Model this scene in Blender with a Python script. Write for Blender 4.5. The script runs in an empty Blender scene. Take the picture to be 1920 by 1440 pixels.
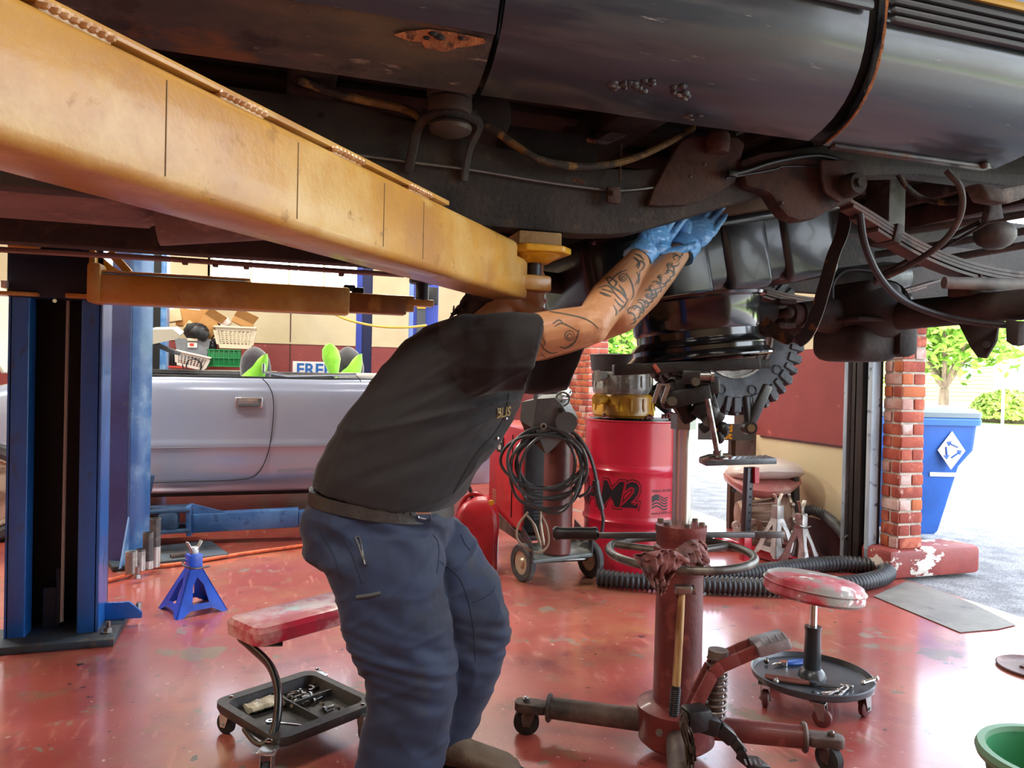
import bpy, bmesh, math, random
from mathutils import Vector as V, Matrix, noise as mnoise
R = math.radians
random.seed(7)
scene = bpy.context.scene
COL = scene.collection
# ------------------------------------------------------------------ camera
FOC = 1420.0; CAMH = 1.12
yaw, pitch, roll = R(18), -0.0095, R(1.25)
f0 = V((math.sin(yaw), math.cos(yaw), 0)); r0 = V((math.cos(yaw), -math.sin(yaw), 0)); z0 = V((0, 0, 1))
fw = f0*math.cos(pitch) + z0*math.sin(pitch); u0 = z0*math.cos(pitch) - f0*math.sin(pitch)
rt = r0*math.cos(roll) + u0*math.sin(roll); up = u0*math.cos(roll) - r0*math.sin(roll)
CP = V((0, 0, CAMH))
cd = bpy.data.cameras.new('camera'); cam = bpy.data.objects.new('camera', cd); COL.objects.link(cam)
cd.sensor_fit = 'HORIZONTAL'; cd.sensor_width = 36; cd.lens = FOC/1920*36; cd.clip_start = .02; cd.clip_end = 400
mw = Matrix((rt, up, -fw)).transposed().to_4x4(); mw.translation = CP
cam.matrix_world = mw
scene.camera = cam
# ------------------------------------------------------------------ light
w = bpy.data.worlds.new('sky'); scene.world = w; w.use_nodes = True
nt = w.node_tree; bg = nt.nodes['Background']
sky = nt.nodes.new('ShaderNodeTexSky'); sky.sky_type = 'NISHITA'; sky.sun_disc = False
sky.sun_elevation = R(58); sky.sun_rotation = R(220); sky.air_density = 1.0; sky.dust_density = 3.0; sky.ozone_density = .6
hs = nt.nodes.new('ShaderNodeHueSaturation'); hs.inputs['Saturation'].default_value = .45
nt.links.new(sky.outputs[0], hs.inputs['Color']); nt.links.new(hs.outputs[0], bg.inputs[0]); bg.inputs[1].default_value = 1.15
sd = bpy.data.lights.new('sun', 'SUN'); sd.energy = 7.0; sd.angle = R(1.5); sd.color = (1, .95, .86)
sun = bpy.data.objects.new('sun', sd); COL.objects.link(sun)
sun.rotation_euler = V((-.42, -.36, .85)).to_track_quat('Z', 'Y').to_euler()
vs = scene.view_settings
scene.display_settings.display_device = 'sRGB'
vs.view_transform = 'Standard'; vs.look = 'None'; vs.gamma = 1; vs.use_curve_mapping = False; vs.exposure = .7
# added fill lights, unseen: (x, y, length along x, watts) ; housings follow the ceiling
CEIL = 3.9
FILL_LIGHTS = [(-3.4, 2.2, 1.3, 95), (-1.2, .2, 1.3, 80), (1.6, .2, 1.3, 22), (-1.4, 4.5, 1.3, 100), (1.6, 4.6, 1.3, 40), (-1.4, 7.4, 1.3, 90), (1.8, 7.4, 1.3, 90)]
for (tx, ty, tl, tw) in FILL_LIGHTS:
    ld = bpy.data.lights.new('fill_light', 'AREA'); ld.shape = 'RECTANGLE'; ld.size = tl; ld.size_y = .25; ld.energy = tw; ld.color = (1, .93, .82)
    lo = bpy.data.objects.new('fill_light', ld); COL.objects.link(lo); lo.location = (tx, ty, CEIL-.14)
# ------------------------------------------------------------------ pixel -> place
def ray(px, py): return fw + rt*((px-960)/FOC) - up*((py-720)/FOC)
def D(px, py, d): return CP + ray(px, py)*d
def Xp(px, py, x): r = ray(px, py); return CP + r*((x-CP.x)/r.x)
def Yp(px, py, y): r = ray(px, py); return CP + r*((y-CP.y)/r.y)
def Zp(px, py, z): r = ray(px, py); return CP + r*((z-CP.z)/r.z)
def depth(p): return (V(p)-CP).dot(fw)
# ------------------------------------------------------------------ mesh builder
def lerp(a, b, t): return a+(b-a)*t
def axes(w):
    w = V(w).normalized(); a = V((0, 0, 1)) if abs(w.z) < .9 else V((1, 0, 0))
    u = a.cross(w).normalized(); return u, w.cross(u), w
class MB:
    def __init__(s): s.v = []; s.f = []; s.mi = []; s.m = 0
    def add(s, vs, fs):
        o = len(s.v); s.v += [tuple(v) for v in vs]; s.f += [tuple(i+o for i in f) for f in fs]; s.mi += [s.m]*len(fs); return s
    def bm(s, bm):
        bm.verts.index_update(); s.add([v.co for v in bm.verts], [[v.index for v in f.verts] for f in bm.faces]); bm.free(); return s
    def box(s, c, d, rz=0, bev=0, M=None, seg=2):
        b = bmesh.new(); bmesh.ops.create_cube(b, size=1)
        for v in b.verts: v.co = V((v.co.x*d[0], v.co.y*d[1], v.co.z*d[2]))
        if bev: bmesh.ops.bevel(b, geom=b.edges[:], offset=min(bev, min(d)*.45), segments=seg, profile=.5, affect='EDGES')
        m = Matrix.Translation(V(c)) @ (M.to_4x4() if M else Matrix.Rotation(rz, 4, 'Z'))
        b.transform(m); return s.bm(b)
    def bar(s, p, q, wd, ht, bev=0, upv=(0, 0, 1)):
        p, q = V(p), V(q); w = (q-p); L = w.length; w = w/L
        side = w.cross(V(upv)).normalized(); u = side.cross(w)
        return s.box((p+q)/2, (L, wd, ht), bev=bev, M=Matrix((w, -side, u)).transposed())
    def prism(s, poly, O, U, W, N, t0, t1, bev=0, seg=2):
        """2D polygon in plane (O,U,W), extruded along N from t0 to t1"""
        O, U, W, N = V(O), V(U), V(W), V(N); b = bmesh.new()
        lo = [b.verts.new(O+U*a+W*c+N*t0) for a, c in poly]; hi = [b.verts.new(O+U*a+W*c+N*t1) for a, c in poly]
        n = len(poly); b.faces.new(lo[::-1]); b.faces.new(hi)
        for i in range(n): b.faces.new((lo[i], lo[(i+1) % n], hi[(i+1) % n], hi[i]))
        bmesh.ops.recalc_face_normals(b, faces=b.faces[:])
        if bev: bmesh.ops.bevel(b, geom=b.edges[:], offset=bev, segments=seg, profile=.5, affect='EDGES')
        return s.bm(b)
    def plate(s, pts, n, t, bev=0):
        """polygon of world points thickened by t along n"""
        n = V(n).normalized(); b = bmesh.new(); lo = [b.verts.new(V(p)) for p in pts]; hi = [b.verts.new(V(p)+n*t) for p in pts]; k = len(pts)
        b.faces.new(lo[::-1]); b.faces.new(hi)
        for i in range(k): b.faces.new((lo[i], lo[(i+1) % k], hi[(i+1) % k], hi[i]))
        bmesh.ops.recalc_face_normals(b, faces=b.faces[:])
        if bev: bmesh.ops.bevel(b, geom=b.edges[:], offset=bev, segments=2, profile=.5, affect='EDGES')
        return s.bm(b)
    def loft(s, rings, cap=True, closed=True):
        n = len(rings[0]); vs = [p for r in rings for p in r]; fs = []
        for i in range(len(rings)-1):
            for j in range(n if closed else n-1):
                a, b2 = i*n+j, i*n+(j+1) % n; fs.append((a, b2, b2+n, a+n))
        if cap and closed: fs.append(tuple(range(n))[::-1]); fs.append(tuple((len(rings)-1)*n+j for j in range(n)))
        return s.add(vs, fs)
    def tube(s, pts, r, n=10, cap=True, flat=None, loop=False):
        pts = [V(p) for p in pts]; k = len(pts); rs = r if isinstance(r, (list, tuple)) else [r]*k
        t0 = (pts[1]-pts[0]).normalized(); u, v, _ = axes(t0); rings = []
        if flat: # flat=(up vector, ratio)
            v = V(flat[0]); u = v.cross(t0).normalized(); v = t0.cross(u)
        pt = t0
        for i, p in enumerate(pts):
            if loop: t = (pts[(i+1) % k]-pts[i-1]).normalized()
            else: t = (pts[min(i+1, k-1)]-pts[max(i-1, 0)]).normalized()
            ax = pt.cross(t)
            if ax.length > 1e-7:
                q = Matrix.Rotation(pt.angle(t), 3, ax.normalized()); u = q @ u; v = q @ v
            pt = t; rr = rs[i]; fl = flat[1] if flat else 1
            rings.append([p+u*(rr*math.cos(2*math.pi*j/n))+v*(rr*fl*math.sin(2*math.pi*j/n)) for j in range(n)])
        if loop: rings.append(rings[0]); return s.loft(rings, cap=False)
        return s.loft(rings, cap)
    def cyl(s, p, q, r, r2=None, n=24): return s.tube([p, q], [r, r if r2 is None else r2], n)
    def lathe(s, prof, o=(0, 0, 0), ax=(0, 0, 1), n=32, a0=0, a1=None):
        u, v, w = axes(ax); o = V(o); rings = []
        for (r, h) in prof:
            rings.append([o+w*h+u*(max(r, 1e-5)*math.cos(2*math.pi*j/n))+v*(max(r, 1e-5)*math.sin(2*math.pi*j/n)) for j in range(n)])
        cp = prof[0] != prof[-1]
        return s.loft(rings, cap=cp)
    def torus(s, o, ax, Rr, r, n=40, m=10):
        u, v, w = axes(ax); o = V(o)
        return s.tube([o+u*(Rr*math.cos(2*math.pi*i/n))+v*(Rr*math.sin(2*math.pi*i/n)) for i in range(n)], r, m, loop=True)
    def ball(s, c, r, n=16, M=None):
        c = V(c); r = (r, r, r) if not isinstance(r, (tuple, list)) else r; rings = []; m = n//2
        vs = []; fs = []
        for i in range(1, m):
            th = math.pi*i/m
            for j in range(n):
                p = V((r[0]*math.sin(th)*math.cos(2*math.pi*j/n), r[1]*math.sin(th)*math.sin(2*math.pi*j/n), -r[2]*math.cos(th)))
                vs.append(c+(M @ p if M else p))
        b0 = len(vs); vs.append(c+(M @ V((0, 0, -r[2])) if M else V((0, 0, -r[2])))); vs.append(c+(M @ V((0, 0, r[2])) if M else V((0, 0, r[2]))))
        for i in range(m-2):
            for j in range(n): a, b = i*n+j, i*n+(j+1) % n; fs.append((a, b, b+n, a+n))
        for j in range(n): fs.append((b0, (j+1) % n, j)); k = (m-2)*n; fs.append((b0+1, k+j, k+(j+1) % n))
        return s.add(vs, fs)
    def build(s, name, mat, parent=None, angle=35, label=None):
        me = bpy.data.meshes.new(name); me.from_pydata(s.v, [], s.f); me.validate()
        mats = mat if isinstance(mat, (list, tuple)) else [mat]
        for m in mats: me.materials.append(m)
        if len(mats) > 1:
            for p, i in zip(me.polygons, s.mi): p.material_index = i
        b = bmesh.new(); b.from_mesh(me); bmesh.ops.recalc_face_normals(b, faces=b.faces[:]); b.to_mesh(me); b.free()
        me.polygons.foreach_set('use_smooth', [True]*len(me.polygons)); me.set_sharp_from_angle(angle=R(angle))
        return link(me, name, parent, label)
def link(me, name, parent=None, label=None):
    o = bpy.data.objects.new(name, me); COL.objects.link(o)
    if label: o['label'] = label
    if parent: par(o, parent)
    return o
WM = {}
def wm(o):
    if o is None: return Matrix.Identity(4)
    b = Matrix.LocRotScale(o.location, o.rotation_euler, o.scale)
    return wm(o.parent) @ o.matrix_parent_inverse @ b if o.parent else b
def par(o, p): o.parent = p; o.matrix_parent_inverse = wm(p).inverted()
def tag(o, label, cat, group=None, kind=None):
    o['label'] = label; o['category'] = cat
    if group: o['group'] = group
    if kind: o['kind'] = kind
    return o
def thing(name, loc, label, cat, group=None):
    o = bpy.data.objects.new(name, None); COL.objects.link(o); o.location = loc; o.empty_display_size = .1
    return tag(o, label, cat, group)
def struct(o): o['kind'] = 'structure'; return o
def dup(root, loc, rz=0, label=None, group=None):
    r = root.copy(); COL.objects.link(r); r.location = loc; r.rotation_euler = (0, 0, rz)
    if label: r['label'] = label
    if group: r['group'] = group
    for ch in list(root.children):
        c = ch.copy(); COL.objects.link(c); c.parent = r
        for g in list(ch.children): d = g.copy(); COL.objects.link(d); d.parent = c
    return r
def bez(pts, n=12):
    """Catmull-Rom through points"""
    pts = [V(p) for p in pts]; P = [pts[0]*2-pts[1]]+pts+[pts[-1]*2-pts[-2]]; out = []
    for i in range(1, len(P)-2):
        for k in range(n):
            t = k/n; a, b, c, d = P[i-1], P[i], P[i+1], P[i+2]
            out.append(.5*((2*b)+(c-a)*t+(2*a-5*b+4*c-d)*t*t+(3*b-a-3*c+d)*t**3))
    return out+[pts[-1]]
def text_mesh(txt, size, bold=0, shear=0, sx=1):
    c = bpy.data.curves.new('t', 'FONT'); c.body = txt; c.size = size; c.offset = bold; c.shear = shear; c.resolution_u = 3
    o = bpy.data.objects.new('t', c); COL.objects.link(o); bpy.context.view_layer.update()
    me = bpy.data.meshes.new_from_object(o.evaluated_get(bpy.context.evaluated_depsgraph_get()))
    vs = [(v.co.x*sx, v.co.y) for v in me.vertices]; fs = [tuple(p.vertices) for p in me.polygons]
    COL.objects.unlink(o); bpy.data.objects.remove(o); bpy.data.meshes.remove(me)
    return vs, fs
def text_on(m, txt, O, U, W, size, **k):
    vs, fs = text_mesh(txt, size, **k); O, U, W = V(O), V(U), V(W); m.add([O+U*a+W*b for a, b in vs], fs)
# ------------------------------------------------------------------ materials
def srgb(h):
    c = [int(h[i:i+2], 16)/255 for i in (0, 2, 4)]; return tuple(x/12.92 if x <= .04045 else ((x+.055)/1.055)**2.4 for x in c)+(1,)
MATS = {}
def mat(name, col, rough=.5, metal=0, layers=(), bump=None, coat=0, spec=.5, rvar=0, alpha=None, sheen=0, trans=0, emit=None, attr=None):
    """layers: (hex, scale, lo, hi, detail, (sx,sy,sz), rough or None)"""
    if name in MATS: return MATS[name]
    m = bpy.data.materials.new(name); m.use_nodes = True; MATS[name] = m; N = m.node_tree.nodes; Lk = m.node_tree.links
    b = N['Principled BSDF']; b.inputs['Roughness'].default_value = rough; b.inputs['Metallic'].default_value = metal
    b.inputs['Specular IOR Level'].default_value = spec; b.inputs['Coat Weight'].default_value = coat; b.inputs['Coat Roughness'].default_value = .12
    b.inputs['Sheen Weight'].default_value = sheen; b.inputs['Transmission Weight'].default_value = trans
    b.inputs['Base Color'].default_value = srgb(col)
    if emit: b.inputs['Emission Color'].default_value = srgb(emit[0]); b.inputs['Emission Strength'].default_value = emit[1]
    tc = N.new('ShaderNodeTexCoord'); cur = None; rc = None
    def nz(scale, det, st, ro=.6):
        mp = N.new('ShaderNodeMapping'); mp.inputs['Scale'].default_value = st; Lk.new(tc.outputs['Object'], mp.inputs[0])
        t = N.new('ShaderNodeTexNoise'); t.inputs['Scale'].default_value = scale; t.inputs['Detail'].default_value = det; t.inputs['Roughness'].default_value = ro
        Lk.new(mp.outputs[0], t.inputs['Vector']); return t
    for i, l in enumerate(layers):
        hx, sc, lo, hi = l[:4]; det = l[4] if len(l) > 4 else 5; st = l[5] if len(l) > 5 else (1, 1, 1); rg = l[6] if len(l) > 6 else None
        t = nz(sc, det, st); mr = N.new('ShaderNodeMapRange'); mr.inputs[1].default_value = lo; mr.inputs[2].default_value = hi; Lk.new(t.outputs['Fac'], mr.inputs[0])
        mx = N.new('ShaderNodeMix'); mx.data_type = 'RGBA'; Lk.new(mr.outputs[0], mx.inputs[0])
        if cur: Lk.new(cur, mx.inputs[6])
        else: mx.inputs[6].default_value = srgb(col)
        mx.inputs[7].default_value = srgb(hx); cur = mx.outputs[2]
        if rg is not None:
            mm = N.new('ShaderNodeMix'); Lk.new(mr.outputs[0], mm.inputs[0])
            if rc: Lk.new(rc, mm.inputs[2])
            else: mm.inputs[2].default_value = rough
            mm.inputs[3].default_value = rg; rc = mm.outputs[0]
    if cur: Lk.new(cur, b.inputs['Base Color'])
    if rc: Lk.new(rc, b.inputs['Roughness'])
    if bump:
        t = nz(bump[0], 4, bump[2] if len(bump) > 2 else (1, 1, 1)); bp = N.new('ShaderNodeBump'); bp.inputs['Strength'].default_value = bump[1]; bp.inputs['Distance'].default_value = bump[3] if len(bump) > 3 else .01
        Lk.new(t.outputs['Fac'], bp.inputs['Height']); Lk.new(bp.outputs[0], b.inputs['Normal'])
    return m
# ------------------------------------------------------------------ palette
yellow = mat('yellow_paint', 'c79640', .36, 0, [('b58444', 4, .42, .6, 6), ('d2ae68', 5, .5, .66, 7), ('a87a35', 22, .62, .7, 8, (1, 1, 1), .55), ('5b4a2c', 38, .7, .74, 6, (1, .4, 1), .6)], bump=(60, .12), coat=.25)
yelbright = mat('yellow_bright', 'dba51c', .4, 0, [('8a661c', 25, .6, .68, 7)], bump=(70, .1), coat=.2)
blue = mat('blue_paint', '2263b4', .35, 0, [('1a4f98', 3, .4, .6, 5, (1, 1, .3)), ('33485e', 14, .6, .7, 8, (1, 1, .4), .7), ('3b3227', 5, .68, .76, 8)], bump=(60, .08), coat=.3)
navy = mat('blue_shaded_tone', '1b2a5c', .4, 0, [('23366e', 4, .4, .6, 5), ('4a4250', 16, .64, .72, 8)], bump=(60, .08), coat=.3)  # darkened blue: shade on the second lift column is put into its colour
steelblue = mat('pale_and_lit_blue', '4a80bd', .35, 0, [('7fa8cf', 9, .45, .62, 7), ('2e64a6', 3, .45, .6, 4)], bump=(60, .1), coat=.35)  # on the second lift column, doorway light is put into the side colour
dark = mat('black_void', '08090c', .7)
black = mat('black_plastic', '16171a', .45, 0, [('24262a', 12, .45, .6, 5)], bump=(120, .05))
rubber = mat('rubber', '1b1c1e', .75, 0, [('2c2d2f', 18, .45, .6, 5)], bump=(90, .15))
steel = mat('steel', '9a9a98', .32, 1, [('6d6a66', 25, .5, .65, 6)])
chrome = mat('chrome', 'd8dadb', .12, 1)
alu = mat('cast_aluminium', 'b9b3a8', .5, .85, [('8a7f72', 14, .45, .62, 6)], bump=(80, .25))
white = mat('white_paint', 'dcd8cf', .5)
# ------------------------------------------------------------------ setting
def floor_mat():
    m = mat('red_floor', '9c463f', .36, 0, [
        ('ab5548', 1.3, .42, .58, 7), ('a56c4c', .8, .5, .62, 7), ('86383a', 2.6, .54, .66, 7), ('8f5a44', 6, .56, .66, 8, (1, 1, 1), .5), ('b0675a', 11, .58, .66, 8, (2, .4, 1), .45),
        ('b5786a', 28, .64, .76, 8, (1, 1, 1)), ('85705f', 2.1, .622, .64, 8, (1, 1, 1), .7), ('7c6a5c', 7, .65, .66, 6, (1, 1, 1), .7), ('4a3832', 21, .685, .695, 4), ('c9a79c', 34, .685, .70, 3), ('2f2826', 13, .69, .70, 3)],
        bump=(9, .08, (1, 1, 1), .02), coat=.9, spec=.6)
    m.node_tree.nodes['Principled BSDF'].inputs['Coat Roughness'].default_value = .14
    return m
XW = 3.5; YB = 9.6; XL = -4.6
m = MB(); m.box(((XL+XW)/2-.02, (YB-4)/2, -.05), (XW-XL+.1, YB+4, .1)); fl = struct(m.build('floor', floor_mat()))
conc = mat('bare_concrete', '6b6964', .6, 0, [('7c7972', 4, .4, .6, 7), ('55524e', 9, .6, .7, 6)], bump=(60, .15))
# worn grey apron by the doorway (flush patch)
p = [Zp(x, y, .003) for x, y in [(1638, 1118), (1700, 1090), (1762, 1108), (1830, 1135), (1905, 1172), (1870, 1180), (1800, 1186)]]
m = MB(); m.plate(p, (0, 0, 1), .002); struct(m.build('floor_2', conc))
asph = mat('asphalt', '75777a', .85, 0, [('95979a', 6, .4, .6, 5), ('55575b', 90, .5, .62, 4), ('b3b3b3', 130, .62, .7, 3)], bump=(150, .5, (1, 1, 1), .01))
m = MB(); m.box((XW+6.03, 3, -.07), (12, 60, .1)); struct(m.build('ground', asph))
road = mat('bright_concrete', 'b9b6ae', .85, 0, [('cfcbc2', 2, .4, .6, 5)], bump=(40, .1))
m = MB(); m.box((XW+15, 3, -.06), (6.2, 80, .1)); m.box((XW+12.05, 3, -.03), (.18, 80, .12)); struct(m.build('road', road))
lawn = mat('lawn', '7fa34a', .9, 0, [('9dbb62', 3, .4, .6, 6), ('6b9040', 30, .5, .6, 4)], bump=(200, .5))
m = MB(); m.box((XW+43, 5, -.06), (50, 130, .14)); m.box((-10, 5, -.19), (110, 130, .1)); struct(m.build('lawn', lawn))
# ---- back wall with windows (opening cut by pieces)
beige = mat('beige_paint', 'cdc2a2', .6, 0, [('c2b592', 1.2, .4, .6, 4), ('a89a7c', 12, .66, .74, 6)], bump=(30, .04))
redw = mat('red_wall_paint', '8e423f', .5, 0, [('823a39', 2, .4, .6, 5), ('b0605a', 14, .64, .72, 7)], bump=(30, .05))
basew = mat('dark_red_base', '4a2626', .6, 0, [('3a2020', 4, .4, .6, 5)])
zr = Yp(620, 646, YB).z; wz0 = Yp(560, 545, YB).z; wx0, wx1 = Yp(393, 545, YB).x, Yp(683, 545, YB).x; wz1 = 3.3
def wall_slab(name, boxes, mats):
    m = MB()
    for (a, b, i) in boxes:
        m.m = i; c = [(p+q)/2 for p, q in zip(a, b)]; d = [abs(p-q) for p, q in zip(a, b)]; m.box(c, d)
    return struct(m.build(name, mats))
B = []
for (z_0, z_1, i) in ((0, zr, 1), (zr, wz0, 0), (wz1, CEIL, 0)): B.append(((XL, YB, z_0), (XW+.2, YB+.2, z_1), i))
ww = wx1-wx0; wins = [(wx0, wx1)]
xs = XL
for (a, b) in wins+[(XW+.2, None)]:
    B.append(((xs, YB, wz0), (a, YB+.2, wz1), 0)); xs = b
B.append(((XL, YB-.012, zr-.01), (XW, YB, zr+.012), 0))
for px in (545, 697): x = Yp(px, 600, YB).x; B.append(((x-.006, YB-.005, 0), (x+.006, YB, wz0), 2))
wall_slab('wall_back', B, [beige, redw, basew])
glass = mat('window_glass', 'ffffff', .02, trans=1)
for n, (a, b) in enumerate(wins):
    m = MB(); fr = white
    for k in range(5): x = lerp(a, b, k/4) if k in (0, 4) else Yp((0, 470, 542, 608)[k], 520, YB).x; m.box((x, YB+.05, (wz0+wz1)/2), (.05 if k in (0, 4) else .03, .1, wz1-wz0))
    for z in (wz0, (wz0+wz1)/2, wz1): m.box(((a+b)/2, YB+.05, z), (b-a, .1, .04))
    wn = struct(m.build('window_%d' % (n+1), fr)); m = MB(); m.box(((a+b)/2, YB+.05, (wz0+wz1)/2), (b-a, .006, wz1-wz0)); m.build('pane', glass, wn)
# ---- side wall toward the driveway (x = XW)
def yw(px, py=800): return Xp(px, py, XW).y
y_op0, y_br, y_tr, y_pan, y_jamb, y_far = yw(1690), yw(1655), yw(1600), yw(1428), yw(1372), yw(1105)
zb1 = Xp(1510, 827, XW).z; zt1 = Xp(1510, 655, XW).z; zbase = .22; HEAD = 3.05
B = []
for (z_0, z_1, i) in ((0, zbase, 2), (zbase, zb1, 0), (zb1, zt1, 1), (zt1, CEIL, 0)): B.append(((XW, y_tr-.02, z_0), (XW+.2, y_pan+.06, z_1), i))
B.append(((XW-.012, y_tr, zb1-.012), (XW, y_pan, zb1), 2))
for (a, b) in ((-1.6, y_tr), (y_pan, YB)): B.append(((XW, a, HEAD), (XW+.2, b, CEIL), 0))
B.append(((XW, yw(1015), 0), (XW+.2, YB, HEAD), 0))
B.append(((XW, -3.6, 0), (XW+.2, -1.6, CEIL), 0))
wall_slab('wall_right', B, [beige, redw, basew])
wall_slab('wall_left', [((XL-.2, -3.4, 0), (XL, YB+.2, zr), 1), ((XL-.2, -3.4, zr), (XL, YB+.2, CEIL), 0)], [beige, redw])
wall_slab('wall_front_light_block', [((XL-.2, -3.6, 0), (XW+.2, -3.4, zr), 1), ((XL-.2, -3.6, zr), (XW+.2, -3.4, CEIL), 0)], [beige, redw])  # unseen wall, added to block the light from behind the camera
wall_slab('ceiling', [((XL-.2, -3.6, CEIL), (XW+.9, YB+.2, CEIL+.2), 0)], [mat('ceiling_paint', 'c9c4b6', .8)])
# brick pillars: bricks standing proud of the mortar
brickm = [mat('brick_red', 'a9523f', .85, 0, [('8e4034', 3, .42, .58, 4), ('bd6a50', 7, .5, .62, 4), ('c9a090', 18, .62, .72, 6)], bump=(60, .35)),
          mat('brick_pale', 'b58a80', .85, 0, [('c7b0a8', 9, .45, .6, 5), ('a35a48', 5, .55, .65, 4)], bump=(60, .35)),
          mat('brick_orange', 'b8663f', .85, 0, [('a5543a', 5, .45, .6, 5)], bump=(60, .35)), mat('mortar', 'b9b0a2', .9, 0, [('9a9184', 20, .45, .6, 5)], bump=(90, .4))]
def brick_pillar(name, x0, x1, y0, y1, z0, z1, seed):
    rnd = random.Random(seed); m = MB(); m.m = 3; m.box(((x0+x1)/2, (y0+y1)/2, (z0+z1)/2), (x1-x0-.012, y1-y0-.012, z1-z0)); h = .0735; k = 0; z = z0
    nx = max(1, round((x1-x0)/.2)); ny = max(1, round((y1-y0)/.2))
    while z < z1-.03:
        def cuts(a, b, n, odd):
            if odd: c = [a]+[a+(b-a)*(i+.5)/n for i in range(n)]+[b]
            else: c = [a+(b-a)*i/n for i in range(n+1)]
            return list(zip(c[:-1], c[1:]))
        rows = []
        for (a, b) in cuts(x0, x1, nx, k % 2): rows += [((a+b)/2, y0+.02, b-a-.011, .046), ((a+b)/2, y1-.02, b-a-.011, .046)]
        for (a, b) in cuts(y0, y1, ny, (k+1) % 2): rows += [(x0+.02, (a+b)/2, .046, b-a-.011), (x1-.02, (a+b)/2, .046, b-a-.011)]
        for (cx, cy, dx, dy) in rows:
            m.m = rnd.choice([0, 0, 0, 0, 1, 2]); m.box((cx+rnd.uniform(-.003, .003), cy+rnd.uniform(-.003, .003), z+.031), (dx, dy, .061), bev=.007)
        z += h; k += 1
    return struct(m.build(name, brickm))
xo = Yp(1733, 850, y_op0).x
brick_pillar('wall_right_pillar', XW, xo, y_op0, y_br, .17, CEIL, 3)
m = MB(); xb = Yp(1826, 1060, y_op0).x
peel = mat('peeling_red_paint', '8f3f38', .55, 0, [('7d332f', 4, .4, .6, 4), ('c9c5bc', 5, .57, .585, 7, (1, 1, 1.6), .8)], bump=(20, .3))
m.box(((XW+xb)/2-.03, (y_op0+y_br)/2+.02, .085), (xb-XW+.1, y_br-y_op0+.1, .17), bev=.03); struct(m.build('trim_1', peel))
brick_pillar('wall_far_pillar', XW-.02, XW+.22, yw(1105), yw(1060), 0, CEIL, 5)
brown = mat('brown_wood', '4e3a30', .75, 0, [('3c2c26', 6, .4, .6, 5, (1, 1, .2))])
m = MB(); m.box((XW+.08, (y_pan+.06+y_jamb)/2, HEAD/2), (.12, y_jamb-y_pan-.06, HEAD)); struct(m.build('trim_2', brown))
# overhead-door tracks
galv = mat('galvanised', '93a9b8', .45, .2, [('b5c8d4', 8, .45, .6, 6, (1, 1, .2)), ('4f5c66', 20, .6, .7, 6)])
trk = mat('dark_track', '2c2b2a', .5, .2, [('3d3a37', 9, .45, .6, 5, (1, 1, .2))])
def track(name, ya, yb):
    m = MB(); h = HEAD; x = XW-.03
    m.m = 1; m.box((x+.02, (ya+yb)/2, h/2), (.02, yb-ya, h))
    m.m = 0; m.box((x-.015, ya+.018, h/2), (.07, .036, h), bev=.004); m.box((x-.015, yb-.016, h/2), (.07, .032, h), bev=.004)
    m.m = 1; m.box((x-.03, lerp(ya, yb, .42), h/2), (.05, .05, h), bev=.004); m.box((x-.02, lerp(ya, yb, .72), h/2), (.03, .03, h), bev=.004)
    return struct(m.build(name, [galv, trk]))
track('trim_3', y_br+.005, y_tr); track('trim_4', yw(1058), yw(1018))
# housings for the added fill lights (above the frame)
for i, (tx, ty, tl, tw) in enumerate(FILL_LIGHTS):
    o = thing('fill_light_housing', (tx, ty, CEIL), 'white housing of an added fill light above the work bays', 'ceiling light', 'added fill lights')
    m = MB(); m.box((tx, ty, CEIL-.05), (tl+.1, .3, .1), bev=.01); m.build('housing', white, o)
# ------------------------------------------------------------------ pickup truck on the lift
tpaint = mat('truck_paint', '1b2430', .34, 0, [('28323d', 3, .42, .6, 6, (.25, 1, 1)), ('4a453f', 9, .5, .72, 9, (.12, 1, 1), .6), ('36383c', 22, .52, .66, 8, (.1, 1, 1), .5), ('8a8784', 46, .66, .72, 6, (.15, 1, 1), .6)], bump=(18, .05), coat=.45)
tlow = mat('truck_lower_paint', '303236', .5, 0, [('54493f', 5, .45, .6, 8, (.35, 1, 1)), ('6b4a30', 8, .57, .66, 8, (.4, 1, 1), .8), ('1f2125', 9, .52, .6, 7), ('8a8078', 30, .62, .7, 6, (.3, 1, 1))], bump=(40, .2), coat=.1)
under = mat('underbody', '1d1917', .8, 0, [('2c2420', 5, .42, .6, 7), ('3d3026', 12, .56, .68, 8), ('120f0f', 3, .5, .62, 4)], bump=(40, .3))
rail_m = mat('frame_grime', '272321', .75, 0, [('3a332c', 4, .42, .62, 8), ('4c3d2f', 14, .58, .7, 8), ('171413', 3, .52, .64, 5)], bump=(55, .4))
rustm = mat('rust_brown', '3a2a24', .8, 0, [('4d352c', 5, .42, .6, 7), ('281e1b', 9, .5, .64, 6)], bump=(60, .35))
orust = mat('orange_rust', '8a5a3a', .9, 0, [('a86d44', 16, .42, .58, 6), ('4a3326', 26, .55, .64, 6)], bump=(70, .7))
grime = mat('grey_metal_grime', '57524e', .6, .3, [('3b3734', 6, .42, .6, 7), ('75706a', 15, .56, .7, 6)], bump=(50, .25))
shield = mat('bare_zinc', '7f8584', .45, .7, [('636867', 7, .45, .6, 6)], bump=(40, .2))
goldw = mat('gold_loom', '6a5226', .65, 0, [('2f2a24', 7, .46, .52, 4), ('8a6e34', 16, .56, .64, 5)], bump=(200, .5))
truck = thing('pickup_truck', (1.2, 2.45, 1.5), 'dark blue pickup truck raised on the lift, seen from below with rusty underside', 'truck')
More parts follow.
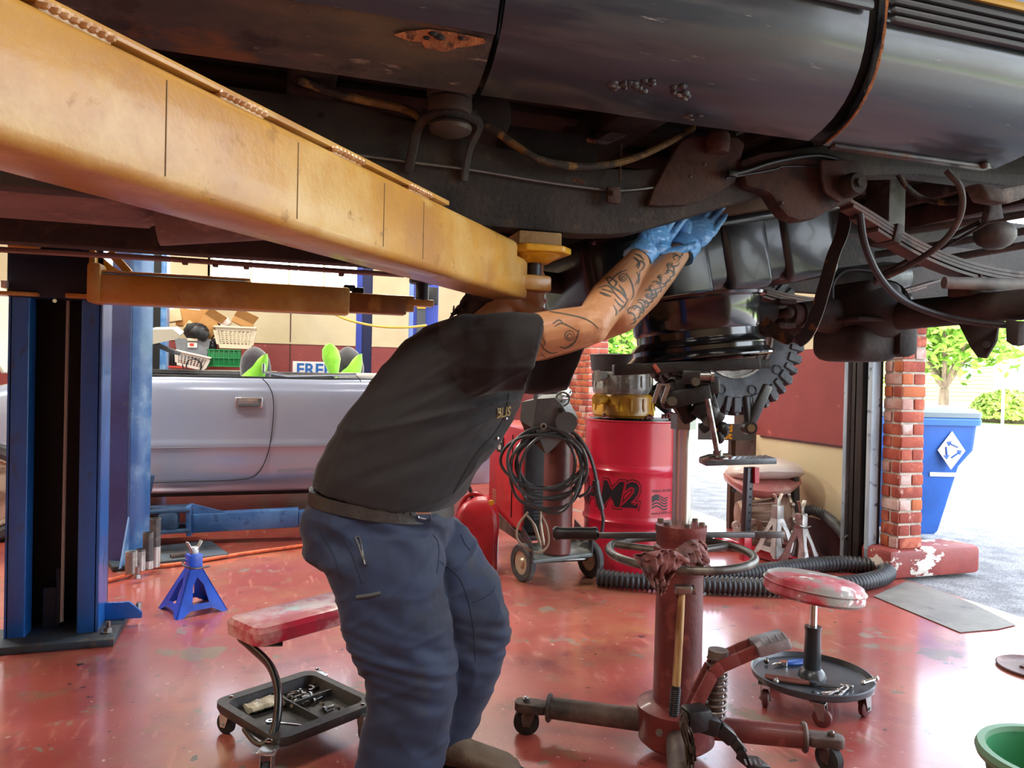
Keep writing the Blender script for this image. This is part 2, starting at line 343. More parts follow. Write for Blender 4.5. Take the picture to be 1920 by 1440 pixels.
PROF = [(1.705, 1.772), (1.69, 1.776), (1.655, 1.786), (1.615, 1.803), (1.575, 1.83), (1.545, 1.862), (1.522, 1.9), (1.507, 1.945), (1.497, 2.0), (1.49, 2.08), (1.487, 2.2), (1.49, 2.45)]
def panel(prof, x0, x1, nx=14, xf=None, wob=0):
    m = MB(); rings = []
    for k in range(nx+1):
        x = lerp(x0, x1, k/nx); ring = []
        for (y, z) in prof:
            xx = xf(x, y, z, k/nx) if xf else x
            dz = wob*(mnoise.noise(V((x*3, z*6, 1)))) if wob else 0
            ring.append((xx, y+dz, z))
        for (y, z) in prof[::-1]:
            xx = xf(x, y, z, k/nx) if xf else x
            ring.append((xx, y+.025 if z > 1.8 else y+.004, z+.012))
        rings.append(ring)
    return m.loft(rings)
xa = .448; xb1 = xa+.014; xb2 = 1.378; xc1 = 1.425
low = [p for p in PROF if p[1] < 1.85]+[(1.553, 1.845)]
top = [(1.545, 1.842), (1.535, 1.86)]+[(y-.004, z) for y, z in PROF if z > 1.87]
panel(low, -2.6, xa, 30, wob=.006).build('rocker_panel', tlow, truck)
panel(top, -2.6, xa, 20, wob=.003).build('door', tpaint, truck)
panel(PROF, xb1, xb2, 26, wob=.004).build('cab_panel', tpaint, truck)
def arch(x, y, z, t):
    e = 2.04+max(0, (z-1.768))*1.25
    if z > 2.02: e = 2.04+.32+(z-2.02)*.5
    return lerp(xc1, e, t)
bedp = [(y, z-.006) for y, z in PROF]
bed = panel(bedp, xc1, 2.04, 26, xf=arch, wob=.003).build('bed_side', tpaint, truck)
m = MB(); m.box((1.73, 1.70, 1.765), (.56, .03, .012), bev=.004); m.ball((1.98, 1.685, 1.768), (.016, .014, .012)); m.build('lower_lip', tlow, bed)
panel([(1.487, 2.02), (1.484, 2.1), (1.484, 2.5)], 2.3, 3.6, 6).build('rear_bed_side', tpaint, truck)
panel([(y+.03, z+.02) for y, z in PROF], xb2-.02, xc1+.03, 3).build('cab_gap_filler', dark, truck)
panel([(y+.03, z+.03) for y, z in PROF], xa-.03, xb1+.03, 3).build('door_gap_filler', dark, truck)
m = MB()
ed = bez([(xc1, y-.002, z-.006) for y, z in PROF[1:10]], 5); m.tube(ed, [.0035+.0025*mnoise.noise(V((k*.6, 0, 3))) for k in range(len(ed))], 7)
m.build('rusty_edge', orust, bed)
# ribbed moulding with a gold stripe
def zside(px, py): return Yp(px, py, 1.48).z
zm0 = zside(1645, 40); zm1 = zside(1665, -25)
mo = MB(); 
for k in range(4):
    z = lerp(zm0, zm1, (k+.5)/4); mo.box((2.5, 1.478, z), (2.14, .02, (zm1-zm0)/4-.006), bev=.007)
mold = mo.build('side_moulding', mat('moulding_grey', '3a3f43', .5, 0, [('4a4f52', 9, .45, .6, 5, (.2, 1, 1))]), bed)
m = MB(); z = zm1+.022; m.box((2.5, 1.476, z), (2.14, .012, .022), bev=.004); m.build('gold_stripe', mat('gold_stripe', 'b08a35', .4, .2), bed)
m = MB(); z = zside(1560, 12)
for k in range(2): m.box((1.15, 1.478, z+.02+k*.028), (.44, .018, .022), bev=.006)
m.build('side_moulding', MATS['moulding_grey'], truck)
# rust patch and blisters
def onside(px, py):
    r = ray(px, py); best = None
    for i in range(len(PROF)-1):
        (ya, za), (yb, zb) = PROF[i], PROF[i+1]
        for k in range(12):
            y = lerp(ya, yb, k/12); z = lerp(za, zb, k/12); q = CP+r*((y-CP.y)/r.y); e = abs(q.z-z)
            if best is None or e < best[0]: best = (e, q)
    return best[1]
rnd = random.Random(4); m = MB(); poly = []
for (x, y) in [(736, 64), (760, 58), (800, 54), (850, 60), (905, 72), (908, 80), (880, 86), (856, 88), (835, 96), (815, 93), (796, 90), (790, 78), (765, 76)]: poly.append(onside(x, y)+V((0, -.006, -.003)))
m.plate(poly, (0, -1, -.6), .004); m.build('rust_patch', orust, truck)
rp_ = [o for o in truck.children if o.name.startswith('rust_patch')][0]; cbp = [o for o in truck.children if o.name.startswith('cab_panel')][0]
for (x, y, s) in [(810, 62, .008), (822, 68, .01), (798, 70, .006), (862, 71, .005)]: m = MB(); m.ball(onside(x, y)+V((0, -.010, -.005)), (s*1.3, .004, s*.8), 8); m.build('rust_hole', dark, rp_)

for k in range(26):
    t = rnd.random(); x = lerp(1145, 1300, t); y = lerp(160, 170, t)+rnd.uniform(-10, 14)-(8 if .3 < t < .6 else 0); m = MB(); m.ball(onside(x, y)+V((0, .002, 0)), (rnd.uniform(.006, .014), .007, rnd.uniform(.005, .01)), 10); m.build('paint_blister', tlow, cbp)
for k in range(5): m = MB(); m.ball(onside(rnd.uniform(1285, 1325), rnd.uniform(216, 224)), (.01, .007, .005), 8); m.build('paint_blister', tlow, cbp)
# floor pans, bed floor
m = MB(); m.box((-.65, 2.5, 1.96), (4.2, 1.75, .03))
for k in range(7): m.box((-.65, 1.72+k*.25, 1.94), (4.2, .07, .04), bev=.015)
m.box((.1, 2.5, 1.9), (.12, 1.7, .1), bev=.02); m.box((1.0, 2.4, 1.9), (.16, 1.4, .1), bev=.02); m.build('floor_pan', under, truck)
m = MB()
for k in range(26): m.box((2.5, 1.6+k*.066, 2.0+(.012 if k % 2 else 0)), (2.2, .066, .02))
for x in (1.55, 2.05, 2.7): m.box((x, 2.45, 1.95), (.09, 1.6, .08), bev=.01)
m.build('bed_floor', grime, truck)
m = MB(); m.plate([Yp(x, y, 2.05) for x, y in [(1120, 262), (1215, 205), (1262, 214), (1145, 266)]], (0, 1, 0), .03); m.build('brace', grime, truck)
m = MB(); m.box((.78, 2.12, 1.8), (.3, .1, .09), bev=.02); m.box((.55, 2.1, 1.86), (.2, .15, .12), bev=.04); m.build('body_crossmember', under, truck)
m = MB(); m.box((1.6, 3.38, 1.85), (6.0, .06, .5), bev=.03); m.build('far_side_panel', under, truck)
# frame rails: outline in the X-Z plane
def rail(y0, y1, name):
    bot = [(-2.6, 1.526), (.85, 1.526), (.93, 1.532), (1.0, 1.542), (1.19, 1.606), (1.33, 1.655), (1.47, 1.70), (1.8, 1.79), (2.05, 1.82), (3.5, 1.82)]
    tp = [(3.5, 1.93), (2.1, 1.94), (1.8, 1.91), (1.47, 1.83), (1.2, 1.765), (1.0, 1.728), (.86, 1.72), (.6, 1.745), (.2, 1.815), (-2.6, 1.83)]
    m = MB(); m.prism(bot+tp, (0, 0, 0), (1, 0, 0), (0, 0, 1), (0, 1, 0), y0, y1, bev=.012)
    return m.build(name, rail_m, truck)
rl = rail(1.98, 2.06, 'frame_rail'); rail(2.88, 2.96, 'frame_rail')
for (px, py, r) in [(600, 217, .008), (556, 272, .01), (602, 283, .009), (475, 200, .012), (605, 214, .005)]: p = Yp(px, py, 1.98); m = MB(); m.cyl(p+V((0, -.002, 0)), p+V((0, .004, 0)), r, n=14); m.build('rail_hole', dark, rl)
for (x, y, h) in [(-1.1, 2.47, .12), (.35, 2.47, .1), (1.62, 2.47, .1), (2.75, 2.47, .1)]:
    m = MB(); m.box((x, y, 1.68 if x < 1 else 1.86), (.12, .86, h), bev=.02); m.build('crossmember', rustm, truck)
# body mount with its U bracket
m = MB(); c = Yp(843, 190, 1.9); k = .0013
def at(px, py, y=1.9): return Yp(px, py, y)
pc = at(845, 178); rr = .058
m.lathe([(.0, -.045), (rr*.92, -.045), (rr, -.035), (rr, -.012), (rr*.9, -.006), (rr, .0), (rr, .03), (rr*.9, .04), (0, .04)], at(843, 182), n=28); bmnt = m.build('body_mount', mat('mount_rubber', '36302b', .8, 0, [('4a4138', 8, .45, .6, 6)], bump=(50, .3)), truck)
m = MB(); m.lathe([(0, -.02), (.03, -.022), (.052, -.012), (.055, -.002), (.05, .006), (0, .006)], at(845, 238), n=28); m.cyl(at(845, 232), at(845, 247), .012, n=6); m.build('mount_washer', grime, bmnt)
m = MB(); cpt = at(845, 212)
path = [at(765, 322, 1.97), at(772, 290, 1.95), at(782, 245, 1.93), at(800, 222, 1.9), at(845, 212, 1.87), at(888, 222, 1.9), at(898, 240, 1.93), at(880, 282, 1.95), at(870, 338, 1.97)]
m.tube(bez(path, 6), .013, 8, flat=((0, 1, 0), .5)); m.box(cpt+V((0, .06, .01)), (.14, .13, .012), bev=.004); m.build('mount_bracket', rail_m, truck)
m = MB(); m.cyl(at(876, 150), at(882, 120), .012, n=10); m.build('mount_stud', grime, truck)
# wire loom, brake lines
m = MB(); m.tube(bez([at(x, y, yy) for x, y, yy in [(560, 150, 1.95), (640, 178, 1.95), (760, 205, 1.95), (800, 225, 1.97), (905, 236, 1.95), (960, 268, 1.94), (1010, 298, 1.93), (1080, 312, 1.93), (1150, 307, 1.93), (1210, 288, 1.94), (1262, 262, 1.96), (1300, 240, 2.0)]], 8), .0105, 10); m.build('wire_loom', goldw, truck)
m = MB(); m.tube(bez([at(x, y, 1.965) for x, y in [(430, 240), (530, 266), (640, 286), (770, 304), (880, 318), (1000, 338), (1100, 352), (1165, 357), (1250, 348), (1340, 330), (1365, 328)]], 8), .0038, 8); m.build('brake_line', shield, truck)
m = MB(); m.tube(bez([at(x, y, 1.93) for x, y in [(1365, 328), (1400, 320), (1450, 304), (1520, 292), (1560, 296), (1592, 308)]], 8), .008, 10); m.tube(bez([at(x, y, 1.94) for x, y in [(1360, 334), (1450, 318), (1470, 312), (1540, 312)]], 8), .004, 8); m.box(at(1372, 326, 1.925), (.03, .02, .018), bev=.004); m.build('brake_hose', black, truck)
m = MB(); m.box(at(1150, 366, 1.95), (.045, .02, .05), bev=.01); m.tube([at(1165, 270, 1.95), at(1162, 340, 1.94)], .003, 6); m.ball(at(1148, 362, 1.935), .007, 8); m.build('line_clip', rustm, truck)
for (a, b) in [((1075, 336), (1096, 343)), ((1100, 262), (1118, 266))]:
    m = MB(); p, q = at(*a), at(*b); m.tube([lerp(p, q, k/24)+V((0, .005*math.cos(k*1.6), .005*math.sin(k*1.6))) for k in range(25)], .0016, 5); m.build('wire_coil', mat('copper_wire', '7d5642', .5, .6), truck)
# spring hanger
def poly_xz(pts, y): return [at(x, yy, y) for x, yy in pts]
m = MB(); m.plate(poly_xz([(1216, 384), (1228, 352), (1246, 318), (1262, 288), (1278, 264), (1296, 256), (1340, 252), (1385, 258), (1398, 270), (1392, 290), (1380, 340), (1330, 372), (1290, 384), (1240, 386)], 1.955), (0, 1, 0), .03, bev=.006)
m.lathe([(0, -.03), (.03, -.03), (.036, -.02), (.036, .02), (.03, .03), (0, .03)], at(1345, 268, 1.94), n=20); m.build('hanger_plate', rustm, truck)
m = MB(); m.plate(poly_xz([(1388, 300), (1430, 285), (1480, 280), (1520, 296), (1560, 300), (1608, 300), (1619, 318), (1620, 340), (1612, 360), (1598, 378), (1560, 392), (1530, 410), (1500, 414), (1478, 406), (1462, 388), (1446, 362), (1400, 348)], 1.94), (0, 1, 0), .06, bev=.012)
m.plate(poly_xz([(1540, 300), (1606, 300), (1620, 318), (1622, 344), (1608, 368), (1575, 380), (1548, 360), (1540, 330)], 1.90), (0, 1, 0), .012, bev=.004)
hang = m.build('spring_hanger', rustm, truck)
m = MB(); p = at(1588, 350, 1.9); m.lathe([(0, -.05), (.03, -.05), (.036, -.03), (.036, .09), (0, .09)], p, ax=(0, 1, 0), n=20); m.cyl(p+V((0, -.06, 0)), p+V((0, -.03, 0)), .014, n=6); m.build('hanger_bolt', rail_m, hang)
for (x, y) in [(1321, 308), (1294, 331), (1566, 314), (1594, 306), (1466, 380)]: m = MB(); m.ball(at(x, y, 1.935), .006, 8); m.build('rivet', grime, hang)
m = MB(); m.ball(at(1319, 360, 1.97), .006, 8); m.build('teal_plug', mat('teal_plug', '6fd6d6', .4), rl)
# leaf springs (near, far)
leafm = mat('leaf_spring_steel', '5a5552', .6, .2, [('6d5750', 6, .45, .6, 6), ('3c3937', 12, .56, .68, 6)], bump=(60, .2))
def leaf(yc, w=.062):
    root = None; P0 = [(1.70, 1.712), (1.80, 1.675), (2.03, 1.585), (2.28, 1.53), (2.55, 1.52), (2.9, 1.57), (3.2, 1.65)]
    spans = [(0, 1, 0), (.1, .95, -.012), (.16, .86, -.024), (.22, .76, -.04)]
    cv = bez([(x, yc, z) for x, z in P0], 12); n = len(cv)
    m = MB()
    for (a, b, dz) in spans:
        pts = cv[int(a*(n-1)):int(b*(n-1))+1]; rings = []
        for p in pts:
            q = p+V((0, 0, dz)); rings.append([q+V((0, sx*w/2, sz*.005)) for sx, sz in ((-1, -1), (1, -1), (1, 1), (-1, 1))])
        m.loft(rings)
    s = m.build('leaf_spring', leafm, truck)
    m = MB(); p = cv[int(.27*(n-1))]; m.box(p+V((0, 0, -.015)), (.03, w+.016, .062), bev=.004, M=Matrix.Rotation(R(16), 3, 'Y')); m.build('spring_clamp', grime, s)
    m = MB(); m.cyl((1.70, yc-w/2, 1.715), (1.70, yc+w/2, 1.715), .03, n=20); m.build('spring_eye', leafm, s)
    m = MB(); m.cyl((2.28, yc-.03, 1.5), (2.28, yc-.03, 1.32), .007, n=8); m.cyl((2.28, yc+.03, 1.5), (2.28, yc+.03, 1.32), .007, n=8); m.box((2.28, yc, 1.45), (.12, .09, .05), bev=.008); m.build('spring_saddle', rustm, s)
leaf(1.975); leaf(2.97)
# rear axle
AX, AZ = 2.28, 1.385
axm = mat('axle_grime', '2a2524', .7, .1, [('3d332e', 5, .42, .6, 7), ('1a1716', 4, .52, .64, 5)], bump=(50, .3))
m = MB(); m.cyl((AX, 1.66, AZ), (AX, 2.3, AZ), .048, .056, n=24); m.cyl((AX, 2.6, AZ), (AX, 3.15, AZ), .056, .048, n=24)
m.cyl((AX, 1.58, AZ), (AX, 1.66, AZ), .09, n=24); axle = m.build('axle', axm, truck)
m = MB(); m.ball((AX-.02, 2.45, AZ+.01), (.16, .2, .13), 28); m.cyl((AX-.14, 2.45, AZ), (AX-.32, 2.45, AZ), .075, .048, n=20)
m.lathe([(0, -.01), (.15, -.01), (.158, 0), (.15, .012), (.13, .05), (.07, .075), (0, .08)], (AX+.08, 2.45, AZ), ax=(1, 0, 0), n=28)
for k in range(10): a = k*.628; m.cyl((AX+.07, 2.45+.145*math.cos(a), AZ+.145*math.sin(a)), (AX+.1, 2.45+.145*math.cos(a), AZ+.145*math.sin(a)), .009, n=6)
m.box((AX-.03, 2.45, AZ-.02), (.34, .36, .016), bev=.006); m.box((AX-.05, 2.45, AZ-.10), (.24, .27, .15), bev=.055, seg=4); m.box((AX+.06, 2.45, AZ-.09), (.1, .33, .13), bev=.03); m.box((AX-.02, 2.45, AZ+.06), (.2, .26, .16), bev=.05, seg=3); m.build('differential', axm, axle)
m = MB(); yk = V((AX-.36, 2.45, AZ)); m.cyl(yk+V((.05, 0, 0)), yk, .04, n=16); m.box(yk+V((-.03, 0, .045)), (.08, .05, .02), bev=.006); m.box(yk+V((-.03, 0, -.045)), (.08, .05, .02), bev=.006); m.cyl(yk+V((-.05, -.05, 0)), yk+V((-.05, .05, 0)), .018, n=12); m.ball(yk+V((-.05, -.05, 0)), .022, 12); m.build('pinion_yoke', rustm, axle)
m = MB(); m.cyl(yk+V((-.08, 0, 0)), (.3, 2.5, 1.5), .036, n=18); m.build('drive_shaft', under, truck)
sb = Xp(1850, 640, AX-.02)
m = MB(); m.plate([Xp(x, y, AX-.03) for x, y in [(1795, 605), (1870, 612), (1866, 640), (1848, 668), (1832, 670), (1818, 650)]], (1, 0, 0), .012, bev=.003); m.plate([Xp(x, y, AX+.03) for x, y in [(1810, 610), (1870, 614), (1866, 642), (1848, 672), (1832, 670)]], (1, 0, 0), .01, bev=.003)
m.cyl(Xp(1850, 646, AX-.05), Xp(1850, 646, AX+.06), .012, n=12); m.build('shock_bracket', axm, axle)
m = MB(); m.plate([Xp(x, y, AX-.06) for x, y in [(1885, 600), (1910, 602), (1908, 645), (1898, 648), (1886, 640)]], (1, 0, 0), .04, bev=.003); m.build('spring_plate', axm, axle)
# far wheel
def tire(m, c, R0, W, ax, blocks=True, rin=.2):
    prof = [(rin, -W*.42), (rin+.02, -W*.46), (R0*.8, -W*.52), (R0*.93, -W*.5), (R0*.98, -W*.38), (R0*.985, 0), (R0*.98, W*.38), (R0*.93, W*.5), (R0*.8, W*.52), (rin+.02, W*.46), (rin, W*.42), (rin, -W*.42)]
    m.lathe(prof, c, ax, 56)
    if blocks:
        u, v, w = axes(ax); c = V(c); n = 40
        for i in range(n):
            a = 2*math.pi*i/n
            for (off, da, wd, ln) in ((-.4, 0, .2, .030), (.4, .5, .2, .030), (-.14, .5, .16, .036), (.14, 0, .16, .036)):
                b = a+da*2*math.pi/n; rd = u*math.cos(b)+v*math.sin(b); tg = -u*math.sin(b)+v*math.cos(b)
                m.box(c+rd*(R0*.985)+w*(off*W), (.042, ln, W*wd), bev=.004, M=Matrix((rd, tg, w)).transposed() @ Matrix.Rotation(.35*(1 if off > 0 else -1), 3, 'X'), seg=1)
            for s in (-1, 1):
                rd = u*math.cos(a)+v*math.sin(a); tg = -u*math.sin(a)+v*math.cos(a)
                m.box(c+rd*(R0*.90)+w*(s*W*.495), (.075, .030 if i % 2 else .044, .03), bev=.005, M=Matrix((rd, tg, w)).transposed(), seg=1)
            if i % 4 == 0: m.torus(c+rd*(R0*.74)+w*(-W*.515), w, .022, .003, 14, 5)
tyrem = mat('tyre_rubber', '33363a', .6, 0, [('454a50', 8, .45, .6, 6), ('22242a', 14, .52, .62, 5)], bump=(80, .15))
WC = V((2.13, 3.22, 1.345))
m = MB(); tire(m, WC, .372, .25, (0, 1, 0)); wt = m.build('far_rear_tire', tyrem, truck)
m = MB(); m.lathe([(.2, -.11), (.21, -.115), (.21, -.1), (.185, -.085), (.175, .0), (.06, .06), (.05, .09), (0, .09), (0, .07), (.05, .05), (.165, -.0), (.175, -.085), (.2, -.1), (.2, -.11)], WC, (0, 1, 0), 40); m.build('wheel_rim', alu, wt)
m = MB(); m.lathe([(0, -.14), (.1, -.14), (.155, -.11), (.16, -.05), (0, -.05)], WC, (0, 1, 0), 32); m.build('brake_drum', rustm, axle)
# fuel tank (its front end lowered onto the stand) with straps
tankm = mat('tank_plastic', '1e1f22', .36, 0, [('26272b', 5, .42, .6, 5), ('3a3937', 18, .62, .72, 6)], bump=(30, .06), coat=.25)
c0 = V((1.46, 2.45, 1.555)); Rt = Matrix.Rotation(R(-12), 3, 'Y'); m = MB()
m.box(c0+Rt @ V((0, .0, 0)), (1.0, .44, .25), bev=.05, M=Rt, seg=4)
for k, (tx_, tw_) in enumerate(((-.38, .2), (-.14, .2), (.1, .2), (.36, .24))): m.box(c0+Rt @ V((tx_, -.006, -.012)), (tw_, .452, .262), bev=.035, M=Rt, seg=4)
m.box(c0+Rt @ V((.02, .0, .1)), (.98, .5, .03), bev=.012, M=Rt); tk = m.build('fuel_tank', tankm, truck)
m = MB(); m.box(c0+Rt @ V((.16, -.05, .16)), (.5, .42, .09), bev=.02, M=Rt); m.build('tank_shield', mat('shield_tan', '5a4630', .7, 0, [('43362a', 5, .42, .6, 6), ('6d563a', 9, .52, .64, 6)], bump=(40, .2)), tk)
strapm = mat('strap_steel', '40383a', .5, .3, [('5a4638', 9, .5, .6, 7), ('96603e', 11, .6, .64, 7, (1, 1, .6))], bump=(40, .2))
sp = bez([D(x, y, d) for x, y, d in [(1586, 398, 2.52), (1578, 440, 2.5), (1562, 480, 2.48), (1548, 530, 2.46), (1530, 590, 2.44), (1512, 628, 2.43), (1490, 640, 2.45), (1462, 628, 2.5), (1430, 604, 2.55)]], 6)
m = MB(); rings = []
for i, p in enumerate(sp):
    t = (sp[min(i+1, len(sp)-1)]-sp[max(i-1, 0)]).normalized(); s = V((.55, -.8, 0)); s = (s-t*s.dot(t)).normalized(); n = t.cross(s); wv = .021
    s = (V((.80, .6, 0))-t*V((.80, .6, 0)).dot(t)).normalized() if False else s
    rings.append([p+s*wv+n*.002, p-s*wv+n*.002, p-s*wv-n*.002, p+s*wv-n*.002])
m.loft(rings); m.build('tank_strap', strapm, truck)
# hoses and pipes at the rear
m = MB()
m.tube(bez([D(x, y, d) for x, y, d in [(1612, 400, 2.3), (1622, 460, 2.32), (1650, 520, 2.38), (1692, 562, 2.44), (1760, 590, 2.46), (1840, 606, 2.44), (1940, 612, 2.4)]], 8), .011, 10); m.build('vent_hose', black, truck)
m = MB(); m.tube(bez([D(x, y, d) for x, y, d in [(1775, 320, 2.3), (1800, 350, 2.3), (1804, 390, 2.32), (1788, 430, 2.36), (1755, 465, 2.4), (1700, 500, 2.5), (1640, 530, 2.6)]], 8), .010, 10); m.build('rubber_hose', grime, truck)
m = MB(); m.tube(bez([D(x, y, d) for x, y, d in [(1682, 324, 2.5), (1700, 350, 2.5), (1730, 372, 2.5), (1770, 380, 2.45), (1802, 378, 2.4)]], 8), .009, 10); m.build('pipe', goldw, truck)
m = MB(); m.tube(bez([D(x, y, d) for x, y, d in [(1560, 560, 2.9), (1562, 530, 2.9), (1585, 508, 2.9), (1630, 508, 2.9), (1668, 520, 2.9)]], 8), .008, 10); m.build('axle_vent_hose', black, truck)
m = MB(); m.tube([D(1560, 530, 3.3), D(1660, 522, 3.2), D(1700, 515, 3.2)], [.06, .07, .05], 18); m.build('exhaust_pipe', shield, truck)
m = MB(); m.box(D(1660, 385, 2.75), (.12, .1, .3), bev=.02, rz=.3); m.box(D(1650, 300, 2.6), (.5, .06, .05), bev=.01); m.build('heat_shield', grime, truck)
m = MB()
for (y0, y1) in ((435, 420), (470, 452), (500, 478)): m.tube([D(1640, y0+8, 2.95), D(1930, y1-20, 2.75)], .014, 8)
m.build('body_rib', rustm, truck)
m = MB(); m.plate([D(x, y, 2.2) for x, y in [(1838, 342), (1880, 352), (1925, 344), (1925, 372), (1890, 382), (1856, 376)]], (-.3, .95, 0), .05, bev=.008); m.build('bump_stop_bracket', grime, truck)
m = MB(); m.plate([D(x, y, 2.35) for x, y in [(1858, 382), (1878, 380), (1884, 414), (1850, 416)]], (-.3, .95, 0), .02, bev=.003); m.tube([D(1760, 470, 2.6), D(1850, 418, 2.35), D(1925, 405, 2.3)], .005, 6); m.ball(D(1865, 440, 2.5), (.07, .06, .05), 14); m.build('valve_bracket', grime, truck)
m = MB(); m.tube(bez([D(x, y, d) for x, y, d in [(1640, 522, 2.9), (1720, 478, 2.7), (1790, 440, 2.6), (1840, 415, 2.5)]], 6), .008, 8); m.build('shock_absorber', axm, truck)
m = MB(); m.tube([D(1770, 530, 2.5), D(1900, 534, 2.5), D(1960, 530, 2.5)], [.02, .022, .022], 14); m.build('pale_tube', mat('pale_grey', '9a9a96', .5, 0, [('7c7c78', 8, .45, .6, 5)]), truck)
# transmission, pan and pipes at the front of the photo's left side
m = MB(); m.box((-.75, 2.42, 1.66), (.9, .5, .2), bev=.07, seg=4); m.box((-.7, 2.42, 1.575), (.7, .42, .03), bev=.01); m.lathe([(0, 0), (.2, 0), (.16, .3), (.08, .5), (0, .5)], (-.3, 2.42, 1.68), (1, 0, 0), 24); m.build('gearbox', mat('gearbox_brown', '7a625a', .7, .0, [('665048', 5, .42, .6, 6), ('8a7066', 10, .54, .66, 6)], bump=(40, .2)), truck)
m = MB(); m.tube(bez([D(x, y, d) for x, y, d in [(-60, 400, 2.6), (60, 415, 2.6), (110, 432, 2.65), (145, 452, 2.7)]], 6), .03, 14); m.build('exhaust_pipe', MATS['gearbox_brown'], truck)
for px in (398, 438): m = MB(); m.cyl(D(px+4, 452, 2.9), D(px-4, 478, 2.88), .022, n=14); m.build('mount_stub', MATS['gearbox_brown'], truck)
m = MB(); y = 2.98; pts = [Yp(x, yy, 3.0) for x, yy in [(-400, 455), (0, 468), (320, 486), (560, 503), (760, 516)]]
for a, b in zip(pts[:-1], pts[1:]): m.bar(a, b, .05, .014, bev=.003)
for px in (347, 404, 462, 640): p = Yp(px, 480+(px-320)*.075+8, 3.0); m.box(p, (.02, .03, .025), bev=.004)
m.build('far_flange', MATS['gearbox_brown'], truck)
# ------------------------------------------------------------------ two-post lift with yellow arms
fo = Zp(28, 1196, .03); YC = fo.y
def PX(px, y=YC): return Yp(px, 900, y).x
xl0, xl1, xr0, xr1 = PX(11), PX(51), PX(147), PX(187)
lift = thing('lift_post', ((xl0+xr1)/2, YC+.2, 0), 'blue steel lift column with open front, its yellow arms holding the pickup', 'vehicle lift')
m = MB(); ZT = 3.2
for (a, b) in ((xl0, xl1), (xr0, xr1)): m.box(((a+b)/2, YC+.012, ZT/2+.02), (b-a, .024, ZT), bev=.008, seg=3)
m.box((xl0+.006, YC+.1, ZT/2+.02), (.012, .2, ZT)); m.box((xr1-.006, YC+.1, ZT/2+.02), (.012, .2, ZT))
m.box((xl1-.006, YC+.05, ZT/2+.02), (.012, .08, ZT)); m.box((xr0+.006, YC+.05, ZT/2+.02), (.012, .08, ZT))
m.build('column', blue, lift)
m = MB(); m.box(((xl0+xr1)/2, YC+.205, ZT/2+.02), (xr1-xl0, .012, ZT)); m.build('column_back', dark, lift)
m = MB(); m.box(((xl0+xr1)/2+.02, YC+.14, .015), (xr1-xl0+.12, .5, .03), bev=.004); m.box((xl0-.12, YC+.05, .012), (.2, .2, .024), bev=.004)
bp = m.build('base_plate', mat('base_grey_blue', '3b4a58', .6, .2, [('2c3238', 7, .45, .6, 6), ('5b5148', 11, .56, .66, 7)], bump=(50, .3)), lift)
m = MB(); b0 = Zp(203, 1185, .03); m.cyl(b0, b0+V((0, 0, .02)), .018, n=6); m.cyl(b0+V((0, 0, .02)), b0+V((0, 0, .045)), .009, n=12); m.cyl(b0+V((0, 0, 0)), b0+V((0, 0, .004)), .026, n=18); m.build('anchor_bolt', steel, bp)
m = MB(); g0, g1 = Zp(180, 1164, .03), Zp(266, 1159, .03); h = .075; m.plate([g0, g1, g1+V((0, 0, .025)), g1+V((-.05, 0, h)), g0+V((0, 0, h))], (0, 1, 0), .016, bev=.003)
m.build('base_gusset', blue, lift)
m = MB(); g = Zp(258, 1150, .02)+V((.0, .03, .01)); m.cyl(g, g+V((0, 0, .03)), .012, n=6); m.build('anchor_bolt', steel, lift)
m = MB(); ca, cb = D(128, 562, 3.14), D(116, 1165, 3.14); m.tube([ca, cb], .007, 8)
for k in range(150):
    p = lerp(ca, cb, k/150); m.tube([p+V((.006, -.003, 0)), p+V((-.006, -.004, -.012))], .0022, 4)
m.build('lift_cable', mat('cable_steel', 'a8a8a2', .5, .2), lift)
m = MB(); m.box((PX(100, YC+.1), YC+.16, .1), (.07, .12, .2), bev=.01); m.cyl((PX(117, YC+.12), YC+.1, .05), (PX(117, YC+.12), YC+.1, .28), .014, n=12); m.build('cable_anchor', mat('dark_blue_grey', '1d2a3a', .6), lift)
# carriage
c0, c1 = Yp(12, 555, YC-.03), Yp(170, 470, YC-.03)
m = MB(); m.box(((c0.x+c1.x)/2, YC+.02, (c0.z+c1.z)/2), (c1.x-c0.x, .1, c1.z-c0.z), bev=.006); carr = m.build('carriage', mat('carriage_navy', '0e2036', .5, 0, [('14283f', 5, .45, .6, 5)]), lift)
m = MB(); y = YC-.06
def pt(px, py): return Yp(px, py, y)
def slab(a, b, t=.1): p, q = pt(*a), pt(*b); m.box(((p.x+q.x)/2, y+t/2, (p.z+q.z)/2), (abs(p.x-q.x), t, abs(p.z-q.z)), bev=.003)
slab((122, 549), (172, 560)); slab((167, 468), (177, 563)); slab((125, 470), (170, 474), .14); m.build('arm_bracket', yellow, carr); m = MB(); slab((-60, 542), (70, 555)); m.build('arm_bracket', yellow, carr); m = MB(); slab((14, 456), (72, 467)); m.build('arm_bracket', yellow, carr)
m = MB(); slab((1, 525), (12, 540), .03); m.build('white_tag', white, carr)
m = MB(); p = pt(105, 565); m.cyl(p, p+V((0, -.02, 0)), .008, n=8); m.build('latch_pin', chrome, carr)
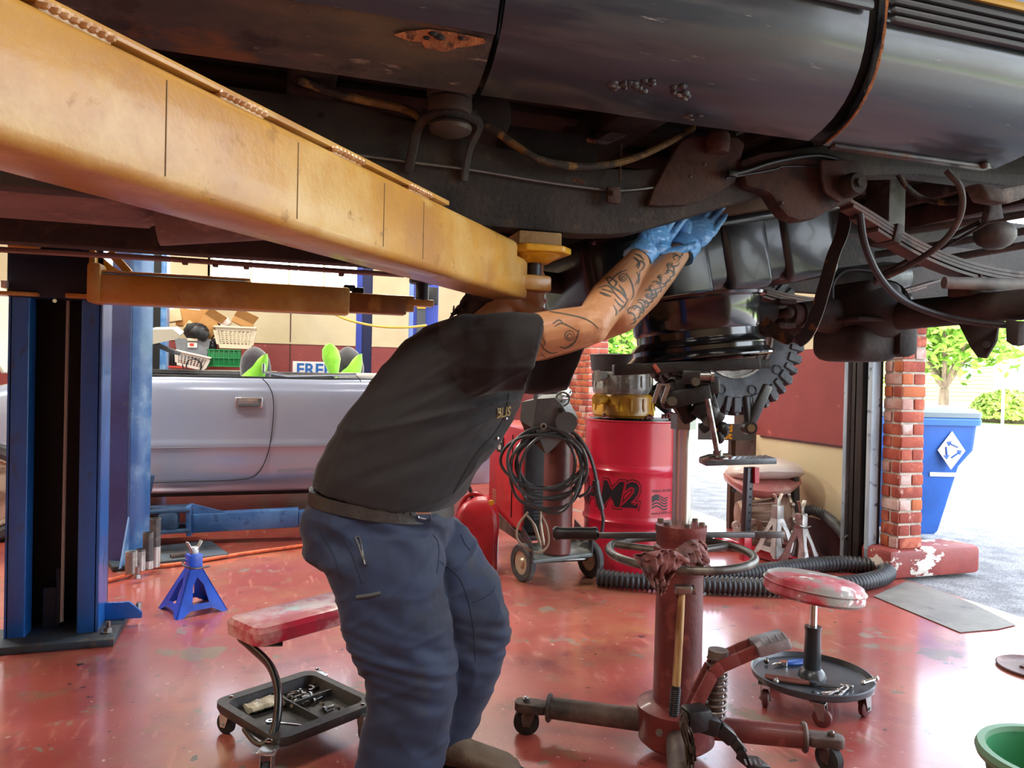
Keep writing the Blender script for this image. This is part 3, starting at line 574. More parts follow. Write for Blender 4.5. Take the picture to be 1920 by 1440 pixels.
# far yellow arm (three telescoping tubes) -------------------------------------------------
ay = YC-.05; A = Yp(182, 542, ay); Bp = D(760, 572, 3.42); dirn = (Bp-A).normalized(); L = (Bp-A).length
def seg(m, t0, t1, w, h, dz=0, bev=.012): m.bar(A+dirn*(L*t0)+V((0, 0, dz)), A+dirn*(L*t1)+V((0, 0, dz)), w, h, bev=bev)
m = MB(); seg(m, 0, .80, .11, .118); fa = m.build('far_arm', yellow, lift)
m = MB(); seg(m, -.02, .47, .09, .008, .07); seg(m, -.02, .02, .13, .16, .02); m.build('arm_cap', yellow, fa)
m = MB(); p0 = Yp(192, 475, ay); p1 = Yp(243, 512, ay); p2 = Yp(184, 512, ay); p3 = Yp(206, 472, ay); m.bar(p3, p1, .03, .03, bev=.004); m.plate([Yp(184, 476, ay+.05), Yp(212, 500, ay+.05), Yp(236, 514, ay+.05), Yp(184, 514, ay+.05)], (0, 1, 0), .01); m.build('arm_gusset', yellow, fa)
m = MB(); seg(m, .76, 1.0, .085, .085, -.004, .006); m.build('inner_tube', mat('amber_paint', '96602a', .45, 0, [('7d4d22', 4, .42, .6, 5), ('b07a38', 9, .55, .66, 5)], coat=.2), fa)
m = MB(); seg(m, .985, 1.03, .05, .07, .005, .004); seg(m, 1.0, 1.1, .06, .03, .012, .004); e = A+dirn*(L*1.06)+V((0, 0, .03)); m.build('arm_tip', yellow, fa)
m = MB(); m.cyl(e+V((0, 0, -.02)), e+V((0, 0, .075)), .03, n=20); m.lathe([(0, 0), (.055, 0), (.06, .01), (.06, .02), (0, .02)], e+V((0, 0, .07)), n=20); m.build('lift_pad', black, fa)
m = MB(); m.box(A+dirn*(L*.80)+V((0, 0, .062)), (.05, .05, .025), bev=.006); m.box(A+dirn*(L*.83)+V((0, 0, .05)), (.05, .05, .03), bev=.006); m.build('stop_block', black, fa)
# near arm ------------------------------------------------------------------------------
T = D(945, 516, 2.13); T.z = CAMH+(711-515)*2.13/FOC; S = D(0, 192, .80); S.z = T.z
dn = (T-S); dn.z = 0; LN = dn.length; dn.normalize(); sd_ = V((dn.y, -dn.x, 0)); P0 = S-dn*.55
nx, ny = P0.x-.1, P0.y-.12
narm = thing('lift_post', (nx, ny, 0), 'lift whose long yellow arm reaches to the wooden block under the pickup', 'vehicle lift')
HN = .150; WN = .13
def R_(*e): return Matrix((dn, -sd_, V((0, 0, 1)))).transposed()
m = MB(); T = T-dn*.055; mid = (P0+T)/2; m.box(mid, ((T-P0).length, WN, HN), bev=.017, M=R_(), seg=3); outer = m.build('lift_arm', yellow, narm)
# ledge along the top edge with open slots and weld beads
m = MB(); tl = D(752, 372, 1.72); tL = (tl-P0).dot(dn); c = P0+dn*(tL/2)+V((0, 0, HN/2+.012))+sd_*(.03); m.box(c, (tL, .05, .01), bev=.002, M=R_())
m.build('top_ledge', yellow, outer)
k = 0; s = .55
while s < tL:
    m = MB(); m.box(P0+dn*(s+.045)+V((0, 0, HN/2+.004))+sd_*.045, (.09, .02, .014), bev=.004, M=R_())
    for j in range(8): m.ball(P0+dn*(s+.005+j*.0115)+V((0, 0, HN/2+.006))+sd_*.056, (.008, .006, .006), 8)
    s += .26; m.build('weld_bead', mat('weld_paint', 'b98d5c', .35, 0, [('d9b98c', 30, .5, .6, 5)], coat=.4), outer)
for (px, d0) in ((230, .95), (458, 1.2), (602, 1.45), (672, 1.6)):
    q = D(px, 300, d0); s = (q-P0).dot(dn); m = MB(); m.box(P0+dn*s+sd_*(WN/2+.0003), (.0014, .001, HN*.78), M=R_()); m.build('scribe_mark', mat('brown_mark', '6a5026', .6), outer)
m = MB(); m.box(T+dn*.04+V((0, 0, -.016)), (.12, WN-.016, HN-.034), bev=.014, M=R_(), seg=3); m.build('inner_tube', yellow, outer)
m = MB(); e = T+dn*.06+V((0, 0, -.026)); e2_ = D(1002, 478, 2.17); e2_.z = e.z; m.bar(e, e2_+(e2_-e).normalized()*.045, .06, .046, bev=.01); m.build('arm_tip', yellow, outer)
pad = D(1002, 478, 2.17); px_, py_ = pad.x, pad.y
zt = CAMH+(713-466)*2.17/FOC; zb = CAMH+(713-487)*2.17/FOC
m = MB(); m.cyl((px_, py_, zb-.10), (px_, py_, zb+.01), .021, n=24); m.lathe([(.02, -.012), (.03, -.01), (.03, .0), (.02, .0)], (px_, py_, zb), n=24); stem = m.build('pad_screw', black, outer)
m = MB(); q = .092; oc = [(q, q*.6), (q*.6, q), (-q*.6, q), (-q, q*.6), (-q, -q*.6), (-q*.6, -q), (q*.6, -q), (q, -q*.6)]
m.prism(oc, (px_, py_, zb), (1, 0, 0), (0, 1, 0), (0, 0, 1), .002, .022, bev=.006); m.lathe([(.04, -.02), (.075, 0), (.075, .004), (.04, .004)], (px_, py_, zb), n=24); m.build('lift_pad', yelbright, outer)
m = MB(); p = T-dn*.14+V((0, 0, HN/2)); m.box(p+V((0, 0, .006)), (.06, .04, .012), bev=.004, M=R_()); m.torus(p+dn*.02+V((0, 0, .006)), (0, 0, 1), .02, .005, 20, 8); m.build('lock_pin', steel, outer)
blk = mat('worn_wood_block', 'cbb68a', .8, 0, [('b39a6c', 9, .45, .6, 6), ('6a5536', 16, .6, .66, 8), ('94794f', 3, .52, .62, 5)], bump=(40, .3))
m = MB(); b0, b1 = D(945, 445, 2.17), D(1063, 445, 2.14); ztb = 1.524; zbb = zb+.022
m.box(((px_-.006, py_, (ztb+zbb)/2)), (.125, .15, ztb-zbb), rz=R(-2), bev=.005)
tag(m.build('wooden_block', blk), 'pale scuffed wooden block wedged between yellow jack pad and truck frame', 'block')
# the column that carries the near arm stands just outside the picture
near = narm
m = MB()
for sx in (-1, 1): m.box((nx+sx*.16, ny, ZT/2), (.012, .34, ZT)); m.box((nx+sx*.13, ny+.16, ZT/2), (.07, .02, ZT), bev=.004)
m.box((nx, ny-.17, ZT/2), (.33, .012, ZT)); m.build('column', blue, near)
m = MB(); m.box((nx, ny, .015), (.5, .5, .03)); m.build('base_plate', MATS['base_grey_blue'], near)
m = MB(); m.box((nx, ny+.2, 1.39), (.3, .06, .26), bev=.006); m.build('carriage', MATS['carriage_navy'], near)
# ------------------------------------------------------------------ second lift (silver car bay)
def post_box(name, cx, cy, w, d, rz, label, ht=3.2, m1=None, m2=None):
    o = thing(name, (cx, cy, 0), label, 'vehicle lift'); return o
cn = Zp(238, 1056, .02); ang = R(-28)
e1 = V((math.cos(R(155)), math.sin(R(155)), 0)); e2 = V((math.cos(R(52)), math.sin(R(52)), 0))
def fit(px, py, d_): # length along e so that corner shows at px
    best = min((abs((lambda c: 960+FOC*c.dot(rt)/c.dot(fw))(cn+d_*(k*.004)-CP)-px), k*.004) for k in range(200)); return best[1]
L1, L2 = fit(189, 0, e1), fit(280, 0, e2)
lift2 = thing('lift_post', cn+e1*.1+e2*.1, 'blue lift column coloured with a shaded front and lit side face, low blue arm', 'vehicle lift')
H2 = 3.2
m = MB(); z_ = V((0, 0, 1))
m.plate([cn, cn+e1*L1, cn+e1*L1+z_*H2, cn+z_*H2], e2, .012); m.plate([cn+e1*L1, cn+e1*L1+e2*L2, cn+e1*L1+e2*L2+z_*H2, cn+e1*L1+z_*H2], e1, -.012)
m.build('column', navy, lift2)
m = MB(); m.plate([cn+z_*.0, cn+e2*L2, cn+e2*L2+z_*H2, cn+z_*H2], e1, .014, bev=.004); m.build('side_face', steelblue, lift2, label='scuffed side face with a lit tone in its colour')
m = MB(); m.plate([cn-e1*.0+z_*.26, cn+z_*.0-e2*.0-e1*.0, cn-(e2+e1)*.0+V((-.02, -.13, 0))], e2, .012); m.build('foot_gusset', steelblue, lift2)
m = MB(); m.box(cn+e1*.05+e2*.2+V((.1, .0, -.005)), (.62, .42, .03), rz=R(18), bev=.004); bp2 = m.build('base_plate', MATS['base_grey_blue'], lift2)
m = MB(); b0 = Zp(257, 1084, .025); m.cyl(b0, b0+z_*.02, .02, n=6); m.cyl(b0+z_*.02, b0+z_*.06, .01, n=10); m.build('anchor_bolt', steel, bp2)
# steel height-extension sleeves standing on the base plate
def sleeve(px, pyb, wpx, hpx, white_h, dk, label):
    b = Zp(px, pyb, .03); dd = depth(b); r = wpx*dd/FOC/2; h = hpx*dd/FOC; o = thing('extension_sleeve', b, label, 'sleeve', 'height extension sleeves by the navy column')
    if white_h: m = MB(); m.lathe([(r*.8, 0), (r, 0), (r, h*white_h), (r*.8, h*white_h), (r*.8, 0)], b, n=20); m.build('lower_sleeve', mat('zinc_pale', 'b9bab8', .4, .5, [('8f8f8c', 10, .5, .6, 5)]), o)
    if white_h < 1: m = MB(); m.lathe([(r*.78, h*white_h), (r*.98, h*white_h), (r*.98, h), (r*.78, h), (r*.78, h*white_h)], b, n=20); m.build('upper_sleeve', mat('sleeve_grey', dk, .45, .4, [('6e6e6c', 10, .5, .62, 5)]), o)
sleeve(246, 1074, 21, 40, 1, '505256', 'short plain zinc sleeve, the one standing first beside the shaded blue column')
sleeve(263, 1069, 18, 40, .9, '505256', 'short zinc sleeve with a dark rim, second from the shaded blue column')
sleeve(277, 1066, 19, 68, .22, '505256', 'medium dark steel sleeve with short zinc foot, third from the shaded blue column')
sleeve(290, 1062, 20, 90, .42, '505256', 'tallest dark steel sleeve with zinc lower half, last in the row by the shaded blue column')
# low blue arm
arm2 = lift2
a0 = D(352, 985, 4.9); a0.z = .13; a1 = D(560, 962, 5.05); a1.z = .155; dd = (a1-a0).normalized()
m = MB(); m.bar(a0+dd*.03, a1, .1, .12, bev=.008); ab2 = m.build('lift_arm', mat('arm_blue', '355f96', .38, 0, [('4f7db4', 6, .45, .62, 6), ('2a4a78', 12, .56, .68, 5)], coat=.2), arm2)
m = MB(); m.bar(a1, a1+dd*.35+V((0, 0, .005)), .08, .09, bev=.006); m.build('inner_tube', MATS['arm_blue'], ab2)
m = MB(); m.bar(a0+dd*.0+V((0, 0, .02)), a0+dd*.03+V((0, 0, .02)), .14, .19, bev=.004); m.plate([a0+dd*.03+V((0, -.03, .06)), a0+dd*.03+V((0, -.03, .125)), a0+dd*.23+V((0, -.03, .062))], (0, 1, 0), .02); m.build('arm_gusset', MATS['arm_blue'], ab2)
m = MB(); h0 = a0-dd*.13; m.box(h0+V((0, 0, -.03)), (.28, .24, .025), rz=.1, bev=.004); m.box(h0+V((0, 0, .095)), (.28, .22, .02), rz=.1, bev=.004); m.box(h0+V((.02, -.07, .035)), (.13, .1, .12), bev=.03); m.build('hinge_plate', mat('arm_dark_blue', '26405f', .45, 0, [('3a5576', 8, .5, .6, 5)]), ab2)
m = MB(); q = h0+V((-.12, -.05, 0)); m.box(q+V((0, 0, .12)), (.06, .05, .22), bev=.008); m.box(q+V((.01, 0, .27)), (.07, .05, .12), bev=.01, M=Matrix.Rotation(R(10), 3, 'Y')); m.build('release_handle', MATS['arm_dark_blue'], ab2)
# posts of the lifts near the back wall
def far_post(px0, px1, Y, ml, mr, split, label, extra=None):
    xA, xB, xS = Yp(px0, 600, Y).x, Yp(px1, 600, Y).x, Yp(split, 600, Y).x
    o = thing('lift_post', ((xA+xB)/2, Y+.1, 0), label, 'vehicle lift')
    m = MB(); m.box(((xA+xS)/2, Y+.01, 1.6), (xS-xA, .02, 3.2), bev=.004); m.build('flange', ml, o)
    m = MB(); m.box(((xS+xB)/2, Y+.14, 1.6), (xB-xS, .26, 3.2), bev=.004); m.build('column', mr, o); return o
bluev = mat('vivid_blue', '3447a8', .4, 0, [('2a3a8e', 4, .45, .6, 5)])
far_post(285, 311, 7.6, dark, steelblue, 300, 'blue lift column behind the cardboard boxes, partly behind the shaded blue column')
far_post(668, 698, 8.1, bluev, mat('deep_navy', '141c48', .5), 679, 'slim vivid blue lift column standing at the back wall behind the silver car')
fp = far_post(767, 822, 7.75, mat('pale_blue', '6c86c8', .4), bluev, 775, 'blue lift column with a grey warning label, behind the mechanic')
m = MB(); a, b = Yp(782, 570, 7.74), Yp(797, 638, 7.74); m.box(((a.x+b.x)/2, 7.745, (a.z+b.z)/2), (.09, .006, a.z-b.z)); lb = m.build('warning_label', mat('label_grey', '4a5058', .5), fp)
m = MB(); m.box(((a.x+b.x)/2, 7.74, a.z-.03), (.09, .006, .03)); m.build('yellow_band', yelbright, lb)
m = MB(); m.box((Yp(808, 560, 7.75).x, 7.7, Yp(808, 556, 7.75).z), (.12, .06, .18), bev=.01); m.build('carriage', black, fp)
m = MB(); ps = [Yp(540, 556, YB-.01)]+[D(x, y, d) for x, y, d in [(618, 586, 7.8), (660, 602, 7.5), (710, 612, 7.6), (760, 614, 7.55), (800, 610, 7.6)]]; m.tube(bez(ps, 8), .012, 8)
tag(m.build('air_hose', mat('yellow_hose', 'c0a040', .5)), 'thin yellow air hose sagging between the blue columns at the back wall', 'hose')
# ------------------------------------------------------------------ silver convertible
silver = mat('silver_paint', 'a6b0c6', .25, .4, [('a0acc6', 2, .4, .6, 4)], coat=.6)
YS = 5.55
car = thing('convertible_car', (-.4, 6.4, 0), 'silver open-top car with black and green seat covers, parked behind the blue columns', 'car')
zb = Yp(390, 708, YS+.02).z; zc = Yp(390, 830, YS).z; zs = Yp(390, 924, YS+.04).z; zd = Yp(390, 903, YS+.03).z
YCc = YS+.86
prof = [(.80, zs), (.83, zs+.02), (.845, zd-.01), (.858, zd+.015), (.862, zc-.12), (.866, zc-.05), (.872, zc-.035), (.874, zc-.005), (.868, zc+.012), (.866, zc+.03), (.862, zc+.2), (.852, zb-.09), (.836, zb-.035), (.815, zb-.008), (.79, zb)]
st = [(-2.5, .55, -.42, 0), (-2.42, .72, -.34, 0), (-2.2, .9, -.22, 0), (-1.9, .96, -.15, 0), (-1.5, .99, -.05, 0), (-1.2, 1, -.015, 1), (-.6, 1, 0, 1), (0, 1, 0, 1), (.45, 1, .0, 1), (.7, 1, .005, 0), (1.1, .985, .0, 0), (1.45, .95, -.02, 0), (1.68, .88, -.06, 0), (1.78, .8, -.16, 0)]
def ring(x, ws, dz, cock):
    hs = [(w*ws, z+(dz*((z-zs)/(zb-zs))**1.5)) for w, z in prof]; top = zb+dz
    inn = [(.74*ws, top+.004), (.71*ws, top-.01), (.68*ws, top-.32), (0, top-.36)] if cock else [(.74*ws, top+.006), (.71*ws, top+.01), (.5*ws, top+.02), (0, top+.03)]
    half = hs+inn
    return [(x, YCc-w, z) for w, z in half]+[(x, YCc+w, z) for w, z in half[-2::-1]]
m = MB(); rings = []
for i in range(len(st)-1):
    a, b = st[i], st[i+1]; n = 1 if a[3] != b[3] else 4
    for k in range(n): t = k/n; rings.append(ring(*(lerp(a[j], b[j], t) for j in range(3)), a[3]))
    if a[3] != b[3]: rings.append(ring(b[0]-.02, b[1], b[2], a[3]))
rings.append(ring(*st[-1])); m.loft(rings); body = m.build('body', silver, car, angle=40)
def cs(px, py): return Yp(px, py, YS-.012)
m = MB(); m.tube(bez([cs(x, y) for x, y in [(492, 710), (503, 722), (511, 740), (513, 765), (511, 800), (505, 840), (496, 868), (485, 886), (470, 896), (440, 900), (360, 903), (280, 905), (180, 907)]], 6), .0035, 6)
m.tube(bez([cs(x, y) for x, y in [(668, 704), (674, 711), (677, 716)]], 4), .003, 6); m.build('panel_gap', dark, car)
m = MB(); m.tube([cs(x, y) for x, y in [(520, 884), (580, 880), (640, 878)]], .003, 6); m.tube([cs(170, 842), cs(640, 836), cs(760, 835)], .0028, 6); m.build('trim_line', mat('line_grey', '6a6a72', .5), car)
m = MB(); p = cs(467, 755); s = depth(p)/FOC; m.box(p+V((0, .004, 0)), (50*s, .022, 21*s), bev=.02, seg=3); hd = m.build('door_handle', mat('handle_silver', 'c6c6ca', .2, .8), car, label='silver door handle')
m = MB(); m.box(p+V((0, -.012, -.018)), (38*s, .012, 8*s), bev=.008); m.cyl(cs(487, 751)+V((0, -.002, 0)), cs(487, 751)+V((0, -.01, 0)), .013, n=16); m.build('handle_recess', mat('recess', '55585e', .4), hd)
m = MB(); t0, t1 = Yp(278, 702, YS+.06), Yp(700, 700, YS+.06); m.box(((t0.x+t1.x)/2, YS+.09, zb+.006), (t1.x-t0.x+.6, .012, .016), bev=.004); m.build('window_seal', black, car)
m = MB(); m.box((-.2, YCc+.78, zb+.02), (2.0, .08, .06), bev=.02); m.box((-.2, YCc+.62, zb-.12), (2.2, .04, .3), bev=.01); m.build('far_door_trim', black, car)
# tonneau, seats
m = MB(); m.box((.95, YCc, zb+.03), (.75, 1.35, .05), bev=.025, seg=3); m.build('rear_deck', mat('deck_cream', 'c9c5bb', .4), car)
seatg = mat('green_seat_cover', '7cc52a', .6, 0, [('93d93a', 6, .45, .6, 4)], sheen=.3); seatk = mat('charcoal_seat_cover', '232029', .8, 0, [('34313b', 8, .45, .6, 5)], sheen=.4, bump=(30, .2))
def seat(px, Y, k, flip):
    c = Yp(px, 705, Y); s = depth(c)/FOC*k; o = MB(); f = -1 if flip else 1
    rings = []
    for (t, w, d) in ((-25, 26, 16), (0, 27, 18), (18, 28, 19), (34, 25, 17), (46, 17, 12), (53, 8, 6), (55, 1, 1)):
        cc = c+V((-f*s*t*.06, 0, s*t)); rings.append([cc+V((s*w*math.cos(a), s*d*1.6*math.sin(a), 0)) for a in [j*math.pi/10 for j in range(20)]])
    o.loft(rings); so = o.build('seat_cover', seatk, car)
    o = MB(); rings = []
    for (t, x, w) in ((-22, -8, 24), (-6, -2, 24), (8, 6, 19), (20, 12, 15), (32, 17, 10), (40, 21, 5)):
        cc = c+V((f*s*(x-6), -s*21, s*t)); rings.append([cc+V((s*w*math.cos(a), s*14*math.sin(a), s*2*math.cos(a))) for a in [j*math.pi/8 for j in range(16)]])
    o.loft(rings); o.build('green_panel', seatg, so, label='bright green panel')
seat(480, 5.95, 1.0, False); seat(655, 6.75, 1.0, False)
o = MB(); c = Yp(624, 690, 6.5); s = depth(c)/FOC
o.loft([[c+V((s*(w*math.cos(a)-t*.15), s*14*math.sin(a), s*t)) for a in [j*math.pi/8 for j in range(16)]] for t, w in ((-14, 8), (0, 12), (18, 17), (34, 15), (43, 8), (46, 1))]); o.build('seat_cover', seatg, car, label='green seat cover')
m = MB(); p = Yp(494, 700, 5.8); m.cyl(p, p+V((0, 0, .07)), .012, n=10); m.tube([p+V((0, 0, .01)), Yp(540, 704, 5.72), Yp(668, 702, 5.7)], .01, 8); m.build('belt_guide', chrome, car)
# windscreen frame, raised bonnet, wheel
m = MB(); hA, hB = Yp(338, 628, 5.95), Yp(345, 622, 7.0)
m.loft([[q+V((dx, 0, dz)) for dx, dz in ((-.28, -.10), (-.02, -.03), (0, .0), (-.05, .04), (-.22, .03), (-.33, -.03))] for q in (hA, (hA+hB)/2, hB)]); m.bar(hA+V((-.25, .02, -.05)), (-1.5, YS+.2, zb-.03), .05, .06, bev=.01); wf = m.build('windscreen_frame', mat('frame_cream', 'b9b6a6', .4, .2), car)
m = MB(); m.plate([hA+V((-.2, .04, -.07)), hB+V((-.2, 0, -.07)), (-1.5, YCc+.6, zb-.03), (-1.5, YS+.22, zb-.03)], (1, 0, .5), .006); m.build('windscreen', glass, wf)
m = MB(); m.box(hA+V((-.16, .25, -.08)), (.26, .4, .03), bev=.01, M=Matrix.Rotation(R(22), 3, 'Y')); m.build('sun_visor', mat('visor_grey', '4a4a4c', .6), wf)
m = MB(); m.plate([(-1.62, YS+.1, zb+.0), (-1.62, YCc+.7, zb), (-2.1, YCc+.6, zb+.8), (-2.1, YS+.2, zb+.8)], (1, 0, .6), .02, bev=.005); m.build('raised_bonnet', mat('bonnet_pale', 'b5b2a4', .4, .3), car)
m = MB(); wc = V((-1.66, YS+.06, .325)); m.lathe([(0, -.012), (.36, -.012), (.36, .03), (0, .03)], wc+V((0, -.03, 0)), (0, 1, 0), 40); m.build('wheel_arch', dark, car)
for x in (-1.66, 1.05):
    wc = V((x, YS+.07, .32)); m = MB(); tire(m, wc, .32, .2, (0, 1, 0), blocks=False, rin=.22); t = m.build('tire', tyrem, car)
    m = MB(); m.lathe([(0, -.085), (.05, -.09), (.06, -.075), (.2, -.06), (.215, -.095), (.225, -.095), (.225, .05), (0, .05)], wc, (0, 1, 0), 32); m.build('wheel_rim', alu, t)
    for yy in (YCc+.78,):
        m = MB(); m.cyl((x, yy-.1, .32), (x, yy+.08, .32), .32, n=32); m.build('tire', tyrem, car)
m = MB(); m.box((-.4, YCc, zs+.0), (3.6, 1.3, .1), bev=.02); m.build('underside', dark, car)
# ------------------------------------------------------------------ bench with boxes and baskets
YT = 8.75; zt = Yp(385, 693, YT).z
bx0, bx1 = Yp(250, 690, YT).x, Yp(520, 690, YT).x
bench = thing('workbench', ((bx0+bx1)/2, YT+.3, 0), 'pale bench at the back wall heaped with boxes and baskets', 'bench')
m = MB(); m.box(((bx0+bx1)/2, YT+.3, zt-.02), (bx1-bx0, .62, .04), bev=.005); m.build('top', mat('bench_top', 'b3a88c', .7), bench)
for x in (bx0+.1, bx1-.1):
    for y in (YT+.06, YT+.55): m = MB(); m.box((x, y, (zt-.04)/2), (.07, .07, zt-.04)); m.build('leg', brown, bench)
card = mat('cardboard', 'b98a52', .8, 0, [('a87a45', 3, .4, .6, 5)], bump=(30, .05)); cardp = mat('cardboard_pale', 'c9b896', .8, 0, [('b8a680', 3, .4, .6, 5)])
def carton(px, py, w, h, dp, Y, rot, mt, label, tape=True, flaps=False):
    c = Yp(px, py, Y); s = depth(c)/FOC; Mr = Matrix.Rotation(R(rot), 3, 'Y'); o = thing('cardboard_box', c, label, 'box', 'boxes on the bench')
    m = MB(); m.box(c, (w*s, dp, h*s), M=Mr, bev=.004); m.build('carton', mt, o)
    if tape: m = MB(); m.box(c+Mr @ V((0, -dp/2-.001, h*s*.3)), (w*s*.4, .003, h*s*.16), M=Mr); m.build('paper_label', white, o)
    if flaps:
        m = MB()
        m.plate([c+Mr @ V((a*w*s/2, -dp/2, b)) for a, b in ((-1, h*s/2), (1, h*s/2))]+[c+Mr @ V((w*s/2+.02, -dp/2-.06, h*s/2+.09)), c+Mr @ V((-w*s/2+.02, -dp/2-.06, h*s/2+.09))], (0, 1, .3), .005); m.build('flap', mt, o)
    return o
carton(323, 589, 32, 30, .2, YT+.35, -12, cardp, 'pale carton with white paper label, up against the blue column')
carton(364, 592, 56, 44, .25, YT+.42, 4, card, 'large brown carton with a paper label at the back of the heap')
carton(390, 614, 34, 36, .2, YT+.2, 32, card, 'brown carton tipped on its corner above the grey tote', tape=False, flaps=True)
carton(362, 622, 34, 26, .2, YT+.12, 38, cardp, 'open carton leaning over the black part on the grey tote', tape=False)
m = MB(); c = Yp(368, 622, YT+.02); m.ball(c, (.13, .1, .1), 14); m.box(c+V((.04, -.05, -.02)), (.18, .08, .12), bev=.03, M=Matrix.Rotation(.5, 3, 'Y')); m.box(c+V((-.05, -.06, .04)), (.09, .06, .09), bev=.02)
tag(m.build('engine_part', black), 'black moulded engine part lying in the tote between tipped cartons', 'car part')
def basket(px, pytop, pybot, wtop, wbot, Y, mt, label, cols, rows, name='laundry_basket', tilt=0):
    a = Yp(px, pytop, Y); b = Yp(px, pybot, Y); s = depth(a)/FOC; h = a.z-b.z; Mr = Matrix.Rotation(R(tilt), 3, 'Y')
    o = thing(name, b, label, 'basket'); m = MB(); W0, W1 = wbot*s/2, wtop*s/2; dp = .14
    def P(u, v, dy): # u -1..1, v 0..1
        return b+Mr @ V((u*lerp(W0, W1, v), dy*lerp(.8, 1, v), v*h))
    m.m = 0
    for (v0, v1) in ((0, .2), (.82, 1)):
        for dy in (-dp, dp): m.plate([P(-1, v0, dy), P(1, v0, dy), P(1, v1, dy), P(-1, v1, dy)], (0, 1, 0), .006)
    for i in range(cols+1):
        u = lerp(-1, 1, i/cols); du = .35/cols if 0 < i < cols else .12
        for dy in (-dp, dp): m.plate([P(u-du, .18, dy), P(u+du, .18, dy), P(u+du, .84, dy), P(u-du, .84, dy)], (0, 1, 0), .006)
    for j in range(1, rows): v = lerp(.18, .84, j/rows); m.plate([P(-1, v-.018, -dp), P(1, v-.018, -dp), P(1, v+.018, -dp), P(-1, v+.018, -dp)], (0, 1, 0), .006)
    for u in (-1, 1): m.plate([P(u, 0, -dp), P(u, 0, dp), P(u, 1, dp), P(u, 1, -dp)], (1, 0, 0), .006)
    m.plate([P(-1, 0, -dp), P(1, 0, -dp), P(1, 0, dp), P(-1, 0, dp)], (0, 0, 1), .006); m.build('basket_body', mt, o)
    m = MB(); loop = [P(-1, 1, -dp), P(1, 1, -dp), P(1, 1, dp), P(-1, 1, dp)]
    for i in range(4): m.bar(loop[i]+V((0, 0, 0)), loop[(i+1) % 4], .03, .022, bev=.008)
    m.build('basket_rim', mt, o); return o
cream = mat('cream_plastic', 'd8ceb4', .5); green = mat('green_plastic', '12783e', .45)
basket(441, 615, 654, 70, 54, YT+.15, cream, 'cream laundry basket standing on the green crate, cartons inside', 9, 7)
basket(358, 664, 690, 58, 46, YT+.05, white, 'white basket under the grey tote with a coiled cord in front', 9, 5, tilt=12)
m = MB(); c = Yp(363, 656, YT+.12); s = depth(c)/FOC; tote = thing('storage_tote', c, 'grey translucent storage tote with a red and white sticker', 'tote')
m.loft([[c+V((sx*w*s, sy*.14, z*s)) for sx, sy in ((-1, -1), (1, -1), (1, 1), (-1, 1))] for w, z in ((24, -19), (30, 17), (32, 17), (32, 20))]); m.build('tub', mat('tote_grey', '7d8288', .35, 0, [('6d7278', 3, .4, .6, 4)]), tote)
m = MB(); m.box(c+V((0, -.15, 8*s)), (16*s, .008, 9*s)); m.build('sticker', white, tote)
m = MB(); m.box(c+V((-1*s, -.156, 9*s)), (7*s, .006, 5*s)); m.build('red_mark', mat('signal_red', 'c23a2c', .5), tote)
m = MB(); m.box(c+V((0, -.15, 18*s)), (18*s, .02, 5*s), bev=.004); m.build('latch', cream, tote)
m = MB(); c = Yp(421, 672, YT+.12); s = depth(c)/FOC; crate = thing('plastic_crate', c, 'green plastic crate under the cream laundry basket', 'crate')
m.box(c, (58*s, .26, 32*s), bev=.006)
for k in range(-3, 4): m.box(c+V((k*8.5*s, -.135, 0)), (2.2*s, .02, 31*s), bev=.003)
for z in (-15, 0, 15): m.box(c+V((0, -.135, z*s)), (59*s, .024, 2.2*s), bev=.003)
m.build('crate_body', green, crate)
m = MB(); c = Yp(421, 606, YT+.15); s = depth(c)/FOC; m.box(c, (22*s, .1, 14*s), bev=.004, M=Matrix.Rotation(R(-35), 3, 'Y')); tag(m.build('paper_carton', mat('pinkish_white', 'd8c4bc', .6)), 'small white and pink carton sticking out of the cream basket', 'box')
carton(455, 606, 38, 12, .16, YT+.16, 24, card, 'flat brown carton lying open across the cream basket', tape=False, flaps=True)
m = MB(); c = Yp(325, 672, YT+.08); s = depth(c)/FOC
for k in range(5): m.box(c+V(((k-2)*4.3*s, 0, 0)), (3.6*s, .2, (32-k % 2*3)*s), bev=.003)
tag(m.build('binder_row', black), 'row of dark folders standing at the end of the bench', 'folders')
m = MB(); c = Yp(348, 689, YT-.0); m.box(c, (66*s, .12, 3*s), bev=.004, M=Matrix.Rotation(R(2), 3, 'Y')); tag(m.build('red_tray', MATS['signal_red']), 'flat red tool lying at the front edge of the bench', 'tool')
m = MB(); c = Yp(398, 650, YT+.1); m.ball(c, (.05, .06, .07), 10); m.ball(c+V((.02, 0, .06)), (.03, .04, .03), 10); m.box(c+V((-.0, .0, -.09)), (.08, .08, .12), bev=.02); tag(m.build('spray_gun', black), 'small black tool between grey tote and green crate', 'tool')
m = MB(); c = Yp(358, 684, YT-.06); m.torus(c, (0, 1, .1), .08, .008, 24, 6); m.torus(c+V((.03, -.01, -.01)), (.1, 1, .1), .075, .008, 24, 6); tag(m.build('coiled_cord', black), 'black coiled cord hanging in front of the white basket', 'cord')
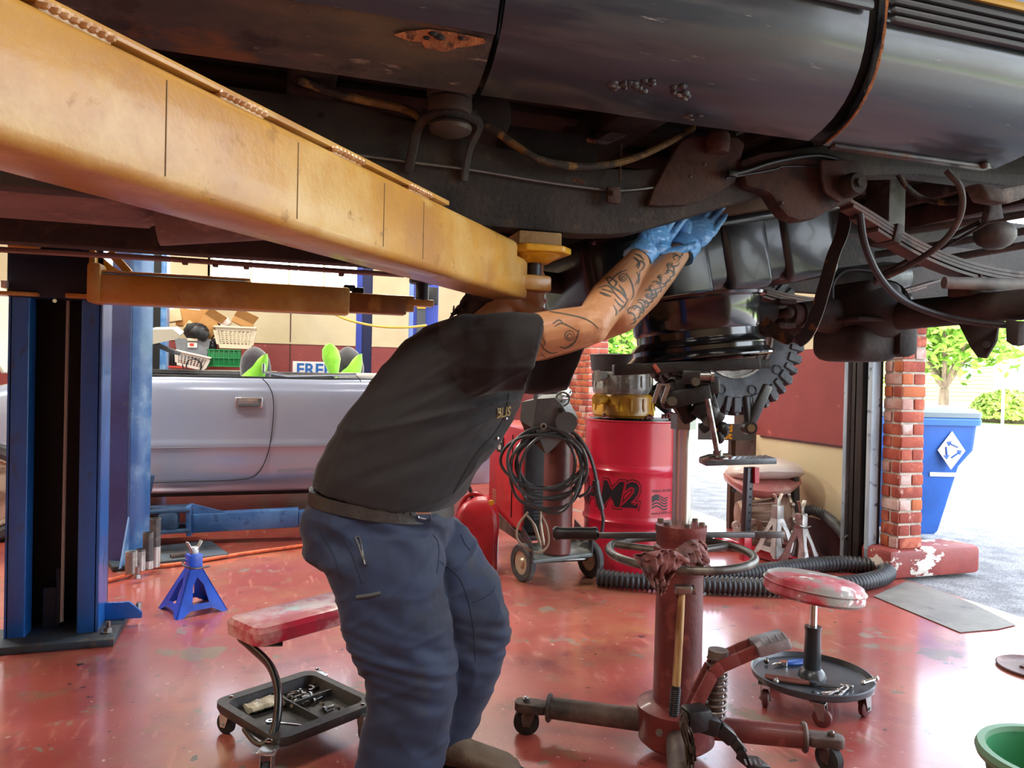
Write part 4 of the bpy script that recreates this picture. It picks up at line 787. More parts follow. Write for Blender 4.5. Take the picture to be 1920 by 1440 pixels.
# FREE sign
YG = YB-.35; a, b = Yp(549, 677, YG), Yp(622, 712, YG)
sg = thing('wall_sign', ((a.x+b.x)/2, YG, 1.0), 'white sign with blue capital letters leaning at the back wall', 'sign')
m = MB(); m.box(((a.x+b.x)/2, YG+.01, (a.z+b.z)/2), (b.x-a.x, .02, a.z-b.z), bev=.003); m.build('board', mat('sign_white', 'd9dcdc', .5), sg)
m = MB(); cap = Yp(553, 682, YG); sz = 32*depth(cap)/FOC; text_on(m, 'FREE', cap+V((.012, -.004, -sz*.66)), (1, 0, 0), (0, 0, 1), sz, bold=.004, sx=1.0); m.build('lettering', mat('sign_blue', '1f63b0', .5), sg)
m = MB(); m.box(((a.x+b.x)/2, YG+.05, (b.z)/2), (.5, .08, b.z-.002)); m.build('stand', brown, sg)
# ------------------------------------------------------------------ small floor things
redp = mat('red_gloss', 'c01832', .3, 0, [('a8142c', 3, .42, .6, 4)], coat=.4)
blued = mat('jack_blue', '0f58e0', .35, 0, [('0c48c0', 5, .45, .6, 4)], coat=.3)
def trapezoid_stand(name, base, W, H, colm, label, top, rz=0, pin=True):
    """four-legged stamped jack stand"""
    o = thing(name, base, label, 'jack stand'); b = V(base); Rm = Matrix.Rotation(rz, 3, 'Z'); m = MB(); wt = W*.2
    def C(sx, sy, t): w = lerp(W/2, wt/2+.004, t); return b+Rm @ V((sx*w, sy*w, t*H))
    for (ax, ay, bx, by) in ((-1, -1, 1, -1), (1, -1, 1, 1), (1, 1, -1, 1), (-1, 1, -1, -1)):
        def P(u, t): return lerp(C(ax, ay, t), C(bx, by, t), u)
        n = (C(bx, by, 0)-C(ax, ay, 0)).cross(V((0, 0, 1)))
        m.plate([P(0, 0), P(.12, 0), P(.3, .0+.14), P(.3, .62), P(.5, .8), P(.5, 1), P(0, 1)], n, -.006)
        m.plate([P(1, 0), P(1, 1), P(.5, 1), P(.5, .8), P(.7, .62), P(.7, .14), P(.88, 0)], n, -.006)
        m.plate([P(.28, .12), P(.72, .12), P(.72, .24), P(.28, .24)], n, -.006)
    m.build('base', colm, o)
    m = MB(); m.box(b+V((0, 0, H*1.05)), (wt+.015, wt+.015, H*.5), rz=rz, bev=.005); m.build('neck', colm, o)
    m = MB(); c = b+V((0, 0, H*1.36)); m.box(c, (wt*.75, wt*.6, H*.22), rz=rz, bev=.004)
    for s in (-1, 1): m.box(c+Rm @ V((s*wt*.46, 0, H*.13)), (wt*.16, wt*.62, H*.24), M=Rm @ Matrix.Rotation(s*.5, 3, 'Y'), bev=.003)
    m.build('saddle', top, o)
    if pin:
        m = MB(); z = H*.98; m.tube(bez([b+Rm @ V(p) for p in ((wt*.5, -wt*.7, z), (wt*-.2, -wt*.9, z+.004), (-wt*1.0, -wt*.5, z+.015), (-wt*1.05, wt*.2, z+.03), (-wt*.6, wt*.7, z+.03))], 6), .0045, 8); m.cyl(b+Rm @ V((wt*.3, -wt*.7, z)), b+Rm @ V((wt*1.3, -wt*.75, z+.004)), .006, n=8); m.build('locking_pin', steel, o)
    return o
jb = Zp(362, 1142, 0); trapezoid_stand('jack_stand', jb, .235, .2, blued, 'small bright blue jack stand standing alone on the red floor', mat('galv_saddle', 'b5b7b8', .35, .8), R(25))
# dusty oil stain patch handled in floor paint; orange hose
m = MB(); m.tube(bez([Zp(x, y, .014) for x, y in [(100, 1096), (183, 1091), (235, 1080), (262, 1066), (330, 1058), (400, 1047), (470, 1036), (530, 1028), (600, 1018), (680, 1006)]], 8), .011, 10)
tag(m.build('air_hose', mat('orange_hose', 'd9683a', .45, 0, [('b8552e', 12, .5, .6, 4)])), 'orange hose lying across the red floor behind the blue jack stand', 'hose')
m = MB(); c = Zp(333, 1046, .025); m.cyl(c+V((-.035, -.01, 0)), c+V((.03, .01, .004)), .026, n=18); m.cyl(c+V((.03, .01, .004)), c+V((.055, .02, .006)), .018, n=14); tag(m.build('pipe_fitting', rustm), 'small rusty pipe fitting lying on the floor near the sleeves', 'fitting')
# ---- creeper seat
def caster(o, p, rw=.03, yawc=0., wname='caster', fork=None, h=.085, rub=None, w=.024):
    m = MB(); p = V(p); d = V((math.cos(yawc), math.sin(yawc), 0)); s = V((-d.y, d.x, 0)); c = p+V((0, 0, rw))+d*.012
    m.lathe([(0, -w/2), (rw*.75, -w/2), (rw, -w/2+.005), (rw, w/2-.005), (rw*.75, w/2), (0, w/2)], c, s, 24); wh = m.build(wname, rub or rubber, o)
    m = MB()
    for k in (-1, 1): m.prism([(-.28*rw, -.25*rw), (.28*rw, -.25*rw), (.4*rw, .55*rw), (.3*rw, h-rw-.006), (-.9*rw, h-rw-.006), (-.7*rw, .85*rw)], c+s*(k*(w/2+.003)), d, (0, 0, 1), s, -.0015, .0015)
    m.box(p+V((0, 0, h-.005)), (.05, .05, .007), rz=yawc, bev=.002); m.cyl(c-s*(w/2+.008), c+s*(w/2+.008), .006, n=8); m.lathe([(0, 0), (.02, 0), (.02, .012), (0, .012)], p+V((0, 0, h-.012)), n=14); m.build('caster_fork', fork or steel, wh); return wh
zt_ = .115
cr = [Zp(x, y, zt_) for x, y in [(420, 1306), (498, 1398), (694, 1322), (600, 1248)]]
cb = [Zp(427, 1362, 0), Zp(497, 1430, 0), Zp(676, 1376, 0)]
creeper = thing('creeper_seat', (cr[0]+cr[2])/2*1, 'low rolling work seat with red padded top and black tool tray', 'rolling seat'); creeper.location.z = 0
ctr = sum(cr, V())/4; ux = (cr[2]-cr[1]+cr[3]-cr[0]).normalized(); uy = V((-ux.y, ux.x, 0)); LW = ((cr[2]-cr[1]).length+(cr[3]-cr[0]).length)/4; LD = ((cr[0]-cr[1]).dot(uy)+(cr[3]-cr[2]).dot(uy))/4
def rrect(a, b, r, n=5):
    out = []
    for (sx, sy, s0) in ((1, 1, 0), (-1, 1, 90), (-1, -1, 180), (1, -1, 270)):
        for k in range(n+1): t = R(s0+90*k/n); out.append((sx*(a-r)+r*math.cos(t), sy*(b-r)+r*math.sin(t)))
    return out
def rring(a, b, r, z): return [ctr+ux*p+uy*q+V((0, 0, z-zt_)) for p, q in rrect(a, b, r)]
m = MB(); m.loft([rring(LW*.80, LD*.72, .03, zt_-.035), rring(LW*.84, LD*.78, .03, zt_-.004), rring(LW*.86, LD*.8, .03, zt_), rring(LW, LD, .04, zt_), rring(LW, LD, .04, zt_-.016), rring(LW*.97, LD*.96, .04, zt_-.03), rring(LW*.78, LD*.7, .03, zt_-.042), rring(LW*.80, LD*.72, .03, zt_-.035)], cap=False)
m.loft([rring(LW*.81, LD*.73, .03, zt_-.036), rring(LW*.81, LD*.73, .03, zt_-.033)]); m.bar(ctr-uy*LD*.72+V((0, 0, -.022)), ctr+uy*LD*.72+V((0, 0, -.022)), .006, .022); m.bar(ctr-ux*LW*.0+V((0, 0, -.022))+uy*.02, ctr+ux*LW*.8+V((0, 0, -.022))+uy*.02, .006, .022)
tray = m.build('tray', mat('tray_black', '2a2a2a', .5, 0, [('3a3835', 9, .45, .6, 6), ('55504a', 20, .62, .72, 7)], bump=(60, .1)), creeper)
for i, c in enumerate(cr):
    q = ctr+(c-ctr)*.9; m = MB(); m.ball(q+V((0, 0, .0)), (.009, .009, .005), 10); m.build('tray_bolt', chrome, tray)
for i, c in enumerate(cr): q = (ctr+(c-ctr)*.92); caster(creeper, (q.x, q.y, 0), .032, (2.4, 4.4, 5.2, .5)[i], h=zt_-.018, fork=mat('plated_steel', 'b9bcbd', .25, .9))
zs_ = .335; s0, s1 = D(452, 1170, 2.34), D(700, 1136, 2.5)
sA = Zp(446, 1168, zs_+.03); sB = Zp(500, 1214, zs_); su = ux; pc = None
sy = uy; sw = .095; sl = .21
nearL = Zp(482, 1200, zs_-.0); cen = nearL+su*sl+sy*sw
def sring(a, b, r, z): return [cen+su*p+sy*q+V((0, 0, z)) for p, q in rrect(a, b, r, 6)]
m = MB(); m.loft([sring(sl-.01, sw-.01, .03, -.03), sring(sl, sw, .03, -.024), sring(sl+.002, sw+.002, .03, .012), sring(sl-.008, sw-.008, .03, .026), sring(sl-.04, sw-.035, .02, .032)]); m.build('seat', mat('seat_vinyl', 'b81c38', .4, 0, [('d0aca6', 3.4, .44, .6, 6), ('a82a3c', 12, .5, .6, 5), ('9fb0a0', 5, .6, .68, 6)], bump=(40, .08), coat=.1), creeper)
pth = bez([D(x, y, d_) for x, y, d_ in [(530, 1204, 2.36), (466, 1204, 2.33), (452, 1196, 2.31), (474, 1216, 2.29), (506, 1248, 2.24), (521, 1290, 2.19), (521, 1334, 2.15), (513, 1374, 2.12), (500, 1392, 2.11), (484, 1388, 2.13), (466, 1366, 2.2)]], 6)
m = MB(); m.tube(pth, .02, 12, flat=((0, 0, 1), .6)); m.build('seat_frame', mat('frame_black', '17181a', .3, 0, coat=.4), creeper)
def on_tray(a, b, z=.012): return ctr+ux*(LW*a)+uy*(LD*b)+V((0, 0, -.033+z))
def wrench(p, d, L, w, mt, label, name='wrench', cat='wrench', group=None, nrm=(0, 0, 1)):
    d = V(d).normalized(); n = V(nrm); s = n.cross(d); m = MB(); p = V(p)
    m.prism([(L*.1, -w*.3), (L*.9, -w*.35), (L*.9, w*.35), (L*.1, w*.3)], p, d, s, n, -.003, .003, bev=.0015)
    m.lathe([(w*.45, -.004), (w, -.004), (w, .004), (w*.45, .004), (w*.45, -.004)], p+d*(L*.04), n, 20)
    m.prism([(L*.88, -w*.4), (L*.93, -w), (L*1.04, -w*.9), (L*.97, -w*.4), (L*.96, w*.4), (L*1.04, w*.9), (L*.93, w), (L*.88, w*.4)], p, d, s, n, -.004, .004, bev=.001)
    return tag(m.build(name, mt), label, cat, group)
wrench(on_tray(-.62, -.12), ux*.55-uy*1.0, .15, .012, chrome, 'chrome combination wrench lying in the black tray of the rolling seat')
def bolt(p, d, L, r, mt, label, group):
    d = V(d).normalized(); m = MB(); m.cyl(p, p+d*L, r, n=12); m.cyl(p-d*r*1.3, p, r*1.8, n=6); return tag(m.build('bolt', mt), label, 'bolt', group)
def nut(p, r, mt, label, group):
    m = MB(); m.lathe([(r*.55, -r*.5), (r, -r*.5), (r, r*.5), (r*.55, r*.5), (r*.55, -r*.5)], p, (.3, .2, 1), 6); return tag(m.build('nut', mt), label, 'nut', group)
g = 'loose fasteners in the tray of the rolling seat'; rnd = random.Random(11); nb = bolt(on_tray(0, 0), ux, .03, .005, steel, 'loose steel bolt lying in the tray of the red rolling seat', g); nn = nut(on_tray(.0, .1), .009, steel, 'loose hex nut lying in the tray of the red rolling seat', g)
for k in range(13):
    c = nb.copy(); COL.objects.link(c); rz = rnd.uniform(0, 6.28); pos = on_tray(rnd.uniform(.1, .72), rnd.uniform(.05, .6), .008); b0 = on_tray(0, 0); Mx = Matrix.Translation(pos) @ Matrix.Rotation(rz, 4, 'Z') @ Matrix.Translation(-b0); c.location = Mx.translation; c.rotation_euler = (0, 0, rz)
    c['label'] = 'loose steel bolt lying in the tray of the red rolling seat'
for k in range(7):
    c = nn.copy(); COL.objects.link(c); c.location = on_tray(rnd.uniform(-.1, .6), rnd.uniform(-.5, .5), .012)-on_tray(0, .1)
nb.location = on_tray(.35, -.35, .008)-on_tray(0, 0)
m = MB(); rings = []
for i in range(9):
    t = i/8; rings.append([on_tray(lerp(-.62, .05, t), .5, .014)+uy*(.035*math.cos(a)*(1-.3*abs(t-.5)))+V((0, 0, .010*math.sin(a)*(1+.6*math.sin(i*2.1+3*a)))) for a in [j*math.pi/8 for j in range(16)]])
m.loft(rings); tag(m.build('plastic_bag', mat('clear_bag', 'b9b29a', .25, 0, [('8f8a78', 20, .45, .6, 6)], bump=(40, .6))), 'crumpled clear plastic parts bag in the tray of the rolling seat', 'bag')
# ---- round rolling stool
sc = Zp(1522, 1268, .1); stool = thing('rolling_stool', (sc.x, sc.y, 0), 'round red padded stool on a pole with round black tool tray and casters', 'stool')
TR = .2; zt2 = .1
m = MB(); m.lathe([(0, zt2-.012), (TR-.012, zt2-.012), (TR, zt2-.004), (TR+.003, zt2+.014), (TR-.003, zt2+.016), (TR-.01, zt2), (0, zt2)], (sc.x, sc.y, 0), n=56); m.build('tray', mat('tray_dark', '2d3238', .4, 0, [('3c4248', 5, .45, .6, 5)], coat=.2), stool)
for k in range(5):
    a = R(22+72*k+0); caster(stool, (sc.x+.165*math.cos(a), sc.y+.165*math.sin(a), 0), .03, a+1.2, h=zt2-.014, rub=mat('caster_red', '5a2a2a', .5))
sp = V((sc.x, sc.y, 0)); tilt = V((.02, 0, 1)).normalized()
m = MB(); m.lathe([(0, zt2), (.048, zt2), (.042, zt2+.02), (.03, zt2+.03), (.026, zt2+.16), (.028, zt2+.165), (.028, zt2+.175), (0, zt2+.175)], sp, n=28); m.build('gas_strut', mat('strut_black', '20262a', .35, 0, coat=.2), stool)
m = MB(); m.cyl(sp+V((0, 0, .26)), sp+V((0, 0, .39)), .013, n=20); m.build('strut_rod', chrome, stool)
sm = mat('stool_vinyl', 'a52e3c', .45, 0, [('c06870', 9, .45, .6, 7), ('8d8a84', 4.2, .53, .6, 8), ('d9d4d0', 16, .6, .64, 8)], bump=(30, .2))
m = MB(); sa = Matrix.Rotation(R(7), 3, 'Y') @ V((0, 0, 1)); m.lathe([(0, -.036), (.158, -.036), (.167, -.026), (.166, .006), (.158, .022), (.14, .03), (.08, .034), (0, .036)], sp+V((0, 0, .415)), sa, 56); st_ = m.build('seat', sm, stool)
m = MB(); m.torus(sp+V((0, 0, .415))+sa*.004, sa, .167, .004, 56, 8); m.build('piping', sm, st_)
m = MB(); m.lathe([(0, -.05), (.11, -.036), (.11, -.028), (0, -.028)], sp+V((0, 0, .415)), sa, 24); m.build('seat_plate', rustm, stool)
def tp(px, py): return Zp(px, py, zt2+.008)
bluegrip = mat('blue_grip', '1f4f9f', .4)
def pliers(a, b, op, mt, grip, label, gl=.55):
    a, b = V(a), V(b); d = (b-a); L = d.length; d.normalize(); s = V((0, 0, 1)).cross(d); o = thing('pliers', a, label, 'pliers')
    m = MB(); m.tube([a, a+d*L*.12, a+d*L*.36], [.003, .008, .012], 8, flat=((0, 0, 1), .6)); m.cyl(a+d*L*.36-V((0, 0, .006)), a+d*L*.36+V((0, 0, .008)), .014, n=14); m.build('jaws', mt, o)
    for k in (-1, 1): m = MB(); m.tube(bez([a+d*L*.36, a+d*L*.55+s*(k*op*.8), a+d*L*.8+s*(k*op), b+s*(k*op*.7)], 5), .0065, 8); m.build('handle', grip, o)
pliers(tp(1448, 1246), tp(1508, 1240), .012, chrome, bluegrip, 'blue handled slip-joint pliers in the tray of the red stool')
pliers(tp(1578, 1290), tp(1434, 1268), .012, black, mat('red_brown_grip', '6a3a32', .5), 'long needle-nose pliers with red-brown handles in the stool tray')
wrench(tp(1526, 1301), ray(1, 0)*0+V((.9, -.02, 0)), .11, .013, chrome, 'chrome ring wrench at the front rim of the stool tray', name='wrench')
wrench(tp(1548, 1306), V((.8, .35, 0)), .14, .012, chrome, 'chrome wrench pointing over the rim of the stool tray', name='wrench')
wrench(tp(1570, 1308), V((.75, .45, 0)), .13, .011, chrome, 'slim chrome wrench in the stool tray, second from the rim', name='wrench')
m = MB(); p = tp(1618, 1286)+V((0, 0, .01)); m.ball(p, .01, 10); m.cyl(p, p+V((.05, .0, .008)), .006, n=10); m.ball(p+V((.055, 0, .009)), .01, 10); tag(m.build('socket_adapter', chrome), 'small chrome socket adapter balanced on the stool tray rim', 'socket')
for (px, py, lb) in ((1437, 1242, 'small steel ball joint at the back of the stool tray'), (1455, 1280, 'tiny steel screw by the red-brown pliers in the stool tray')):
    m = MB(); p = tp(px, py); m.ball(p+V((0, 0, .004)), .01, 10); m.cyl(p, p+V((.01, .01, .012)), .004, n=8); tag(m.build('screw', steel), lb, 'screw')
# ---- corrugated exhaust hose
hp = bez([Zp(x, y, .048) for x, y in [(1122, 1082), (1180, 1089), (1260, 1093), (1330, 1097), (1400, 1099), (1480, 1101), (1560, 1098), (1625, 1090), (1662, 1078), (1655, 1064), (1610, 1058), (1560, 1057), (1500, 1062), (1440, 1070), (1380, 1077), (1328, 1081)]], 34)
m = MB(); rs = []; acc = 0; pts = []
for i, p in enumerate(hp):
    if i: acc += (p-hp[i-1]).length
lenH = acc; N = int(lenH/.0065); acc = 0; j = 0
cum = [0]
for i in range(1, len(hp)): cum.append(cum[-1]+(hp[i]-hp[i-1]).length)
for k in range(N):
    s = lenH*k/(N-1)
    while j < len(cum)-2 and cum[j+1] < s: j += 1
    t = (s-cum[j])/max(1e-9, cum[j+1]-cum[j]); pts.append(lerp(hp[j], hp[j+1], t)); rs.append(.047 if (k % 4) < 2 else .0385)
m.tube(pts, rs, 18, cap=False); m.tube(pts[:30], .036, 14, cap=True)
tag(m.build('exhaust_hose', mat('hose_black', '23262a', .5, 0, [('33373c', 6, .45, .6, 5)], coat=.1), angle=60), 'thick black corrugated exhaust hose looped on the floor behind the stool', 'hose')
# ---- lid and bucket at the right edge
m = MB(); c = Zp(1944, 1256, 0); m.lathe([(0, .012), (.06, .01), (.12, .004), (.135, .012), (.14, .01), (.138, 0), (0, 0)], c, n=40); m.bar(c+V((-.06, 0, .012)), c+V((.06, .02, .012)), .05, .008, bev=.003); tag(m.build('drain_cover', mat('brown_lid', '5a3a34', .5, .2, [('7a5a50', 6, .5, .62, 6)])), 'round brown metal lid lying flat on the floor at the photo edge', 'lid')
bk = Zp(1985, 1422, .24); bk2 = V((bk.x, bk.y, 0)); bo = thing('bucket', bk2, 'green tub with thick pale rim standing at the bottom corner of the floor', 'bucket')
gm = mat('bucket_green', '2c7d4c', .5, 0, [('3d8f5e', 4, .45, .6, 5), ('1f5f3a', 9, .55, .65, 6)])
m = MB(); m.lathe([(0, 0), (.115, 0), (.155, .235), (.147, .235), (.108, .012), (0, .012)], bk2, n=48); m.build('tub', gm, bo)
m = MB(); m.lathe([(.147, .225), (.168, .222), (.172, .235), (.166, .248), (.15, .248), (.147, .225)], bk2, n=48); m.build('rim', mat('bucket_rim', '6f9a7a', .5), bo)
# ------------------------------------------------------------------ under-hoist stand holding a wheel rim
HZ = .09; SB = Zp(1268, 1358, HZ); SX, SY = SB.x, SB.y
def sp_(z, dx=0, dy=0): return V((SX+dx, SY+dy, z))
standr = mat('stand_red', '76302c', .5, 0, [('5c2a27', 4, .42, .6, 6, (1, 1, .4)), ('8e4a40', 12, .54, .66, 7), ('3f3531', 6, .6, .7, 8)], bump=(50, .2), coat=.1)
standg = mat('stand_greasy', '4a3a34', .6, .2, [('6a5a50', 8, .45, .6, 7), ('322a27', 5, .54, .66, 6)], bump=(50, .3))
blk2 = mat('black_steel', '1b1b1c', .4, .3, [('2c2a28', 8, .5, .62, 6), ('4a4640', 18, .64, .72, 7)], bump=(50, .15))
stand = thing('under_hoist_stand', (SX, SY, 0), 'tall red foot-pumped hoist stand with handwheel and chrome ram under the fuel tank', 'jack')
m = MB(); m.lathe([(0, .035), (.095, .035), (.112, .05), (.114, .13), (.118, .14), (.118, .15), (.09, .162), (.073, .165), (0, .165)], sp_(0), n=40); hub = m.build('hub', standr, stand)
m = MB(); m.lathe([(0, .16), (.071, .16), (.069, .5), (.069, .545), (0, .545)], sp_(0), n=36); colm = m.build('column', standr, stand)
m = MB(); m.lathe([(0, .54), (.066, .54), (.07, .55), (.07, .6), (.078, .605), (.078, .625), (.071, .63), (.073, .665), (.076, .672), (.076, .69), (.06, .693), (0, .693)], sp_(0), n=36); coll = m.build('collar', standr, stand)
for k in range(6): a = k*1.047+.3; m = MB(); m.cyl(sp_(.69, .062*math.cos(a), .062*math.sin(a)), sp_(.702, .062*math.cos(a), .062*math.sin(a)), .009, n=6); m.build('collar_bolt', standg, coll)
m = MB(); m.cyl(sp_(.69), sp_(.985), .0285, n=32); m.build('ram', mat('chrome_ram', 'd6d7d3', .27, .9, [('b9b2a0', 3, .5, .62, 4, (1, 1, .2))]), stand)
m = MB(); m.cyl(sp_(.975), sp_(1.02), .037, n=6); m.cyl(sp_(1.02), sp_(1.05), .026, n=20); m.build('ram_nut', mat('nut_grey', '8d918f', .35, .7), stand)
hwc = sp_(.605); m = MB(); m.torus(hwc, (0, 0, 1), .212, .0125, 64, 12)
for a in (.25, 2.35, 4.45): m.tube([hwc+V((.06*math.cos(a), .06*math.sin(a), .0)), hwc+V((.21*math.cos(a), .21*math.sin(a), 0))], .011, 10)
m.build('handwheel', mat('wheel_steel', '4a4540', .4, .6, [('78736a', 9, .5, .62, 6)], bump=(40, .1)), stand)
# legs with casters
E1, E2 = Zp(1030, 1327, HZ), Zp(1508, 1382, HZ); l1 = (E1-SB).normalized(); l2 = (E2-SB).normalized()
l3 = V((-l2.y, l2.x, 0)); l3 = -l3 if l3.dot(fw) > 0 else l3
for (dv, LL) in ((l1, (E1-SB).length), (l2, (E2-SB).length), (l3, .40), (-l3, .40)):
    e = SB+dv*LL; s = V((-dv.y, dv.x, 0)); m = MB(); m.cyl(SB+dv*.09, e, .034, .032, n=24); lg = m.build('leg', standg if dv is not l2 else standr, stand)
    m = MB(); m.lathe([(0, -.006), (.04, -.006), (.044, 0), (.04, .006), (0, .006)], e, dv, 28); m.build('leg_flange', standg, lg)
    m = MB(); m.prism(rrect(.055, .03, .025), e+dv*.055, dv, s, (0, 0, 1), -.016, .012, bev=.004); m.build('leg_plate', standg, lg)
    m = MB(); bq = e+dv*.075; m.cyl(bq+V((0, 0, .01)), bq+V((0, 0, .022)), .012, n=6); m.ball(bq+V((0, 0, .022)), (.008, .008, .006), 8); m.build('pivot_bolt', steel, lg)
    caster(stand, (e+dv*.06).to_tuple()[:2]+(0,), .04, math.atan2(dv.y, dv.x)+(.2 if dv is l1 else -.9), h=HZ-.010, w=.034, fork=standg)
# foot pump, spring and pedals
q = lambda px, py, d: D(px, py, d)
m = MB(); p0, p1 = q(1340, 1345, 2.1), q(1347, 1222, 2.1); m.cyl(p0, p1, .019, n=20); m.cyl(lerp(p0, p1, .9), p1+(p1-p0)*.03, .028, n=20); pump = m.build('pump_cylinder', standg, stand)
m = MB(); w_ = (p1-p0).normalized(); u_, v_, _ = axes(w_); m.tube([lerp(p0, p1, .02+.9*k/140)+u_*(.027*math.cos(k*.40))+v_*(.027*math.sin(k*.40)) for k in range(141)], .0042, 7); m.build('spring', mat('spring_steel', '6a5f58', .4, .6), pump)
m = MB(); dp = V((.1, .03, 0))
for off in (0, .055):
    ps = [q(x, y, 2.06)+V((off*.5, off, 0)) for x, y in [(1292, 1352), (1308, 1318), (1336, 1264), (1352, 1250), (1384, 1236), (1430, 1216)]]
    for a, b in zip(ps[:-1], ps[1:]): m.bar(a, b+(b-a).normalized()*.004, .012, .034, bev=.003, upv=(.3, -.1, 1))
m.build('pedal_arm', standr, stand)
m = MB(); a, b = q(1424, 1220, 2.05), q(1484, 1203, 2.05); m.bar(a+V((0, .025, 0)), b+V((0, .025, 0)), .085, .03, bev=.004); tr_ = m.build('pedal_tread', mat('tread_grey', '8d888c', .5, .6, [('5f5a5c', 9, .5, .62, 6)], bump=(40, .2)), stand)
for k in range(4): m = MB(); c = lerp(a, b, .15+.23*k)+V((0, .01, .016)); m.bar(c+V((-.008, -.02, 0)), c+V((.01, .02, .002)), .005, .004, bev=.001); m.build('tread_ridge', MATS['tread_grey'], tr_)
m = MB(); ps = [q(x, y, 2.02) for x, y in [(1310, 1352), (1345, 1362), (1372, 1385), (1392, 1410)]]
for i, (a, b) in enumerate(zip(ps[:-1], ps[1:])): m.bar(a, b, .05-.008*i, .045-.008*i, bev=.006)
m.box(ps[0]+V((-.01, 0, .01)), (.07, .06, .06), bev=.01); m.cyl(q(1300, 1343, 2.0), q(1300, 1343, 2.08), .012, n=14); m.build('release_linkage', blk2, stand)
m = MB(); m.bar(q(1392, 1428, 2.0), q(1432, 1432, 2.02), .06, .014, bev=.003); m.bar(q(1388, 1405, 2.0), q(1400, 1430, 2.0), .02, .02, bev=.003)
m.build('release_pedal', blk2, stand)
m = MB()
for k in range(4): m.bar(q(1396+k*9, 1424, 1.99), q(1400+k*9, 1434, 1.97), .005, .004)
m.build('pedal_grip', MATS['tread_grey'], stand)
m = MB(); pb = sp_(.06)-V((0, .114, 0)); m.cyl(D(1236, 1374, 2.13), D(1236, 1374, 2.1), .011, n=6); m.build('hub_bolt', standg, hub)
# head of the stand
m = MB(); hc = sp_(1.06); ex = rt.copy(); ex.z = 0; ex.normalize(); ey = V((-ex.y, ex.x, 0))
def hp_(a, b, c): return hc+ex*a+ey*b+V((0, 0, c))
def H_(px, py, dd=2.23): return D(px, py, dd)
tl = Matrix.Rotation(R(4), 3, 'Y')
m.box(hp_(.0, 0, .045), (.08, .1, .06), bev=.008, M=Matrix((ex, ey, V((0, 0, 1)))).transposed()); m.box(hp_(-.02, 0, .0), (.05, .07, .05), bev=.008, M=Matrix((ex, ey, V((0, 0, 1)))).transposed())
m.bar(H_(1240, 752, 2.18), H_(1330, 735, 2.18), .05, .05, bev=.008); m.bar(H_(1300, 760, 2.2), H_(1352, 792, 2.2), .04, .05, bev=.01)
m.bar(H_(1290, 722, 2.2), H_(1345, 722, 2.2), .07, .05, bev=.01); m.bar(H_(1250, 715, 2.24), H_(1296, 790, 2.24), .05, .05, bev=.012); m.bar(H_(1318, 735, 2.2), H_(1335, 790, 2.2), .03, .06, bev=.012); m.ball(H_(1330, 775, 2.2), (.03, .03, .035), 14)
head = m.build('tilt_head', blk2, stand)
m = MB(); m.bar(H_(1150, 694, 2.22), H_(1420, 682, 2.22), .06, .032, bev=.003); m.bar(H_(1180, 692, 2.5), H_(1440, 682, 2.5), .05, .03, bev=.003); cb_ = m.build('cross_beam', blk2, stand)
m = MB(); m.bar(H_(1296, 708, 2.14), H_(1310, 700, 2.6), .05, .04, bev=.004); m.build('saddle_beam', blk2, stand)
m = MB(); m.bar(H_(1225, 684, 2.19), H_(1235, 698, 2.19), .02, .012, bev=.002); m.build('red_clip', mat('rust_red', '8a3a24', .6), cb_)
for (px, py, r) in ((1257, 752, .013), (1300, 716, .012), (1326, 790, .014)): m = MB(); c = H_(px, py, 2.15); m.cyl(c, c-fw*.03, r, n=20); m.build('pivot_pin', mat('pin_olive', '4f4b40', .45, .5), head)
m = MB(); a = H_(1240, 738, 2.14)
for dx in (-9, 8): m.bar(H_(1246+dx, 721, 2.14), H_(1234+dx, 756, 2.14), .004, .012)
m.bar(H_(1236, 721, 2.14), H_(1255, 721, 2.14), .012, .006); m.build('slot_plate', steel, head)
m = MB(); m.tube([H_(1303, 706, 2.15), H_(1330, 706, 2.15)], .014, 14); m.cyl(H_(1330, 706, 2.15), H_(1336, 706, 2.15), .02, n=16); m.build('adjuster_screw', steel, head)
for (a, b, w0) in (((1405, 800), (1440, 722), .03), ((1405, 800), (1400, 742), .026)):
    m = MB(); m.bar(H_(*a, 2.2), H_(*b, 2.2), .02, w0, bev=.006, upv=(1, .3, 0)); m.build('side_link', blk2, head)
m = MB(); c = H_(1404, 802, 2.18); m.cyl(c+fw*.02, c-fw*.02, .019, n=24); lb_ = m.build('link_boss', blk2, head); m = MB(); m.cyl(c-fw*.02, c-fw*.024, .011, n=20); m.build('bushing', mat('boss_brass', '6b5b3c', .5, .5), lb_)
m = MB(); m.tube([H_(1326, 748, 2.12), H_(1336, 800, 2.12), H_(1346, 852, 2.12)], .0085, 12); m.cyl(H_(1346, 845, 2.12), H_(1347, 862, 2.12), .014, n=16); m.tube([H_(1314, 862, 2.12), H_(1330, 857, 2.12), H_(1370, 855, 2.12)], .009, 10); m.ball(H_(1346, 858, 2.12), (.03, .03, .008), 14); m.build('tee_handle', steel, head)
m = MB(); m.bar(H_(1320, 790, 2.2), H_(1332, 806, 2.2), .03, .05, bev=.01); m.ball(H_(1356, 806, 2.18), (.016, .02, .024), 12); m.ball(H_(1348, 820, 2.18), (.016, .02, .02), 10); m.build('lock_knob', blk2, head)
